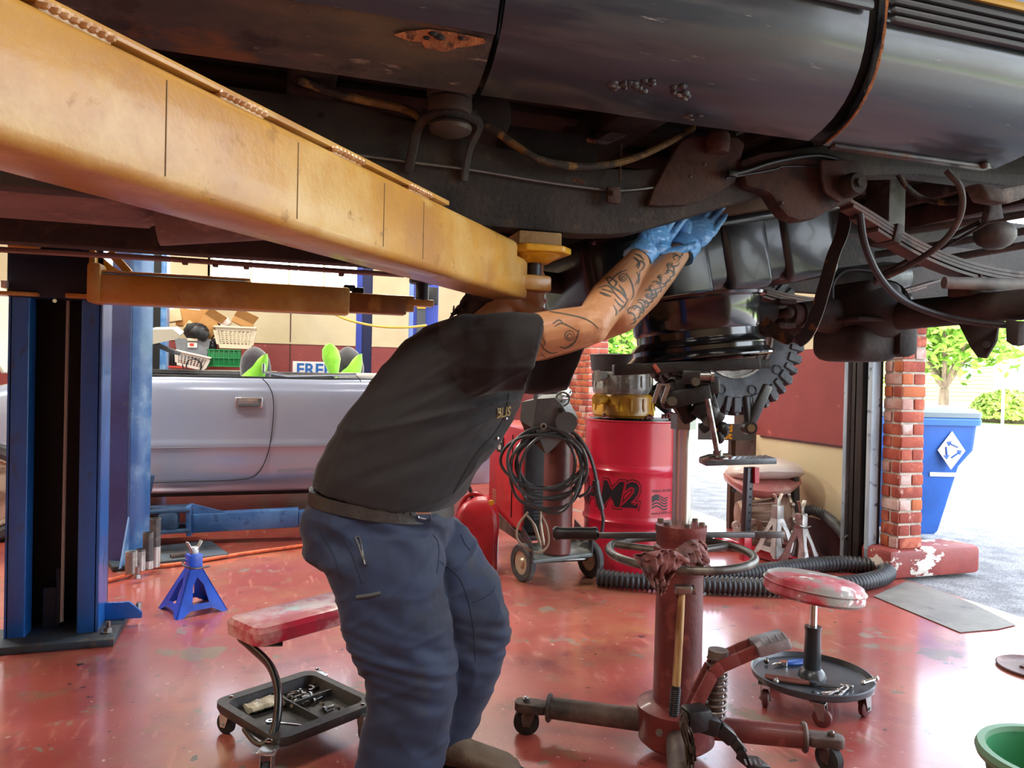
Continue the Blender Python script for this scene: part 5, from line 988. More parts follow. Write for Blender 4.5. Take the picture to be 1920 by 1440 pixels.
# ---- rim
rimm = mat('rim_black', '0c0d0f', .16, .2, [('17181b', 5, .5, .62, 5)], coat=.7, bump=(16, .02))
tv = (V((0, 0, 1))+ex*-.115+ey*.02).normalized(); rc = D(1311, 676, 2.40)
rim = thing('wheel_rim', rc, 'bare black steel wheel rim lying flat on the stand under the fuel tank', 'wheel rim')
RR = .2
KR = .229/.221; m = MB(); m.lathe([(KR*a_, b_*.86) for a_, b_ in [(.206, 0), (.221, .004), (.221, .010), (.207, .022), (.2, .032), (.2, .046), (.204, .05), (.197, .06), (.183, .075), (.183, .1), (.19, .112), (.193, .17), (.197, .195), (.2, .207), (.213, .213), (.216, .222), (.21, .225), (.195, .212), (.186, .19), (.18, .11), (.176, .08), (.19, .05), (.195, .02), (.206, 0)]], rc, tv, 72); m.build('barrel', rimm, rim)
m = MB(); m.lathe([(0, .04), (.05, .04), (.06, .03), (.13, .03), (.17, .05), (.19, .055), (.17, .06), (.13, .04), (0, .05)], rc, tv, 48); m.build('disc', rimm, rim)
# ---- pry bar laid on the handwheel, hammer, rags
bar_ = thing('pry_bar', D(1075, 1003, 2.42), 'long flat pry bar with black ribbed grip resting across the handwheel', 'pry bar')
zb_ = .625; g0, g1 = Zp(1036, 1000, zb_), Zp(1122, 1004, zb_); tip = Zp(1470, 1003, zb_); off = ey*.0
bd = (tip-g0); bd.z = 0; bd.normalize()
m = MB(); Lg = (g1-g0).length; u_, v_, _ = axes(bd); pr = [(0, 0), (.014, .0), (.021, .006), (.0225, .016), (.0195, .026), (.019, .05), (.0205, .08), (.02, Lg-.02), (.0225, Lg-.008), (.019, Lg), (.0, Lg)]; m.lathe(pr, g0, bd, 24); grip = m.build('grip', mat('grip_black', '1a1b1d', .45, coat=.1), bar_)
for k in range(5): m = MB(); c = g0+bd*(.045+.012*k)-ey*.0195+V((0, 0, .002)); m.bar(c+V((0, 0, .006))-bd*.003, c+V((0, 0, -.006))+bd*.003, .003, .003); m.build('grip_rib', black, grip)
m = MB(); m.bar(g1, tip-bd*.1, .018, .018, bev=.003); m.bar(tip-bd*.1, tip, .014, .02, bev=.003); m.build('blade', mat('bar_grey', '77787a', .35, .7, [('4c4c4e', 5, .45, .6, 5, (.3, 1, 1))]), bar_)
ham = thing('hammer', D(1268, 1200, 2.15), 'wood handled hammer hanging head up on the red stand column', 'hammer')
dz_ = depth(sp_(.4))-.085
a, b, c = D(1279, 1105, dz_), D(1268, 1285, dz_), D(1262, 1352, dz_-.0)
m = MB(); m.tube([a, lerp(a, b, .5), b], [.0095, .0115, .012], 14); m.build('wood_handle', mat('hickory', 'b08d5c', .5, 0, [('8f6e42', 6, .45, .6, 6, (3, 3, .2)), ('c9a878', 14, .52, .64, 5, (3, 3, .3))]), ham)
m = MB(); m.tube([b, lerp(b, c, .1), c], [.0125, .0145, .0135], 16)
for k in range(14): m.torus(lerp(b, c, .12+.06*k), c-b, .0142, .0012, 18, 5)
m.build('rubber_grip', black, ham)
m = MB(); m.bar(a+ex*-.022, a+ex*.028, .03, .026, bev=.006); m.cyl(a+ex*.028-V((0, 0, .002)), a+ex*.036, .014, n=16); m.build('head', steel, ham)
def cloth(name, rows, mt, label, amp, freq, seed, thick=.004, cat='rag', nv=26):
    rows = [bez([V(p) for p in r], nv//max(1, len(r)-1)) for r in rows]; n = min(len(r) for r in rows); cols = [bez([r[j] for r in rows], 7) for j in range(n)]; k = len(cols[0]); P = [[cols[j][i] for j in range(n)] for i in range(k)]
    m = MB(); F = []
    for i in range(k):
        for j in range(n):
            p = P[i][j]; d = mnoise.noise(V((j*freq, i*freq*.45, seed)))*amp+mnoise.noise(V((j*freq*2.3, i*freq, seed+9)))*amp*.5; P[i][j] = p-fw*d
    A = [p for r in P for p in r]; Bk = [p+fw*thick for p in A]; N_ = len(A); fs = []
    for i in range(k-1):
        for j in range(n-1):
            a = i*n+j; q4 = (a, a+1, a+n+1, a+n); fs.append(q4); fs.append(tuple(x+N_ for x in q4[::-1]))
    edge = [j for j in range(n)]+[i*n+n-1 for i in range(1, k)]+[(k-1)*n+j for j in range(n-2, -1, -1)]+[i*n for i in range(k-2, 0, -1)]
    for a, b in zip(edge, edge[1:]+edge[:1]): fs.append((b, a, a+N_, b+N_))
    m.add(A+Bk, fs); return tag(m.build(name, mt, angle=60), label, cat)
ragm = mat('rag_maroon', '6d3a38', .9, 0, [('7f4a46', 6, .42, .6, 6), ('552c2c', 9, .55, .66, 6)], bump=(300, .1), sheen=.2)
dr = depth(sp_(.6))-.08
def rr_(pts, d): return [D(x, y, d+e) for x, y, e in pts]
cloth('rag', [rr_([(1262, 1036, .04), (1282, 1008, .05), (1300, 1003, .06), (1322, 1014, .05)], dr), rr_([(1262, 1036, .0), (1285, 1020, -.01), (1308, 1016, -.01), (1326, 1028, .02)], dr), rr_([(1265, 1045, -.05), (1285, 1036, -.07), (1310, 1032, -.06), (1330, 1044, -.03)], dr), rr_([(1276, 1052, -.09), (1292, 1052, -.11), (1312, 1050, -.1), (1330, 1056, -.06)], dr), rr_([(1285, 1058, -.12), (1300, 1064, -.13), (1316, 1062, -.12), (1329, 1060, -.08)], dr)], ragm, 'bunched maroon shop rag stuffed between the stand collar and the handwheel', .05, .35, 3)
cloth('rag', [rr_([(1186, 1042, -.16), (1225, 1034, -.17), (1258, 1031, -.16), (1292, 1048, -.14)], dr), rr_([(1196, 1056, -.175), (1228, 1052, -.18), (1256, 1052, -.18), (1284, 1060, -.16)], dr), rr_([(1208, 1076, -.18), (1228, 1076, -.185), (1246, 1078, -.185), (1268, 1068, -.18)], dr), rr_([(1216, 1090, -.18), (1230, 1096, -.185), (1242, 1097, -.185), (1256, 1090, -.18)], dr), rr_([(1226, 1104, -.18), (1233, 1112, -.185), (1239, 1115, -.185), (1246, 1110, -.18)], dr)], ragm, 'maroon shop rag hanging in a point from the front of the handwheel', .035, .33, 8)
cloth('rag', [rr_([(1276, 1338, 0), (1284, 1334, 0), (1294, 1342, 0)], 2.0), rr_([(1274, 1362, -.01), (1286, 1360, -.03), (1298, 1366, -.01)], 2.0), rr_([(1282, 1395, -.01), (1292, 1394, -.03), (1304, 1398, -.01)], 1.98), rr_([(1284, 1425, 0), (1294, 1424, -.02), (1302, 1428, 0)], 1.97), rr_([(1284, 1440, 0), (1292, 1446, -.02), (1300, 1438, 0)], 1.96)], mat('rag_brown', '4a3a30', .9, 0, [('5f4c40', 6, .42, .6, 6)], bump=(200, .15)), 'dark brown rag tucked at the foot of the stand by the pedal', .03, .4, 5)
# ------------------------------------------------------------------ red drum and what stands on it
DC = D(1182, 1059, 4.55); DC.z = 0; DR, DH = .284, .885
drum = thing('oil_drum', DC, 'tall red steel drum with black lettering and a printed flag', 'drum')
pf = [(0, .012), (DR-.006, .012), (DR, 0), (DR+.004, .006), (DR+.002, .016)]
for zc_ in (.305, .595): pf += [(DR, zc_-.04), (DR+.001, zc_-.02), (DR+.010, zc_-.006), (DR+.011, zc_+.004), (DR+.002, zc_+.018), (DR, zc_+.04)]
pf += [(DR, DH-.012), (DR+.005, DH-.006), (DR+.004, DH), (DR-.006, DH), (DR-.008, DH-.014), (0, DH-.014)]
m = MB(); m.lathe(pf, DC, n=72); drum_b = m.build('shell', mat('drum_red', 'c21f38', .28, 0, [('b01a30', 3, .42, .6, 5), ('8f1626', 6, .62, .72, 6)], coat=.3, bump=(5, .03)), drum)
afac = math.atan2(CP.y-DC.y, CP.x-DC.x)
def on_drum(vs, fs, x0, z0_, off, name, mt):
    # lay flat lettering round the drum: x to the right as seen from outside
    m = MB(); m.add([(DC.x+(DR+off)*math.cos(afac+(x+x0)/DR), DC.y+(DR+off)*math.sin(afac+(x+x0)/DR), z0_+y) for x, y in vs], fs); return m.build(name, mt, drum_b)
ink = mat('print_black', '15171c', .5); redink = mat('print_red', 'b31c34', .35)
for (bo, of, mt, nm) in ((.019, .0015, ink, 'lettering_outline'), (.0145, .0025, redink, 'lettering_gap'), (.004, .0035, ink, 'lettering')):
    vs_, fs_ = text_mesh('CAM2', .2, bold=bo, shear=.18, sx=.92); on_drum(vs_, fs_, -.455, .40, of, nm, mt)
vs_, fs_ = text_mesh('MADE IN USA', .022); on_drum(vs_, fs_, .115, .485, .002, 'lettering', ink)
vs_, fs_ = text_mesh('www.CAM2.com', .021); on_drum(vs_, fs_, .112, .36, .002, 'lettering', ink)
m = MB()
def dq(x, z, off=.002): a = afac+x/DR; return (DC.x+(DR+off)*math.cos(a), DC.y+(DR+off)*math.sin(a), z)
def flagz(x, t): return .392+t*.07+.012*math.sin(x*55)
def patch(x0, x1, t0, t1, n=10):
    for i in range(n):
        xa_, xb_ = lerp(x0, x1, i/n), lerp(x0, x1, (i+1)/n); m.add([dq(xa_, flagz(xa_, t0)), dq(xb_, flagz(xb_, t0)), dq(xb_, flagz(xb_, t1)), dq(xa_, flagz(xa_, t1))], [(0, 1, 2, 3)])
patch(.115, .16, .5, 1)
for t in (.0, .26): patch(.115, .22, t, t+.12)
for t in (.5, .72, .92): patch(.165, .22, t, t+.1)
m.build('printed_flag', ink, drum_b)
def round_jug(name, cx, cz, r, h, mt, label, spout=True):
    c = DC+V((cx, -.02, cz)); o = thing(name, c, label, 'oil container'); m = MB()
    pr = [(0, 0), (r*.94, 0), (r, .015), (r, h*.35), (r*.985, h*.4), (r*.985, h*.9), (r*.93, h), (r*.3, h), (0, h)]; m.lathe(pr, c, n=48)
    for k in range(14): a = k*.449; m.box(c+V((r*.99*math.cos(a), r*.99*math.sin(a), h*.55)), (.012, .014, h*.55), rz=a, bev=.004)
    m.build('body', mt, o)
    if spout: m = MB(); e = c-ex*(r*.72)-ey*(r*.72)+V((0, 0, h*.78)); m.cyl(e, e-ex*.04-ey*.05, .028, n=16); m.cyl(e-ex*.04-ey*.05, e-ex*.05-ey*.062, .033, n=16); m.build('spout', mt, o)
    return o
mY = mat('oily_yellow', 'b98a22', .3, 0, [('8a6216', 5, .45, .6, 6, (1, 1, .3)), ('d0a838', 12, .55, .66, 5)], coat=.3)
mG = mat('oily_grey', '8a8d88', .3, 0, [('5a5650', 7, .42, .58, 7, (2, 2, .2)), ('b5b8b4', 14, .56, .66, 5)], coat=.3)
m = MB(); cc = DC+V((0, 0, DH)); m.lathe([(0, 0), (.27, -.002), (.275, .004), (0, .012)], cc-V((0, 0, .006)), n=40); tag(m.build('drum_tray', dark), 'dark tray sunk in the top of the red drum', 'tray')
round_jug('drain_container', -.08, DH+.012, .182, .135, mY, 'round oily yellow drain container on top of the red drum')
round_jug('drain_container', -.09, DH+.149, .175, .13, mG, 'round grey oil stained drain container stacked on the yellow one')
m = MB(); c = DC+V((-.12, 0, DH+.281)); m.lathe([(0, 0), (.15, 0), (.16, .09), (.165, .095), (.16, .1), (.15, .095), (.14, .012), (0, .01)], c, n=36); tag(m.build('drain_pan', mat('pan_black', '2a2628', .5)), 'black oil pan topping the stack of drain containers', 'pan')
fu = DC+V((.19, -.12, DH)); o = thing('funnel', fu, 'black funnel standing in the red drum beside the yellow container', 'funnel')
fa_ = (V((0, 0, 1))-ex*.55-ey*.1).normalized(); m = MB(); m.lathe([(.016, 0), (.02, .05), (.025, .06), (.085, .19), (.088, .22), (.084, .22), (.08, .19), (.02, .065), (.014, .05), (.012, 0), (.016, 0)], fu+V((0, 0, -.0)), fa_, 32); m.build('cone', black, o)
pinkrag = mat('pink_rag', 'a5787c', .9, 0, [('8a5c60', 8, .42, .6, 6)], bump=(200, .2))
for (x0, x1, y0, y1, sd_2, lb) in ((1130, 1182, 772, 788, 2, 'faded pink rag under the yellow container on the drum'), (1184, 1226, 776, 789, 6, 'second pink rag peeping over the drum rim by the funnel'), (1240, 1268, 772, 788, 9, 'small pink rag at the outer edge of the drum top')):
    d_ = 4.55-.2; cloth('rag', [[D(lerp(x0, x1, t), lerp(y1, y0, .2+.8*s*(.4+.6*abs(math.sin(3*t+sd_2)))), d_+.02*s) for t in (0, .33, .66, 1)] for s in (0, .5, 1)], pinkrag, lb, .03, .4, sd_2)
# ------------------------------------------------------------------ welder on its cart, cylinder, helmet
WX, WY = 1.425, 4.14
weld = thing('welder', (WX+.16, WY+.3, 0), 'red welding machine on a two-wheeled cart with coiled black cable', 'welder')
wred = mat('welder_red', 'b8232b', .35, 0, [('a01c24', 3, .42, .6, 4)], coat=.3)
m = MB(); m.box((WX+.16, WY+.36, .52), (.32, .7, .62), bev=.02, seg=3); wb = m.build('cabinet', wred, weld)
m = MB(); m.box((WX+.16, WY+.0, .5), (.3, .03, .56), bev=.008)
for k in range(10): m.box((WX+.16, WY-.017, .3+k*.02), (.2, .006, .006))
m.build('rear_panel', black, wb)
m = MB(); y = WY+.3; x = WX-.003; m.box((x, WY+.45, .69), (.006, .14, .1), bev=.01); lg_ = m.build('badge', ink, wb)
m = MB()
for (yy, zz, w, h) in ((.0, .022, .08, .012), (.0, -.0, .012, .05), (-.02, -.02, .01, .03), (.022, -.02, .01, .03), (0, -.028, .05, .008)): m.box((x-.004, WY+.45+yy, .69+zz), (.002, w, h))
m.build('badge_mark', white, lg_)
m = MB(); m.box((x, WY+.2, .52), (.004, .006, .5)); m.build('panel_gap', dark, wb)
m = MB()
for k in range(7): m.box((x, WY+.56, .3+k*.014), (.003, .08, .005))
m.build('vent', mat('vent_tan', '9a6a50', .6), wb)
m = MB(); m.box((WX+.17, WY+.36, .185), (.34, .74, .03), bev=.004); m.plate([(WX-.02, WY-.2, .17), (WX-.02, WY+.7, .17), (WX-.02, WY+.7, .3), (WX-.02, WY+.1, .22)], (1, 0, 0), .006); m.build('cart_deck', mat('cart_brown', '3f302c', .5, 0, [('55443c', 6, .5, .62, 6)]), weld)
pl0 = [Zp(x, y, .14) for x, y in [(998, 1058), (1110, 1044), (1088, 1016), (985, 1026)]]
m = MB(); m.plate(pl0, (0, 0, 1), .02, bev=.003); cy_c = Zp(1043, 1038, .16); m.build('cylinder_platform', mat('platform_grey', '5f6664', .5, .3, [('8a8f8c', 6, .5, .62, 6), ('3f4240', 9, .6, .7, 6)]), weld)
m = MB(); m.plate([pl0[1], pl0[1]+V((0, .0, .09)), pl0[2]+V((0, .1, .12)), pl0[2]+V((0, .1, 0))], (1, 0, 0), .006); m.plate([pl0[0], pl0[0]+V((0, 0, .1)), pl0[3]+V((0, .1, .12)), pl0[3]+V((0, .1, 0))], (1, 0, 0), .006); m.build('platform_cheek', black, weld)
for (px, py) in ((980, 1090), (1106, 1082)):
    b = Zp(px, py, 0); wc_ = b+V((0, 0, .104)); ax_ = (ex*.85+ey*.53).normalized()
    m = MB(); m.lathe([(.065, -.02), (.095, -.022), (.104, -.012), (.104, .012), (.095, .022), (.065, .02), (.065, -.02)], wc_, ax_, 40); t_ = m.build('wheel', mat('wheel_rubber', '3a3a3c', .7, 0, [('55554f', 8, .5, .62, 6)]), weld)
    m = MB(); m.lathe([(0, -.02), (.02, -.02), (.03, -.008), (.066, -.014), (.066, .014), (.03, .008), (0, .02)], wc_, ax_, 28); m.build('wheel_hub', mat('hub_cream', 'b3a68c', .4, .4), t_)
m = MB(); m.cyl(Zp(980, 1090, 0)+V((0, 0, .104)), Zp(1106, 1082, 0)+V((0, 0, .104)), .01, n=10); m.build('axle', steel, weld)
# cylinder
cyl = thing('gas_cylinder', cy_c, 'brown gas cylinder standing on the welder cart behind the coiled cable', 'gas cylinder')
cr_ = .078; zt_c = CAMH-(795-708)*depth(cy_c)/FOC
m = MB(); m.lathe([(0, 0), (cr_-.01, 0), (cr_, .012), (cr_, zt_c-.12-.1), (cr_*.93, zt_c-.12-.04), (cr_*.7, zt_c-.12+.01), (cr_*.35, zt_c-.12+.04), (cr_*.3, zt_c-.12+.07), (0, zt_c-.12+.07)], cy_c, n=36); m.build('shell', mat('cylinder_brown', '5a2f2c', .4, 0, [('6e3c38', 4, .42, .6, 5), ('4a2826', 9, .55, .66, 6)], coat=.2), cyl)
cv_ = cy_c+V((0, 0, zt_c-.12+.07)); m = MB(); m.cyl(cv_, cv_+V((0, 0, .06)), .016, n=14); m.cyl(cv_+V((-.035, 0, .035)), cv_+V((.05, 0, .035)), .014, n=14); m.ball(cv_+V((.05, 0, .06)), (.025, .02, .025), 14); m.cyl(cv_+V((.02, -.03, .075)), cv_+V((.02, .01, .075)), .026, n=20); m.build('regulator', chrome, cyl)
# cable coil on the welder
cabm = mat('cable_black', '343a3b', .4, 0, coat=.15); cdp = depth(cy_c)-.13; rnd = random.Random(5)
for k in range(8):
    cx, cyy = 1022+rnd.uniform(-8, 10), 874+rnd.uniform(-10, 16); rx, ry = rnd.uniform(50, 78), rnd.uniform(44, 76); ph = rnd.uniform(0, 6)
    pts = [D(cx+rx*math.cos(a)*(1+.05*math.sin(2*a+ph)), cyy+ry*math.sin(a)*(1+.05*math.cos(3*a+ph)), cdp+.02*math.sin(a*2+ph)-.012*k*.6) for a in [j*2*math.pi/40 for j in range(40)]]
    m = MB(); m.tube(pts, .0088, 8, loop=True); m.build('cable_loop', cabm, weld)
m = MB(); m.tube(bez([D(x, y, cdp-.02) for x, y in [(1066, 806), (1085, 820), (1104, 850), (1114, 880), (1119, 905)]], 6), .010, 10); m.build('gun_cable', cabm, weld)
m = MB(); m.tube([D(1117, 900, cdp-.02), D(1120, 925, cdp-.02), D(1128, 955, cdp-.02)], [.017, .019, .016], 12); m.tube(bez([D(1128, 955, cdp-.02), D(1131, 975, cdp-.02), D(1128, 1000, cdp-.02)], 5), .009, 10); m.tube([D(1108, 912, cdp-.03), D(1100, 925, cdp-.03), D(1085, 932, cdp-.03)], .008, 8); m.build('welding_gun', mat('gun_dark', '2c3236', .4, coat=.1), weld)
m = MB(); m.tube(bez([D(x, y, cdp-.0) for x, y in [(990, 960), (972, 985), (970, 1010), (990, 1030), (1012, 1036), (1028, 1020), (1026, 990), (1015, 965)]], 6), .006, 8); m.build('earth_lead', mat('lead_tan', '8a7a66', .5), weld)
m = MB()
for (a, b, c) in (((988, 966), (1002, 985), (1014, 1024)), ((1014, 958), (1014, 985), (1020, 1022))): m.tube(bez([D(*a, cdp-.03), D(*b, cdp-.03), D(*c, cdp-.03)], 5), [.006]*5+[.010]*5+[.004], 8, flat=((0, 1, 0), .5))
m.build('earth_clamp', mat('clamp_bronze', '8a8070', .35, .8), weld)
# helmet hung on the cylinder
hd_ = depth(cy_c)-.16
def HP(px, py, d=0): return D(px, py, hd_+d)
helm = thing('welding_helmet', HP(1022, 800, .06), 'grey welding helmet hung over the neck of the brown gas cylinder', 'helmet')
hgm = mat('helmet_grey', '666d6d', .42, 0, [('565d5d', 5, .42, .6, 5)], bump=(60, .05))
sh = [(1006, 748), (1040, 746), (1054, 760), (1072, 790), (1068, 800), (1046, 832), (1024, 852), (1004, 806), (996, 800)]
m = MB(); n_ = len(sh); f_ = [HP(x, y) for x, y in sh]; bk_ = [HP(x+12, y-8, .2) for x, y in sh]; m.loft([f_, [lerp(p, q_, .5)+up*.0 for p, q_ in zip(f_, bk_)], bk_]); m.build('shell', hgm, helm, angle=30)
m = MB(); fr = [(978, 754), (1006, 748), (996, 800), (1004, 806), (980, 792), (975, 788)]
m.loft([[HP(978, 754, .02), HP(1007, 748, -.002), HP(998, 802, -.002), HP(975, 789, .02)], [HP(990, 750, .2), HP(1015, 744, .2), HP(1010, 795, .2), HP(988, 786, .2)]]); m.build('visor_hood', hgm, helm)
m = MB(); m.loft([[HP(976, 790, .022), HP(999, 802, .0), HP(1024, 851, .0), HP(990, 822, .022)], [HP(988, 788, .18), HP(1010, 796, .18), HP(1034, 842, .18), HP(1000, 815, .18)]]); m.build('lens_frame', mat('lens_dark', '2c2220', .2, coat=.4), helm)
m = MB(); c = HP(1062, 792, -.01); m.lathe([(0, -.006), (.05, -.006), (.056, .0), (.056, .02), (0, .02)], c, -fw, 36); m.build('side_disc', mat('disc_grey', '555b5c', .45), helm)
m = MB(); c = HP(1019, 799, -.004); m.cyl(c, c-fw*.018, .017, n=24); k_ = m.build('grind_knob', alu, helm); m = MB(); m.cyl(c-fw*.018, c-fw*.024, .010, n=18); m.build('knob_cap', dark, k_)
m = MB(); c = HP(1050, 769, -.004); m.cyl(c, c-fw*.02, .013, n=20); m.build('adjust_knob', black, helm)
m = MB(); m.tube(bez([HP(x, y, d) for x, y, d in [(1004, 750, .02), (1006, 734, .03), (1024, 728, .06), (1046, 736, .08), (1052, 752, .04)]], 6), .012, 8, flat=((0, 1, 0), .4)); m.torus(HP(1055, 748, .04), -fw, .035, .006, 24, 8); m.build('headgear', mat('headgear_grey', '6a6c64', .5), helm)
# ---- fuel can
gc = D(893, 1062, 4.38); gc.z = 0; s = 4.38/FOC; can = thing('fuel_can', gc, 'red plastic fuel can with a small yellow vent cap, beside the welder', 'fuel can')
canm = mat('can_red', 'a81f28', .35, 0, [('8f1a22', 4, .42, .6, 4)], coat=.2)
def gr(w0, w1, y0_, z, dx0=0): return [gc+ex*(s*x)+ey*y+V((0, 0, z)) for x, y in [(a_, b_) for a_, b_ in rrect((w1-w0)/2*1, y0_, 0.0001, 0)]]
def cring(x0, x1, dy, z, r=8):
    out = []
    for a_, b_ in rrect((x1-x0)/2, dy/s, r, 4): out.append(gc+ex*(s*(a_+(x0+x1)/2))+ey*(s*b_)+V((0, 0, z)))
    return out
m = MB(); m.loft([cring(-32, 36, .1, 0), cring(-38, 40, .115, .02, 12), cring(-39, 41, .115, .28, 12), cring(-36, 38, .11, .34, 12), cring(-26, 28, .09, .39, 10), cring(-4, 22, .06, .425, 8), cring(0, 18, .045, .43, 6)]); m.build('tank', canm, can)
m = MB(); m.tube(bez([gc+ex*(s*x)+V((0, -.0, z)) for x, z in [(12, .42), (-6, .44), (-22, .42), (-32, .36), (-36, .3)]], 6), .014, 10); m.build('handle', canm, can)
m = MB(); c = D(921, 942, 4.25); m.cyl(c, c-fw*.02, .014, n=18); m.build('vent_cap', yelbright, can)
m = MB(); m.tube(bez([gc+ex*(s*x)+V((0, 0, z)) for x, z in [(-10, .40), (-14, .46), (-22, .50), (-34, .52)]], 5), .011, 10); m.build('spout', black, can)
# ------------------------------------------------------------------ things by the side wall
stp = thing('step_stand', Zp(1398, 1016, 0), 'perforated metal step on a red post with long red floor beams', 'step stand')
dS = 4.55; a, b = D(1322, 868, dS), D(1455, 864, dS)
m = MB(); m.bar(a+ey*.07, b+ey*.07, .17, .035, bev=.004)
for i in range(12):
    for j in range(4): c = lerp(a, b, (i+.5+(.5 if j % 2 else 0))/12.6)+ey*(.01+j*.04)+V((0, 0, .019)); m.ball(c, (.010, .007, .004), 6)
stt = m.build('step', mat('step_grey', '5a5f62', .4, .5, [('43484a', 8, .5, .62, 5)]), stp)
pt_, pb_ = D(1404, 876, dS+.08), D(1398, 1000, dS+.08)
m = MB(); m.bar(pb_, pt_, .045, .045, bev=.004, upv=(0, 1, 0)); po = m.build('post', mat('post_dark', '3f3f42', .4, .5), stp)
m = MB()
for k in range(8): p = lerp(pt_, pb_, .08+k*.12); m.cyl(p-fw*.021+ex*.012, p-fw*.024+ex*.012, .007, n=10)
m.build('post_holes', dark, po)
m = MB(); m.bar(D(1414, 876, dS+.07), D(1414, 905, dS+.07), .03, .06, upv=(0, 1, 0)); f1 = D(1398, 1020, dS+.1); m.bar(pb_, V((pb_.x, pb_.y, .03)), .055, .055, bev=.004, upv=(0, 1, 0)); m.build('sleeve', redp, stp)
for (p, q_) in (((1345, 1012), (1532, 1066)), ((1300, 1022), (1400, 1022))):
    m = MB(); m.bar(Zp(*p, .035), Zp(*q_, .035), .06, .06, bev=.006); m.build('floor_beam', redp, stp)
# board with yellow letters in the doorway
bo_ = D(1375, 810, 5.75); s = 5.75/FOC; bx_ = V((.25, -.97, 0)); bx_ = ex
sg2 = thing('banner_board', bo_, 'dark grey board with yellow lettering behind the stand, by the brown door post', 'sign')
m = MB(); m.box(bo_, (132*s, .02, 31*s), M=Matrix((bx_, V((-bx_.y, bx_.x, 0)), V((0, 0, 1)))).transposed()); m.build('board', mat('board_grey', '4f5458', .5), sg2)
m = MB(); n2 = V((-bx_.y, bx_.x, 0)); text_on(m, 'Food', bo_-n2*.012-bx_*(43*s)+V((0, 0, 1*s)), bx_, (0, 0, 1), 17*s, bold=.003, sx=1.15); text_on(m, 'Vest', bo_-n2*.012-bx_*(43*s)-V((0, 0, 12.5*s)), bx_, (0, 0, 1), 17*s, bold=.003, sx=1.3); m.build('lettering', yelbright, sg2)
m = MB(); m.box(bo_+V((0, .03, 0))*0+n2*.03-V((0, 0, .4)), (.04, .04, bo_.z)); m.build('stake', brown, sg2)
# white and red hull-shaped tank
hc2 = D(1424, 900, 5.1); s = 5.1/FOC
hull = thing('fuel_tank_shell', hc2, 'white and faded red hull-shaped plastic tank on the gearbox by the wall', 'tank')
hw = mat('hull_white', 'd0c6be', .35, 0, [('c2b2a8', 4, .45, .6, 5)], coat=.2); hr = mat('hull_red', 'b8706a', .4, 0, [('cfa89e', 4, .45, .6, 5)], coat=.2)
def hring(x, hz0, hz1, dy): return [hc2+ex*(s*x)+ey*(dy*math.cos(a_))+V((0, 0, s*(lerp(hz0, hz1, .5+.5*math.sin(a_))))) for a_ in [j*math.pi/9 for j in range(18)]]
m = MB(); m.loft([hring(-64, 8, 14, .02), hring(-58, 4, 24, .1), hring(-40, 2, 34, .17), hring(0, 2, 44, .2), hring(40, 4, 42, .2), hring(66, 8, 34, .16), hring(70, 14, 26, .08)]); m.build('upper_shell', hw, hull)
m = MB(); m.loft([hring(-66, 6, 12, .03), hring(-58, -8, 8, .12), hring(-30, -28, 4, .17), hring(0, -34, 6, .19), hring(40, -28, 8, .18), hring(66, -10, 12, .12), hring(70, 4, 14, .06)]); m.build('lower_shell', hr, hull)
m = MB(); c = D(1376, 920, 4.92); m.cyl(c, c-fw*.01, .012, n=14); m.build('drain_hole', dark, hull)
# gearbox on the floor
gx = D(1440, 965, 5.0); s = 5.0/FOC; gbx = thing('gearbox', V((gx.x, gx.y, 0)), 'bare aluminium car gearbox resting on the floor at the wall', 'gearbox')
gal = mat('gearbox_alu', 'a0887a', .55, .5, [('87705f', 7, .42, .6, 7), ('5c4d44', 12, .58, .7, 7)], bump=(40, .4))
m = MB(); w_ = ex; m.lathe([(0, -60*s), (22*s, -58*s), (26*s, -50*s), (20*s, -44*s), (26*s, -10*s), (30*s, 8*s), (38*s, 20*s), (40*s, 30*s), (0, 30*s)], gx, w_, 28)
for k in range(9): a_ = k*.7; m.bar(gx-w_*(44*s)+V((0, 0, 0))+ey*(.08*math.cos(a_))+V((0, 0, .08*math.sin(a_))), gx+w_*(10*s)+ey*(.1*math.cos(a_))+V((0, 0, .1*math.sin(a_))), .012, .014, bev=.003)
m.box(gx+V((0, 0, -.11))-w_*.05, (.3, .22, .06), bev=.01, M=Matrix((ex, ey, V((0, 0, 1)))).transposed()); m.box(gx+V((0, 0, -.17))-w_*.05, (.26, .2, .08), bev=.02, M=Matrix((ex, ey, V((0, 0, 1)))).transposed()); m.build('case', gal, gbx)
m = MB(); fc = gx+w_*(30*s); m.lathe([(28*s, 0), (41*s, 0), (43*s, .01), (41*s, .02), (28*s, .02), (28*s, 0)], fc, w_, 36)
for k in range(10): a_ = k*.628; m.cyl(fc+ey*(.148*math.cos(a_))+V((0, 0, .148*math.sin(a_))), fc+w_*.02+ey*(.148*math.cos(a_))+V((0, 0, .148*math.sin(a_))), .016, n=10)
m.build('bell_flange', alu, gbx)
m = MB(); m.lathe([(0, .0), (27*s, 0), (20*s, .03), (0, .04)], fc, w_, 28); m.build('bell_recess', dark, gbx)
for (px, py, r_, lb) in ((1412, 988, .055, 0), (1380, 985, .03, 0)): m = MB(); c = D(px, py, 4.86); m.lathe([(r_*.4, 0), (r_, 0), (r_, .03), (r_*.4, .03), (r_*.4, 0)], c, -fw, 24); m.build('port_flange', gal, gbx)
trapezoid_stand('jack_stand', D(1500, 1056, 4.55)*1, .2, .26, mat('stand_alu', 'a8a6a2', .45, .5, [('c9c8c4', 8, .45, .6, 6), ('7f7a74', 14, .58, .68, 6)]), 'scuffed silver jack stand with a handle rod, beside the red step beam', alu, R(20)).location.z = 0
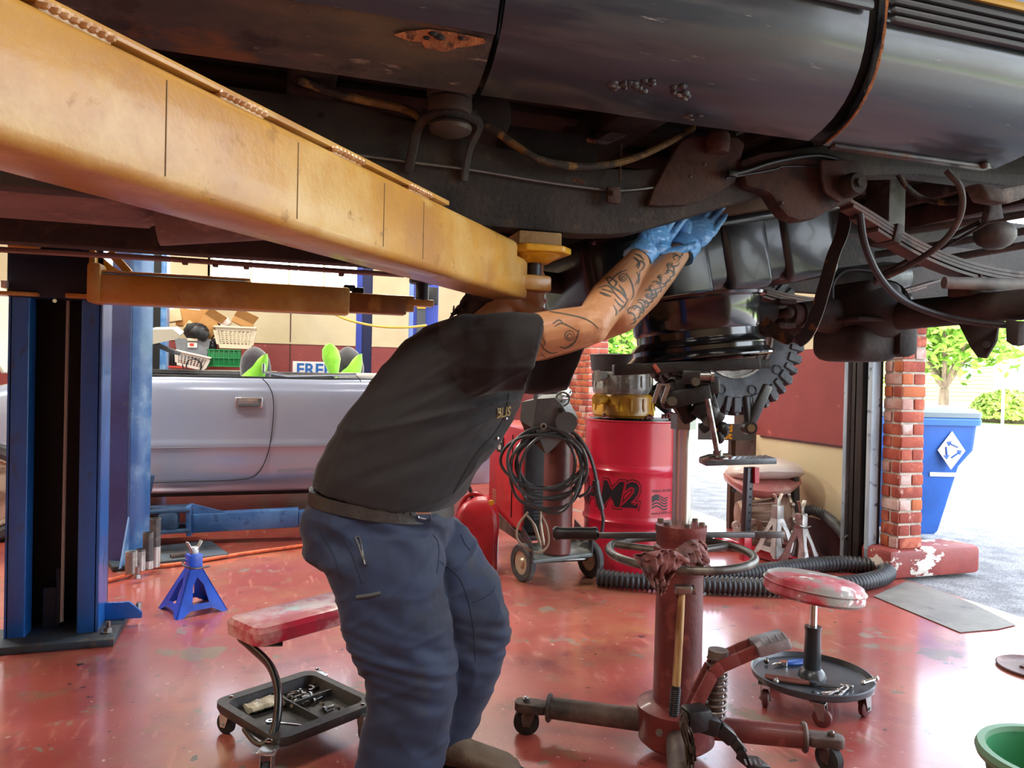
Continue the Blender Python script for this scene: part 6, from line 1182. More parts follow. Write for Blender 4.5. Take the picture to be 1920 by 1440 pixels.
trapezoid_stand('jack_stand', D(1456, 1040, 4.75), .2, .24, MATS['stand_alu'], 'silver jack stand half behind the pry bar tip, next to the gearbox', alu, R(5), pin=False)
m = MB(); m.cyl(D(1490, 880, 5.0), D(1492, 990, 5.0), .028, n=18); m.ball(D(1490, 880, 5.0), .028, 14); m.lathe([(.035, -.02), (.035, .02)], D(1491, 985, 5.0), n=14); p_ = D(1492, 990, 5.0); m.cyl(p_, V((p_.x, p_.y, 0)), .03, n=16); tag(m.build('drain_pipe', mat('pipe_dark', '3a3535', .5)), 'upright dark pipe at the wall behind the jack stands', 'pipe')
hpp = bez([D(x, y, d) for x, y, d in [(1500, 968, 4.98), (1518, 956, 4.95), (1545, 966, 4.9), (1570, 988, 4.8), (1590, 1012, 4.7)]], 12); m = MB()
m.tube(hpp, [.036 if k % 2 else .031 for k in range(len(hpp))], 14); tag(m.build('flex_hose', mat('flex_grey', '4a4d50', .5, 0, [('6a6e70', 9, .5, .62, 5)]), angle=60), 'short grey ribbed hose curving from the dark pipe to the wall', 'hose')
# ------------------------------------------------------------------ the mechanic
from mathutils.bvhtree import BVHTree
def remeshed(mb, name, mt, parent, voxel, smooth=2, disp=None, label=None, extra=None):
    me = bpy.data.meshes.new('t'); me.from_pydata(mb.v, [], mb.f); o = bpy.data.objects.new('t', me); COL.objects.link(o)
    b = bmesh.new(); b.from_mesh(me); bmesh.ops.recalc_face_normals(b, faces=b.faces[:]); b.to_mesh(me); b.free()
    r = o.modifiers.new('r', 'REMESH'); r.mode = 'VOXEL'; r.voxel_size = voxel
    if smooth: sm_ = o.modifiers.new('s', 'SMOOTH'); sm_.factor = .5; sm_.iterations = smooth
    bpy.context.view_layer.update(); n = bpy.data.meshes.new_from_object(o.evaluated_get(bpy.context.evaluated_depsgraph_get()))
    COL.objects.unlink(o); bpy.data.objects.remove(o); bpy.data.meshes.remove(me); n.name = name
    if disp:
        nn = [v.normal.copy() for v in n.vertices]
        for v, q in zip(n.vertices, nn): v.co = v.co+q*disp(v.co, q)
    n.materials.clear()
    for m_ in (mt if isinstance(mt, (list, tuple)) else [mt]): n.materials.append(m_)
    if extra: n = extra(n)
    n.polygons.foreach_set('use_smooth', [True]*len(n.polygons)); n.update()
    return link(n, name, parent, label)
def limb(m, pts):
    """tapering chain of (point, radius) with round ends"""
    P = [V(p) for p, r in pts]; Rr = [r for p, r in pts]
    if len(P) > 2:
        cv = bez(P, 5); k = len(cv)-1; rr = []
        for i in range(len(cv)):
            t = i/5; j = min(int(t), len(Rr)-2); rr.append(lerp(Rr[j], Rr[j+1], t-j))
    else: cv, rr = P, Rr
    m.tube(cv, rr, 16); m.ball(P[0], Rr[0]*.99, 14); m.ball(P[-1], Rr[-1]*.99, 14)
Fh = (ex*math.cos(R(20))-ey*math.sin(R(20))); Rh = (-ey*math.cos(R(20))-ex*math.sin(R(20)))
def oring(a, b, d, lat, n=28, e=.85, da=0, db=0):
    A, B_ = D(a[0], a[1], d+da), D(b[0], b[1], d+db); c = (A+B_)/2; ax_ = (B_-A)/2; out = []
    for j in range(n):
        t = 2*math.pi*j/n; cx, sx = math.cos(t), math.sin(t); cx = math.copysign(abs(cx)**e, cx); sx = math.copysign(abs(sx)**e, sx); out.append(c+ax_*cx+Rh*(lat*sx))
    return out
sk0 = D(750, 1440, 2.1)
man = thing('person', (sk0.x, sk0.y, 0), 'person in black work shirt and navy trousers reaching up under the pickup with blue gloves', 'person')
skin = mat('skin', 'c4946c', .45, 0, [('b8855e', 5, .42, .6, 5), ('d0a27a', 9, .54, .66, 5), ('b07558', 3, .58, .68, 4)], bump=(160, .08, (1, 1, 1), .004))
skin.node_tree.nodes['Principled BSDF'].inputs['Subsurface Weight'].default_value = .08
skin.node_tree.nodes['Principled BSDF'].inputs['Subsurface Radius'].default_value = (.01, .004, .002)
inkm = mat('tattoo_ink', '4a4640', .55, 0, [('5a5a50', 30, .4, .6, 4)])
# --- body under the clothes: head, neck, torso, arms, legs in one surface
HD = 2.33
def hpnt(px, py, lat=0): return D(px, py, HD)-ey*lat
m = MB(); Mh = Matrix((ex, -ey, V((0, 0, 1)))).transposed() @ Matrix.Rotation(R(-8), 3, 'Y')
m.ball(hpnt(955, 512), (.098, .077, .090), 22, M=Mh); m.ball(hpnt(985, 535), (.058, .064, .07), 18, M=Mh); m.ball(hpnt(998, 560), (.038, .05, .05), 18, M=Mh)
m.ball(hpnt(1016, 591), (.0175, .022, .017), 12); limb(m, [(hpnt(1008, 590, .02), .014), (hpnt(985, 584, .045), .018), (hpnt(955, 566, .058), .02)]); limb(m, [(hpnt(1008, 590, -.02), .014), (hpnt(985, 584, -.045), .018), (hpnt(955, 566, -.058), .02)])
limb(m, [(hpnt(1006, 590), .018), (hpnt(980, 588), .03)])
limb(m, [(hpnt(1012, 508), .010), (hpnt(1020, 526), .0105), (hpnt(1027, 541), .0125)]); m.ball(hpnt(1019, 547, .012), .0095, 10); m.ball(hpnt(1019, 547, -.012), .0095, 10)
m.ball(hpnt(1013, 502), (.012, .045, .010), 14, M=Mh); m.ball(hpnt(1000, 545, .036), (.022, .02, .02), 12); m.ball(hpnt(1000, 545, -.036), (.022, .02, .02), 12)
m.ball(hpnt(1017, 566), (.0125, .024, .0075), 14, M=Mh); m.ball(hpnt(1016, 582), (.0125, .022, .0075), 14, M=Mh); m.ball(hpnt(1013, 558), (.012, .024, .011), 12); 
for s_ in (1, -1): m.ball(hpnt(940, 540, .076*s_), (.022, .009, .031), 14, M=Mh @ Matrix.Rotation(.2, 3, 'Y')); m.ball(hpnt(944, 556, .072*s_), (.01, .008, .012), 10)
limb(m, [(D(892, 640, 2.24), .066), (D(925, 605, 2.29), .06), (hpnt(952, 565), .058)])
limb(m, [(D(725, 945, 2.15), .14), (D(775, 850, 2.17), .145), (D(830, 765, 2.19), .145), (D(885, 675, 2.21), .12)])
shN, shF = D(892, 655, 2.07), D(968, 655, 2.32); elN, elF = D(1110, 608, 2.03), D(1166, 592, 2.15); wrN, wrF = D(1206, 474, 2.28), D(1285, 462, 2.37)
limb(m, [(shN, .07), (lerp(shN, elN, .4), .066), (lerp(shN, elN, .75), .06), (elN, .052)]); limb(m, [(elN, .05), (lerp(elN, wrN, .3)+up*.004, .056), (lerp(elN, wrN, .65), .046), (wrN, .031)])
m.ball(elN+V((.008, -.01, -.022)), .03, 12)
limb(m, [(shF, .07), (lerp(shF, elF, .4), .062), (lerp(shF, elF, .75), .055), (elF, .05)]); limb(m, [(elF, .048), (lerp(elF, wrF, .3), .054), (lerp(elF, wrF, .65), .044), (wrF, .03)])
limb(m, [(wrN, .027), (lerp(wrN, D(1222, 458, 2.28), .6), .015)]); limb(m, [(wrF, .027), (lerp(wrF, D(1298, 445, 2.37), .6), .015)])
limb(m, [(D(705, 990, 2.1), .075), (D(755, 1210, 2.05), .06)]); limb(m, [(D(755, 1210, 2.05), .058), (D(752, 1330, 2.05), .056), (D(742, 1470, 2.03), .04)])
limb(m, [(D(795, 990, 2.24), .075), (D(868, 1175, 2.22), .058)]); limb(m, [(D(868, 1175, 2.22), .056), (D(862, 1280, 2.2), .054), (D(838, 1400, 2.17), .038)])
def project(bvh, px, py, off):
    r = ray(px, py).normalized(); h = bvh.ray_cast(CP, r)
    return (h[0]+h[1]*off if h[1].dot(r) < 0 else h[0]-h[1]*off) if h[0] else None
CURVES = [ # (points, width px)
 ([(1030, 584), (1060, 589), (1092, 596), (1110, 605), (1122, 616)], 3), ([(1040, 612), (1052, 606), (1068, 612), (1085, 622)], 2.6), ([(1036, 607), (1048, 600), (1056, 606)], 3),
 ([(1086, 618), (1078, 640), (1062, 652), (1050, 650)], 4), ([(1012, 640), (1020, 654), (1034, 662), (1046, 660)], 2.6), ([(1014, 662), (1024, 670), (1036, 668)], 2.4), ([(1016, 632), (1022, 642), (1018, 650)], 2.2),
 ([(1140, 532), (1158, 514), (1176, 506)], 3), ([(1122, 540), (1140, 536), (1156, 554), (1170, 568)], 3), ([(1136, 520), (1146, 536), (1164, 548), (1176, 562)], 4.5), ([(1124, 548), (1134, 552), (1146, 556)], 5), ([(1128, 542), (1142, 546), (1150, 550)], 3), ([(1146, 522), (1156, 530), (1150, 540)], 4),
 ([(1152, 560), (1162, 572), (1172, 576)], 3), ([(1174, 512), (1184, 530), (1188, 550), (1184, 562)], 3), ([(1178, 560), (1170, 574), (1160, 584)], 3), ([(1150, 572), (1156, 584), (1154, 592)], 3), ([(1136, 524), (1144, 520), (1150, 526)], 4), ([(1160, 534), (1168, 544), (1174, 556)], 4.5),
 ([(1188, 482), (1198, 492), (1196, 504)], 5), ([(1192, 500), (1200, 490), (1208, 496), (1202, 508)], 4), ([(1190, 476), (1200, 480), (1207, 488)], 4), ([(1194, 510), (1198, 522), (1196, 534)], 3), ([(1200, 506), (1198, 520), (1190, 536)], 2.6)]
for (cx, cy, rr) in ((1068, 629, 9), (1068, 630, 4.5), (1168, 521, 7), (1168, 522, 3)): CURVES.append(([(cx+rr*math.cos(a_*.7), cy+rr*math.sin(a_*.7)) for a_ in range(10)], 2.3))
rnd = random.Random(3)
for i in range(26): # chain of loops up the far forearm
    t = i/25; cx, cy = lerp(1186, 1272, t)+rnd.uniform(-5, 5), lerp(590, 478, t)+rnd.uniform(-6, 6); rr = rnd.uniform(5, 9); a0_ = rnd.uniform(0, 6)
    CURVES.append(([(cx+rr*math.cos(a0_+a_*.75), cy+rr*.8*math.sin(a0_+a_*.75)+a_) for a_ in range(6)], rnd.uniform(2.2, 3.6)))
for i in range(10):
    t = i/9; cx, cy = lerp(1182, 1255, t), lerp(608, 520, t); CURVES.append(([(cx, cy), (cx+8, cy-4), (cx+10, cy-12)], 3))
def add_ink(n):
    bvh = BVHTree.FromPolygons([v.co.copy() for v in n.vertices], [tuple(p.vertices) for p in n.polygons]); vs = [v.co.copy() for v in n.vertices]; fs = [tuple(p.vertices) for p in n.polygons]; nb_ = len(fs)
    for pts, wd in CURVES:
        c2 = bez([V((x, y, 0)) for x, y in pts], 6); row = None; K = len(c2)
        for i, p in enumerate(c2):
            t = c2[min(i+1, K-1)]-c2[max(i-1, 0)]; t = t.normalized() if t.length else V((1, 0, 0)); ww_ = wd/2*(1-.5*abs(2*i/(K-1)-1)); nrm = V((-t.y, t.x, 0))*ww_
            a, b = project(bvh, p.x+nrm.x, p.y+nrm.y, .0008), project(bvh, p.x-nrm.x, p.y-nrm.y, .0008)
            cur = None
            if a and b and (a-b).length < .02: cur = len(vs); vs += [a, b]
            if row is not None and cur is not None and (vs[row]-vs[cur]).length < .03: fs.append((row, row+1, cur+1, cur))
            row = cur
    n2_ = bpy.data.meshes.new('body'); n2_.from_pydata(vs, [], fs); n2_.materials.append(skin); n2_.materials.append(inkm)
    for k, p in enumerate(n2_.polygons): p.material_index = 1 if k >= nb_ else 0
    return n2_
body_o = remeshed(m, 'body', [skin, inkm], man, .0042, 3, extra=add_ink)
m = MB(); m.box(hpnt(1004, 574), (.012, .03, .0065), bev=.002); m.build('teeth', mat('teeth', 'd9cfbe', .3), man)
m = MB(); m.ball(hpnt(1018, 566), (.0125, .023, .0062), 14, M=Mh); m.ball(hpnt(1018, 582), (.0125, .021, .0065), 14, M=Mh); m.build('lips', mat('lip_skin', 'b8706a', .4), man)
for s_ in (1, -1):
    m = MB(); m.ball(hpnt(1006, 519, .03*s_), .0125, 14); m.build('eye', mat('eye_white', 'd8d4cc', .2), man)
    m = MB(); m.tube([hpnt(1008, 507, .015*s_), hpnt(1011, 503, .032*s_), hpnt(1003, 505, .05*s_)], [.003, .005, .003], 8); m.build('eyebrow', mat('hair_dark', '2a201c', .55, 0, [('3d2f28', 14, .45, .6, 5, (1, 3, 1))], bump=(120, .5, (1, 4, 1), .01)), man)
m = MB(); hairm = MATS['hair_dark']; m.ball(hpnt(938, 505), (.095, .084, .094), 22, M=Mh); m.ball(hpnt(915, 545), (.07, .078, .07), 18); m.ball(hpnt(895, 572), (.055, .07, .04), 16); m.ball(hpnt(880, 585), (.04, .06, .03), 14)
remeshed(m, 'hair', hairm, man, .006, 2, disp=lambda c, q: .008*mnoise.noise(V((c.x*30, c.y*60, c.z*18))))
m = MB(); rnd = random.Random(8)
for k in range(16):
    a = hpnt(rnd.uniform(868, 900), rnd.uniform(560, 592), rnd.uniform(-.05, .06)); x, y = rnd.uniform(846, 880), rnd.uniform(578, 600)
    m.tube(bez([a, hpnt((x+880)/2, y-8, rnd.uniform(-.04, .06)), hpnt(x, y, rnd.uniform(-.03, .05)), hpnt(x+rnd.uniform(-6, 8), y-rnd.uniform(6, 14), .03)], 5), [.003]*15+[.001], 6)
m.build('hair_curls', hairm, man)
# --- trousers
trm = mat('navy_trousers', '15223c', .75, 0, [('1b2b49', 3, .42, .6, 5), ('111b30', 5, .54, .66, 5), ('2c2b2c', 4, .63, .72, 6)], bump=(260, .12, (1, 1, 1), .003), sheen=.12)
m = MB(); m.loft([oring((606, 912), (836, 960), 2.15, .165), oring((596, 950), (838, 985), 2.15, .172), oring((584, 985), (835, 1010), 2.15, .175), oring((590, 1020), (815, 1045), 2.15, .165), oring((615, 1055), (805, 1062), 2.14, .13)])
m.loft([oring((596, 985), (815, 1000), 2.08, .10), oring((612, 1045), (818, 1050), 2.07, .105), oring((640, 1110), (828, 1115), 2.06, .102), oring((657, 1170), (840, 1170), 2.05, .098), oring((672, 1225), (847, 1225), 2.05, .095), oring((690, 1280), (850, 1285), 2.05, .088), oring((700, 1315), (846, 1325), 2.05, .085), oring((688, 1370), (841, 1375), 2.05, .085), oring((672, 1440), (828, 1440), 2.04, .084), oring((664, 1478), (815, 1480), 2.03, .084)])
m.loft([oring((690, 985), (850, 978), 2.25, .1), oring((740, 1040), (895, 1035), 2.23, .1), oring((780, 1095), (928, 1095), 2.22, .095), oring((800, 1150), (947, 1155), 2.21, .092), oring((808, 1205), (949, 1210), 2.2, .088), oring((808, 1260), (934, 1265), 2.19, .082), oring((808, 1310), (914, 1315), 2.18, .076), oring((808, 1360), (890, 1362), 2.17, .07), oring((804, 1402), (868, 1406), 2.165, .065)])
def lean(px, py): return D(px, py, 2.1)
def fold_t(c, q):
    v = V((c.dot(ex), c.dot(ey), c.z)); d = .009*mnoise.noise(V((v.x*5, v.y*5, v.z*11)))+.006*mnoise.noise(V((v.x*11+3, v.y*9, v.z*22+v.x*10)))
    def rg(a_): t_ = max(0, 1-abs(mnoise.noise(a_))*3.2); return t_*t_
    d += .007*rg(V((v.x*3.5+v.z*2.5, v.y*3, v.z*5.5)))+.005*rg(V((v.x*6-v.z*6, v.y*5+3, v.z*8)))
    k = math.exp(-((v.z-.36)/.09)**2); d += k*.010*mnoise.noise(V((v.x*8, v.y*8, v.z*45+v.x*14)))
    k = math.exp(-((v.z-.72)/.08)**2); d += k*.006*math.sin(v.x*50+v.z*60)*.7
    return d
tro = remeshed(m, 'trousers', trm, man, .0065, 4, disp=fold_t)
bvt = BVHTree.FromObject(tro, bpy.context.evaluated_depsgraph_get()) if False else BVHTree.FromPolygons([v.co.copy() for v in tro.data.vertices], [tuple(p.vertices) for p in tro.data.polygons])
def seam(bv, pts, wpx, off, name, mt, parent, rad=None):
    c = [project(bv, p.x, p.y, off) for p in bez([V((x, y, 0)) for x, y in pts], 8)]; c = [p for p in c if p]
    out = [c[0]]
    for p in c[1:]:
        if (p-out[-1]).length < .06: out.append(p)
    if len(out) < 3: return None
    mm = MB(); mm.tube(out, rad or wpx*2.1/FOC/2, 6, flat=(-fw, .6) if False else None); return mm.build(name, mt, parent)
seamm = mat('seam_dark', '131e33', .8)
seam(bvt, [(812, 1002), (822, 1020), (822, 1050), (819, 1075)], 3, -.0005, 'fly_seam', seamm, tro)
seam(bvt, [(824, 1052), (858, 1080), (876, 1120), (888, 1180), (892, 1240)], 3, -.0005, 'leg_seam', seamm, tro)
seam(bvt, [(864, 1002), (872, 1020), (882, 1032)], 3, -.0005, 'pocket_edge', seamm, tro)
seam(bvt, [(602, 1000), (625, 1040), (640, 1085)], 3, -.0005, 'pocket_edge', seamm, tro)
seam(bvt, [(645, 1010), (662, 1045), (680, 1095)], 3, -.0005, 'pocket_edge', seamm, tro)
seam(bvt, [(885, 1130), (905, 1122), (925, 1108), (928, 1098)], 2.4, -.0005, 'knee_seam', seamm, tro)
seam(bvt, [(668, 1120), (690, 1117), (714, 1112)], 9, -.001, 'pocket_strap', mat('strap_grey', '3d4244', .7), tro)
seam(bvt, [(666, 1008), (673, 1025), (679, 1042), (684, 1058)], 4, .003, 'pocket_clip', steel, tro, .0022)
seam(bvt, [(666, 1010), (672, 1006), (676, 1014), (681, 1040), (686, 1058)], 4, .003, 'pocket_clip', steel, tro, .0015)
# --- belt with buckle
beltm = mat('belt_leather', '231f1c', .5, 0, [('332d28', 8, .45, .6, 5)], bump=(90, .2))
m = MB(); r0_, r1_ = oring((603, 906), (838, 952), 2.15, .172, 56), oring((601, 928), (838, 974), 2.15, .176, 56); c_ = sum(r0_, V())/56
m.loft([[p+(p-c_)*-.06 for p in r0_], r0_, r1_, [p+(p-c_)*-.06 for p in r1_], [p+(p-c_)*-.06 for p in r0_]], cap=False); belt = m.build('belt', beltm, man)
bvb = BVHTree.FromPolygons([v.co.copy() for v in belt.data.vertices], [tuple(p.vertices) for p in belt.data.polygons])
m = MB()
for k in range(9):
    for o_ in (-5, 6):
        x = lerp(672, 770, k/8); y = lerp(937, 958, k/8)+o_; p = project(bvb, x, y, .0005)
        if p: m.ball(p, .0035, 6)
m.build('belt_holes', dark, belt)
m = MB(); ok = [project(bvb, x, y, .004) for x, y in [(782, 950), (806, 956), (806, 976), (782, 970)]]
ok = [p if p else D(x_, 962, 2.0) for p, x_ in zip(ok, (782, 806, 806, 782))]
for a, b in zip(ok, ok[1:]+ok[:1]): m.tube([a, b], .0035, 8)
m.build('buckle', chrome, belt)
m = MB(); m.box(D(592, 968, 2.12), (.022, .05, .052), bev=.006, rz=.3); m.build('pouch', mat('tan_leather', '6a5238', .7, 0, [('4a3a28', 8, .5, .62, 5)]), belt)
m = MB(); m.tube(bez([D(601, 935, 2.1), D(592, 940, 2.1), D(588, 955, 2.1)], 5), .003, 8); m.build('pouch_clip', steel, belt)
# --- shirt
shm = mat('black_shirt', '131113', .8, 0, [('181517', 3, .42, .6, 5), ('100e10', 5, .54, .66, 5)], bump=(300, .1, (1, 1, 1), .003), sheen=.12)
m = MB(); rows_ = [((610, 900), (834, 958), 2.15, .172), ((622, 862), (862, 930), 2.155, .182), ((642, 826), (890, 885), 2.16, .188), ((668, 785), (922, 835), 2.17, .192), ((700, 738), (948, 790), 2.18, .196), ((738, 692), (968, 745), 2.19, .2), ((775, 652), (985, 700), 2.2, .2), ((815, 618), (985, 655), 2.21, .185), ((852, 601), (968, 620), 2.23, .13), ((880, 598), (950, 602), 2.26, .075)]
m.loft([oring(*r_) for r_ in rows_])
def sring_(c, dirv, r1, r2, n=26):
    dirv = dirv.normalized(); s1 = up-dirv*up.dot(dirv); s1.normalize(); s2 = dirv.cross(s1); return [c+s1*(r1*math.cos(2*math.pi*j/n))+s2*(r2*math.sin(2*math.pi*j/n)) for j in range(n)]
dN = (D(1006, 660, 2.09)-D(880, 668, 2.06))
def svr(a, b, d, lat, n=26):
    A, B_ = D(a[0], a[1], d), D(b[0], b[1], d); c = (A+B_)/2; h = (A-B_)/2; return [c+h*math.cos(2*math.pi*j/n)-ey*(lat*math.sin(2*math.pi*j/n)) for j in range(n)]
m.loft([svr((832, 640), (838, 730), 2.1, .07), svr((885, 598), (868, 738), 2.06, .085), svr((955, 588), (925, 742), 2.05, .085), svr((1022, 589), (985, 732), 2.04, .08)])
m.ball(D(880, 640, 2.08), (.09, .09, .07), 18)
dF = (D(1078, 690, 2.44)-D(970, 690, 2.38)); m.loft([svr((955, 640), (960, 730), 2.34, .08), svr((1030, 636), (1010, 738), 2.32, .075), svr((1100, 636), (1062, 732), 2.28, .07)])
dirx = (D(985, 735, 2.1)-D(640, 890, 2.1)).normalized()
def fold_s(c, q):
    v = V((c.dot(ex), c.dot(ey), c.z)); along = (c.dot(dirx)); s1 = c.dot(up.cross(dirx).cross(dirx).normalized() if False else (V((0, 0, 1))-dirx*dirx.z).normalized())
    base = .008*mnoise.noise(V((along*3, v.y*5, s1*12)))+.005*mnoise.noise(V((along*5+9, v.y*8, s1*26)))
    def rg(a_): t_ = max(0, 1-abs(mnoise.noise(a_))*3.2); return t_*t_
    wv = math.exp(-((c-D(890, 800, 2.1)).length/.24)**2); base += (.35+wv)*.011*rg(V((along*1.6, v.y*2.2, s1*9+along*2)))+wv*.006*rg(V((along*2.5+4, v.y*3, s1*19)))
    wv = math.exp(-((c-D(930, 780, 2.1)).length/.2)**2); base += wv*.02*mnoise.noise(V((along*3, v.y*3, s1*24+5)))
    wv = math.exp(-((c-D(640, 860, 2.1)).length/.14)**2); base += wv*.01*mnoise.noise(V((v.x*22, v.y*6, v.z*9)))
    wv = math.exp(-((c-D(920, 670, 2.05)).length/.16)**2); base += wv*(.007*mnoise.noise(V((along*9, v.y*7, s1*14+2)))+.004*mnoise.noise(V((v.x*26, v.y*9, v.z*20))))
    return base
shirt = remeshed(m, 'shirt', shm, man, .006, 3, disp=fold_s)
bvs = BVHTree.FromPolygons([v.co.copy() for v in shirt.data.vertices], [tuple(p.vertices) for p in shirt.data.polygons])
shd = mat('shirt_seam', '161415', .85)
seam(bvs, [(1015, 604), (1008, 640), (1000, 680), (985, 714)], 2.4, -.0005, 'sleeve_hem', shd, shirt)
seam(bvs, [(888, 645), (876, 690), (868, 725)], 2.2, -.0006, 'armhole_seam', shd, shirt)
seam(bvs, [(954, 738), (945, 780), (925, 815), (890, 855), (850, 925)], 3, -.0006, 'placket', shd, shirt)
for (x, y) in ((948, 785), (932, 822)):
    p = project(bvs, x, y, .002)
    if p: m = MB(); m.ball(p, (.005, .005, .005), 8); m.build('button', chrome, shirt)
vs_, fs_ = text_mesh('BLIS', 24, bold=.3); pv = []
for (x, y) in vs_: pv.append(project(bvs, 928+x*.62+ y*.1, 782-y*1.0-x*.12, .006))
if all(pv):
    m = MB(); m.add(pv, fs_); m.build('shirt_lettering', mat('gold_print', 'a08a4a', .6), shirt)
# --- gloves
glv = mat('nitrile_blue', '62a4e0', .35, 0, [('78b4ea', 7, .45, .6, 5), ('5092d0', 5, .55, .66, 5)], coat=.1, bump=(60, .25, (1, 1, 1), .004))
def hand(wr, fd, pn, thumb, curl, spread, L=1.0):
    """palm, four unequal bent fingers and a thumb; fd: finger direction, pn: palm normal, thumb: +1/-1 side"""
    fd = fd.normalized(); pn = (pn-fd*pn.dot(fd)).normalized(); sd = pn.cross(fd)*thumb; mm = MB(); Mx = Matrix((fd, sd, pn)).transposed()
    pc_ = wr+fd*.055*L; mm.ball(pc_, (.054*L, .041*L, .0195*L), 20, M=Mx); mm.ball(wr+fd*.075*L+sd*.004, (.028*L, .042*L, .016*L), 16, M=Mx); mm.ball(wr+fd*.04*L+sd*.026*L+pn*.008, (.034*L, .02*L, .017*L), 16, M=Mx @ Matrix.Rotation(.45, 3, 'Z'))
    for k, (off, ln, dl) in enumerate(((.031, .073, .0), (.0105, .082, .003), (-.0105, .077, .0), (-.031, .06, -.008))):
        p = wr+fd*(.096+dl)*L+sd*off*L; dirn_ = (fd+sd*(off*spread*8)).normalized(); pts = [(p-fd*.02, .0098*L), (p, .0095*L)]; rr_0 = .0092
        for j, fr_ in enumerate((.46, .30, .24)):
            ang_ = curl[k]*(.55 if j == 0 else .9); ax_ = dirn_.cross(pn).normalized(); dirn_ = (Matrix.Rotation(ang_, 3, ax_) @ dirn_).normalized(); p = p+dirn_*ln*fr_*L; rr_0 -= .0008; pts.append((p, rr_0*L))
        P_ = [a for a, b in pts]; 
        for (a, ra), (b, rb) in zip(pts[:-1], pts[1:]): mm.tube([a, b], [ra, rb], 12); mm.ball(b, rb, 12)
    p = wr+fd*.03*L+sd*.034*L+pn*.008; tdir = (fd*.72+sd*.62+pn*.3).normalized(); tp_ = [(p, .014*L)]
    for j, ln in enumerate((.036, .03, .025)): p = p+tdir*ln*L; tp_.append((p, (.012, .0105, .009)[j]*L)); tdir = (tdir+fd*.25+pn*.05).normalized()
    for (a, ra), (b, rb) in zip(tp_[:-1], tp_[1:]): mm.tube([a, b], [ra, rb], 12); mm.ball(b, rb, 12)
    mm.tube([wr-fd*.035, wr-fd*.01, wr+fd*.02], [.0385*L, .036*L, .036*L], 20, flat=(pn, .85)); mm.torus(wr-fd*.034, fd, .037*L, .003, 28, 8); return mm
def wrink(c, q): return .0016*mnoise.noise(V((c.x*50, c.y*50, c.z*130)))+.001*mnoise.noise(V((c.x*130, c.y*60, c.z*60)))
hm_ = hand(wrN, (D(1256, 408, 2.36)-wrN), -fw*.95+ex*.2, -1, (.1, .12, .2, .25), .0, 1.25)
remeshed(hm_, 'glove', glv, man, .0024, 2, disp=wrink)
hm_ = hand(wrF, (D(1340, 395, 2.44)-wrF), -fw*.9-ex*.3, 1, (-.05, -.05, -.05, -.05), -.15, 1.28)
remeshed(hm_, 'glove', glv, man, .0024, 2, disp=wrink)
# --- boots
bootm = mat('boot_leather', '5c4c3c', .6, 0, [('6e5d4a', 6, .45, .6, 6), ('453a2e', 9, .56, .68, 6)], bump=(90, .2))
solem = mat('boot_sole', '2a2622', .8)
for (hl, fdx, ank) in ((D(800, 1440, 2.157), (ex*.985-ey*.17), D(838, 1402, 2.166)), (D(696, 1486, 2.03), (ex*.95-ey*.32), D(742, 1470, 2.03))):
    hl = V((hl.x, hl.y, 0)); fdx = fdx.normalized(); sdx = V((-fdx.y, fdx.x, 0)); m = MB(); LB = .27
    def br(t, w, h0, h1, n=18): return [hl+fdx*(t*LB)+sdx*(w*math.cos(2*math.pi*j/n))+V((0, 0, lerp(h0, h1, .5+.5*math.sin(2*math.pi*j/n)))) for j in range(n)]
    m.loft([br(0, .025, .02, .06), br(.04, .036, .015, .10), br(.2, .04, .015, .115), br(.35, .042, .015, .105), br(.5, .047, .015, .088), br(.68, .05, .015, .074), br(.85, .046, .015, .062), br(.96, .032, .018, .046), br(1.0, .014, .02, .033)])
    m.tube([hl+fdx*.06+V((0, 0, .08)), V((ank.x, ank.y, .11))], [.04, .04], 20)
    bt = remeshed(m, 'boot', bootm, man, .005, 2)
    m = MB(); ot = [(-.004, .0), (.0, .028), (.06, .038), (.13, .036), (.2, .051), (.25, .046), (.283, .02), (.288, 0), (.283, -.02), (.25, -.046), (.2, -.051), (.13, -.036), (.06, -.038), (.0, -.028)]
    m.prism(ot, hl, fdx, sdx, (0, 0, 1), 0, .022, bev=.004); m.build('boot_sole', solem, bt)
# ------------------------------------------------------------------ outside
GZ = -.02
bc = D(1694, 990, 5.75); bc.z = GZ
bin_ = thing('recycling_bin', bc, 'blue wheeled recycling bin outside beside the brick pillar', 'bin')
bb = mat('bin_blue', '2f63b8', .4, 0, [('2a58a6', 3, .45, .6, 4)]); s = 5.75/FOC
def bring(w, d, z): return [bc+ex*(w*a)+ey*(d*b)+V((0, 0, z)) for a, b in rrect(1, 1, .12, 4)]
hb = .90
m = MB(); m.loft([bring(.14, .18, .05), bring(.155, .2, .08), bring(.27, .25, .56), bring(.35, .29, .68), bring(.37, .3, .88), bring(.355, .29, .88), bring(.33, .27, .82), bring(.1, .1, .81)]); m.build('tub', bb, bin_)
m = MB(); m.loft([bring(.385, .32, hb-.04), bring(.39, .325, hb), bring(.38, .315, hb+.015)]); m.build('rim', mat('bin_rim', '3f74c4', .4), bin_)
m = MB(); m.loft([bring(.385, .325, hb+.016), bring(.39, .33, hb+.05), bring(.35, .3, hb+.08), bring(.2, .2, hb+.1)]); m.build('lid', mat('bin_lid', '7f8f98', .5), bin_)
for sx in (-.17, .17): m = MB(); m.cyl(bc+ex*sx*.9+ey*.24+V((-.02, 0, .09)), bc+ex*sx*1.15+ey*.24+V((.02, 0, .09)), .09, n=20); m.build('wheel', rubber, bin_)
m = MB(); c = bc+ex*.17-ey*.272+V((0, 0, .68)); nn_ = -ey
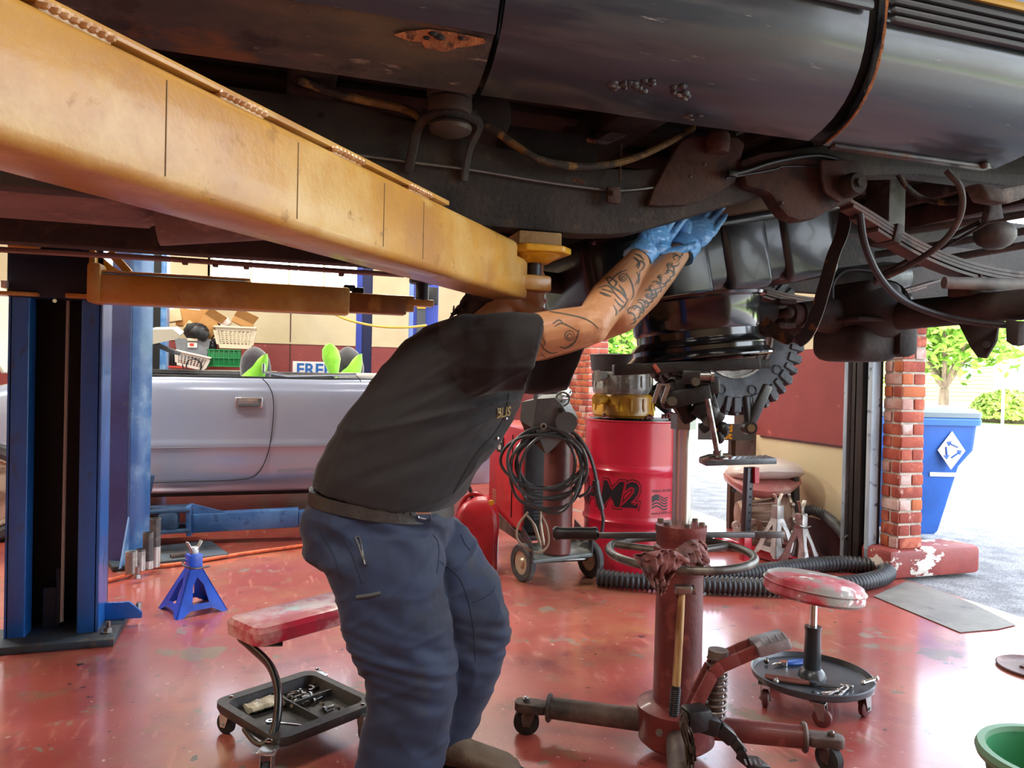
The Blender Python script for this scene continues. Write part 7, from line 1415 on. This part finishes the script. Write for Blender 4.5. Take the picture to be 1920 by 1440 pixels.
m.plate([c+ex*a+V((0, 0, b))-ey*.03 for a, b in ((-.1, 0), (0, -.14), (.1, 0), (.0, .14))], -ey, .006, bev=.002); sk_ = m.build('sticker', white, bin_)
m = MB()
for k in range(3):
    a_ = k*2.094+.5; p, q_ = c-ey*.037+ex*(.05*math.cos(a_))+V((0, 0, .05*math.sin(a_))), c-ey*.037+ex*(.05*math.cos(a_+1.3))+V((0, 0, .05*math.sin(a_+1.3))); m.bar(p, q_, .008, .016, upv=(0, 1, 0)); e_ = (q_-p).normalized(); s2 = e_.cross(ey); m.plate([q_+e_*.03, q_+s2*.022, q_-s2*.022], -ey, .002)
m.build('recycling_mark', blued, sk_)
m = MB(); c2_ = bc+ex*.15-ey*.22+V((0, 0, .5)); m.box(c2_-ey*.03, (.2, .006, .03), M=Matrix((ex, ey, V((0, 0, 1)))).transposed()); m.build('white_strip', white, bin_)
# street lawn strip, houses, tree, bush, pole
def gpt(px, d): p = D(px, 740, d); p.z = .01; return p
leafA = mat('leaf_green', '6f9e2e', .6, 0, [('8fb845', 2, .42, .58, 3), ('557f22', 5, .55, .65, 3)]); leafA.node_tree.nodes['Principled BSDF'].inputs['Subsurface Weight'].default_value = 0
barkm = mat('bark', '7a6a58', .9, 0, [('5f5244', 6, .45, .6, 6, (1, 1, .2))], bump=(30, .6))
def tree(base, h, r, n, label, seed, trunk=.16, group=None, zc=.66, lsz=.17):
    o = thing('street_tree', base, label, 'tree', group); rnd = random.Random(seed); m = MB(); b = V(base); tips = []
    fork = b+V((0, 0, h*.2)); m.tube([b, fork], [trunk, trunk*.75], 10)
    for k in range(7):
        a_ = k*.9+rnd.uniform(-.3, .3); e = fork+V((math.cos(a_)*r*.62, math.sin(a_)*r*.62, h*rnd.uniform(.28, .6))); mid = lerp(fork, e, .5)+V((0, 0, h*.06)); m.tube(bez([fork, mid, e], 5), [trunk*.5*(1-i/12) for i in range(11)], 7); tips += [mid, e]
        for j in range(2): t_ = e+V((rnd.uniform(-1, 1)*r*.35, rnd.uniform(-1, 1)*r*.35, rnd.uniform(.0, .2)*h)); m.tube([mid, lerp(mid, t_, .6)+V((0, 0, .1)), t_], [trunk*.2, trunk*.12, trunk*.05], 6); tips.append(t_)
    m.build('trunk', barkm, o)
    m = MB(); cen_ = b+V((0, 0, h*zc))
    for k in range(n):
        if rnd.random() < .45: c = rnd.choice(tips)+V((rnd.gauss(0, .38), rnd.gauss(0, .38), rnd.gauss(0, .3)))*r*.5
        else:
            d_ = V((rnd.gauss(0, 1), rnd.gauss(0, 1), rnd.gauss(0, 1))).normalized()*(rnd.random()**.4); c = cen_+V((d_.x*r, d_.y*r, d_.z*h*.36))
        u_ = V((rnd.gauss(0, 1), rnd.gauss(0, 1), rnd.gauss(0, .6))).normalized(); w2 = u_.cross(V((rnd.gauss(0, 1), rnd.gauss(0, 1), rnd.gauss(0, 1)))).normalized(); L_ = lsz*rnd.uniform(.7, 1.3)
        m.add([c-u_*L_, c+w2*L_*.45, c+u_*L_, c-w2*L_*.45], [(0, 1, 2, 3)])
    m.build('foliage', leafA, o)['kind'] = 'stuff'; return o
tree(gpt(1770, 22), 5.2, 2.9, 5200, 'green street tree with forked pale trunk in front of the green house', 4)
tree(gpt(1165, 26), 4.6, 3.0, 4200, 'green tree seen through the far doorway above the red drum', 9)
# green clapboard house and white house
def house(pxa, pxb, d, h, colm, label, trimm, wins, roofm, base_m, depth_=6):
    a, b = gpt(pxa, d), gpt(pxb, d); a.z = b.z = 0; u_ = (b-a).normalized(); n_ = V((-u_.y, u_.x, 0)); o = thing('house', (a+b)/2, label, 'house'); L_ = (b-a).length
    Mx = Matrix((u_, n_, V((0, 0, 1)))).transposed(); m = MB(); m.box((a+b)/2+n_*depth_/2+V((0, 0, h/2+.5)), (L_, depth_, h-.0), M=Mx)
    k = .6
    while k < h+.4: m.box((a+b)/2+n_*-.01+V((0, 0, k)), (L_, .03, .012), M=Mx); k += .16
    wl = m.build('wall', colm, o); m = MB(); m.box((a+b)/2+n_*depth_/2+V((0, 0, .25)), (L_+.1, depth_+.1, .5), M=Mx); m.build('foundation', base_m, o)
    m = MB(); m.plate([a+V((0, 0, h+.5))-u_*.4-n_*.4, b+V((0, 0, h+.5))+u_*.4-n_*.4, b+V((0, 0, h+2.3))+u_*.4+n_*depth_/2, a+V((0, 0, h+2.3))-u_*.4+n_*depth_/2], (0, 0, 1), .1); m.build('roof', roofm, o)
    for (px, y0, y1, wpx) in wins:
        c = Vx(px, (y0+y1)/2, a, n_); s_ = depth(c)/FOC; m = MB(); m.box(c-n_*.03, (wpx*s_+.2, .08, (y1-y0)*s_+.2), M=Mx); fr_ = m.build('window', trimm, o); m = MB(); m.box(c-n_*.06, (wpx*s_, .06, (y1-y0)*s_), M=Mx); m.build('pane', mat('house_glass', '76808a', .1), fr_)
        m = MB(); m.box(c-n_*.085, (wpx*s_, .03, .05), M=Mx); m.build('sash_bar', trimm, fr_)
    return o
def Vx(px, py, a, n_):
    r = ray(px, py); t = (a-CP).dot(n_)/r.dot(n_); return CP+r*t
sid = mat('green_siding', 'a9c06a', .7); wsid = mat('white_siding', 'd9d8d2', .7); roofm = mat('roof_grey', '6a6a6c', .9, 0, [('7a7a7a', 8, .45, .6, 5)]); fnd = mat('foundation_tan', 'b8ad8c', .9)
house(1560, 1862, 30, 3.0, sid, 'pale green clapboard house across the street, behind the forked tree', white, [(1811, 665, 708, 13), (1640, 660, 705, 14)], roofm, fnd)
house(1866, 2250, 33, 3.4, wsid, 'white house across the street behind the round bush', mat('grey_trim', 'a9aeb2', .6), [(1858+20, 684, 712, 11), (2000, 660, 710, 20)], roofm, fnd)
house(1020, 1190, 36, 3.4, wsid, 'pale house across the street seen through the far doorway', white, [(1100, 680, 705, 10)], roofm, fnd)
bp_ = gpt(1890, 24); o = thing('bush', bp_, 'round green bush with pale yellow leaves on the lawn across the street', 'bush'); m = MB(); rnd = random.Random(12)
for k in range(2600):
    d_ = V((rnd.gauss(0, 1), rnd.gauss(0, 1), abs(rnd.gauss(0, 1)))).normalized()*(.8+.2*rnd.random()); c = bp_+V((d_.x*1.15, d_.y*1.1, .15+d_.z*.9)); u_ = V((rnd.gauss(0, 1), rnd.gauss(0, 1), rnd.gauss(0, 1))).normalized(); w2 = u_.cross(d_).normalized(); m.add([c-u_*.09, c+w2*.05, c+u_*.09, c-w2*.05], [(0, 1, 2, 3)])
m.build('foliage', mat('bush_leaf', '86a63a', .6, 0, [('a8bd58', 3, .42, .58, 3), ('5f8028', 6, .55, .65, 3)]), o)['kind'] = 'stuff'
m = MB(); m.ball(bp_+V((0, 0, .3)), (.85, .8, .55), 14); m.build('stems', barkm, o)
m = MB(); p_ = gpt(1881, 20); m.cyl(p_, p_+V((0, 0, 1.15)), .035, n=10); m.ball(p_+V((0, 0, 1.15)), .04, 8); tag(m.build('marker_post', white), 'thin white marker post on the lawn in front of the round bush', 'post')
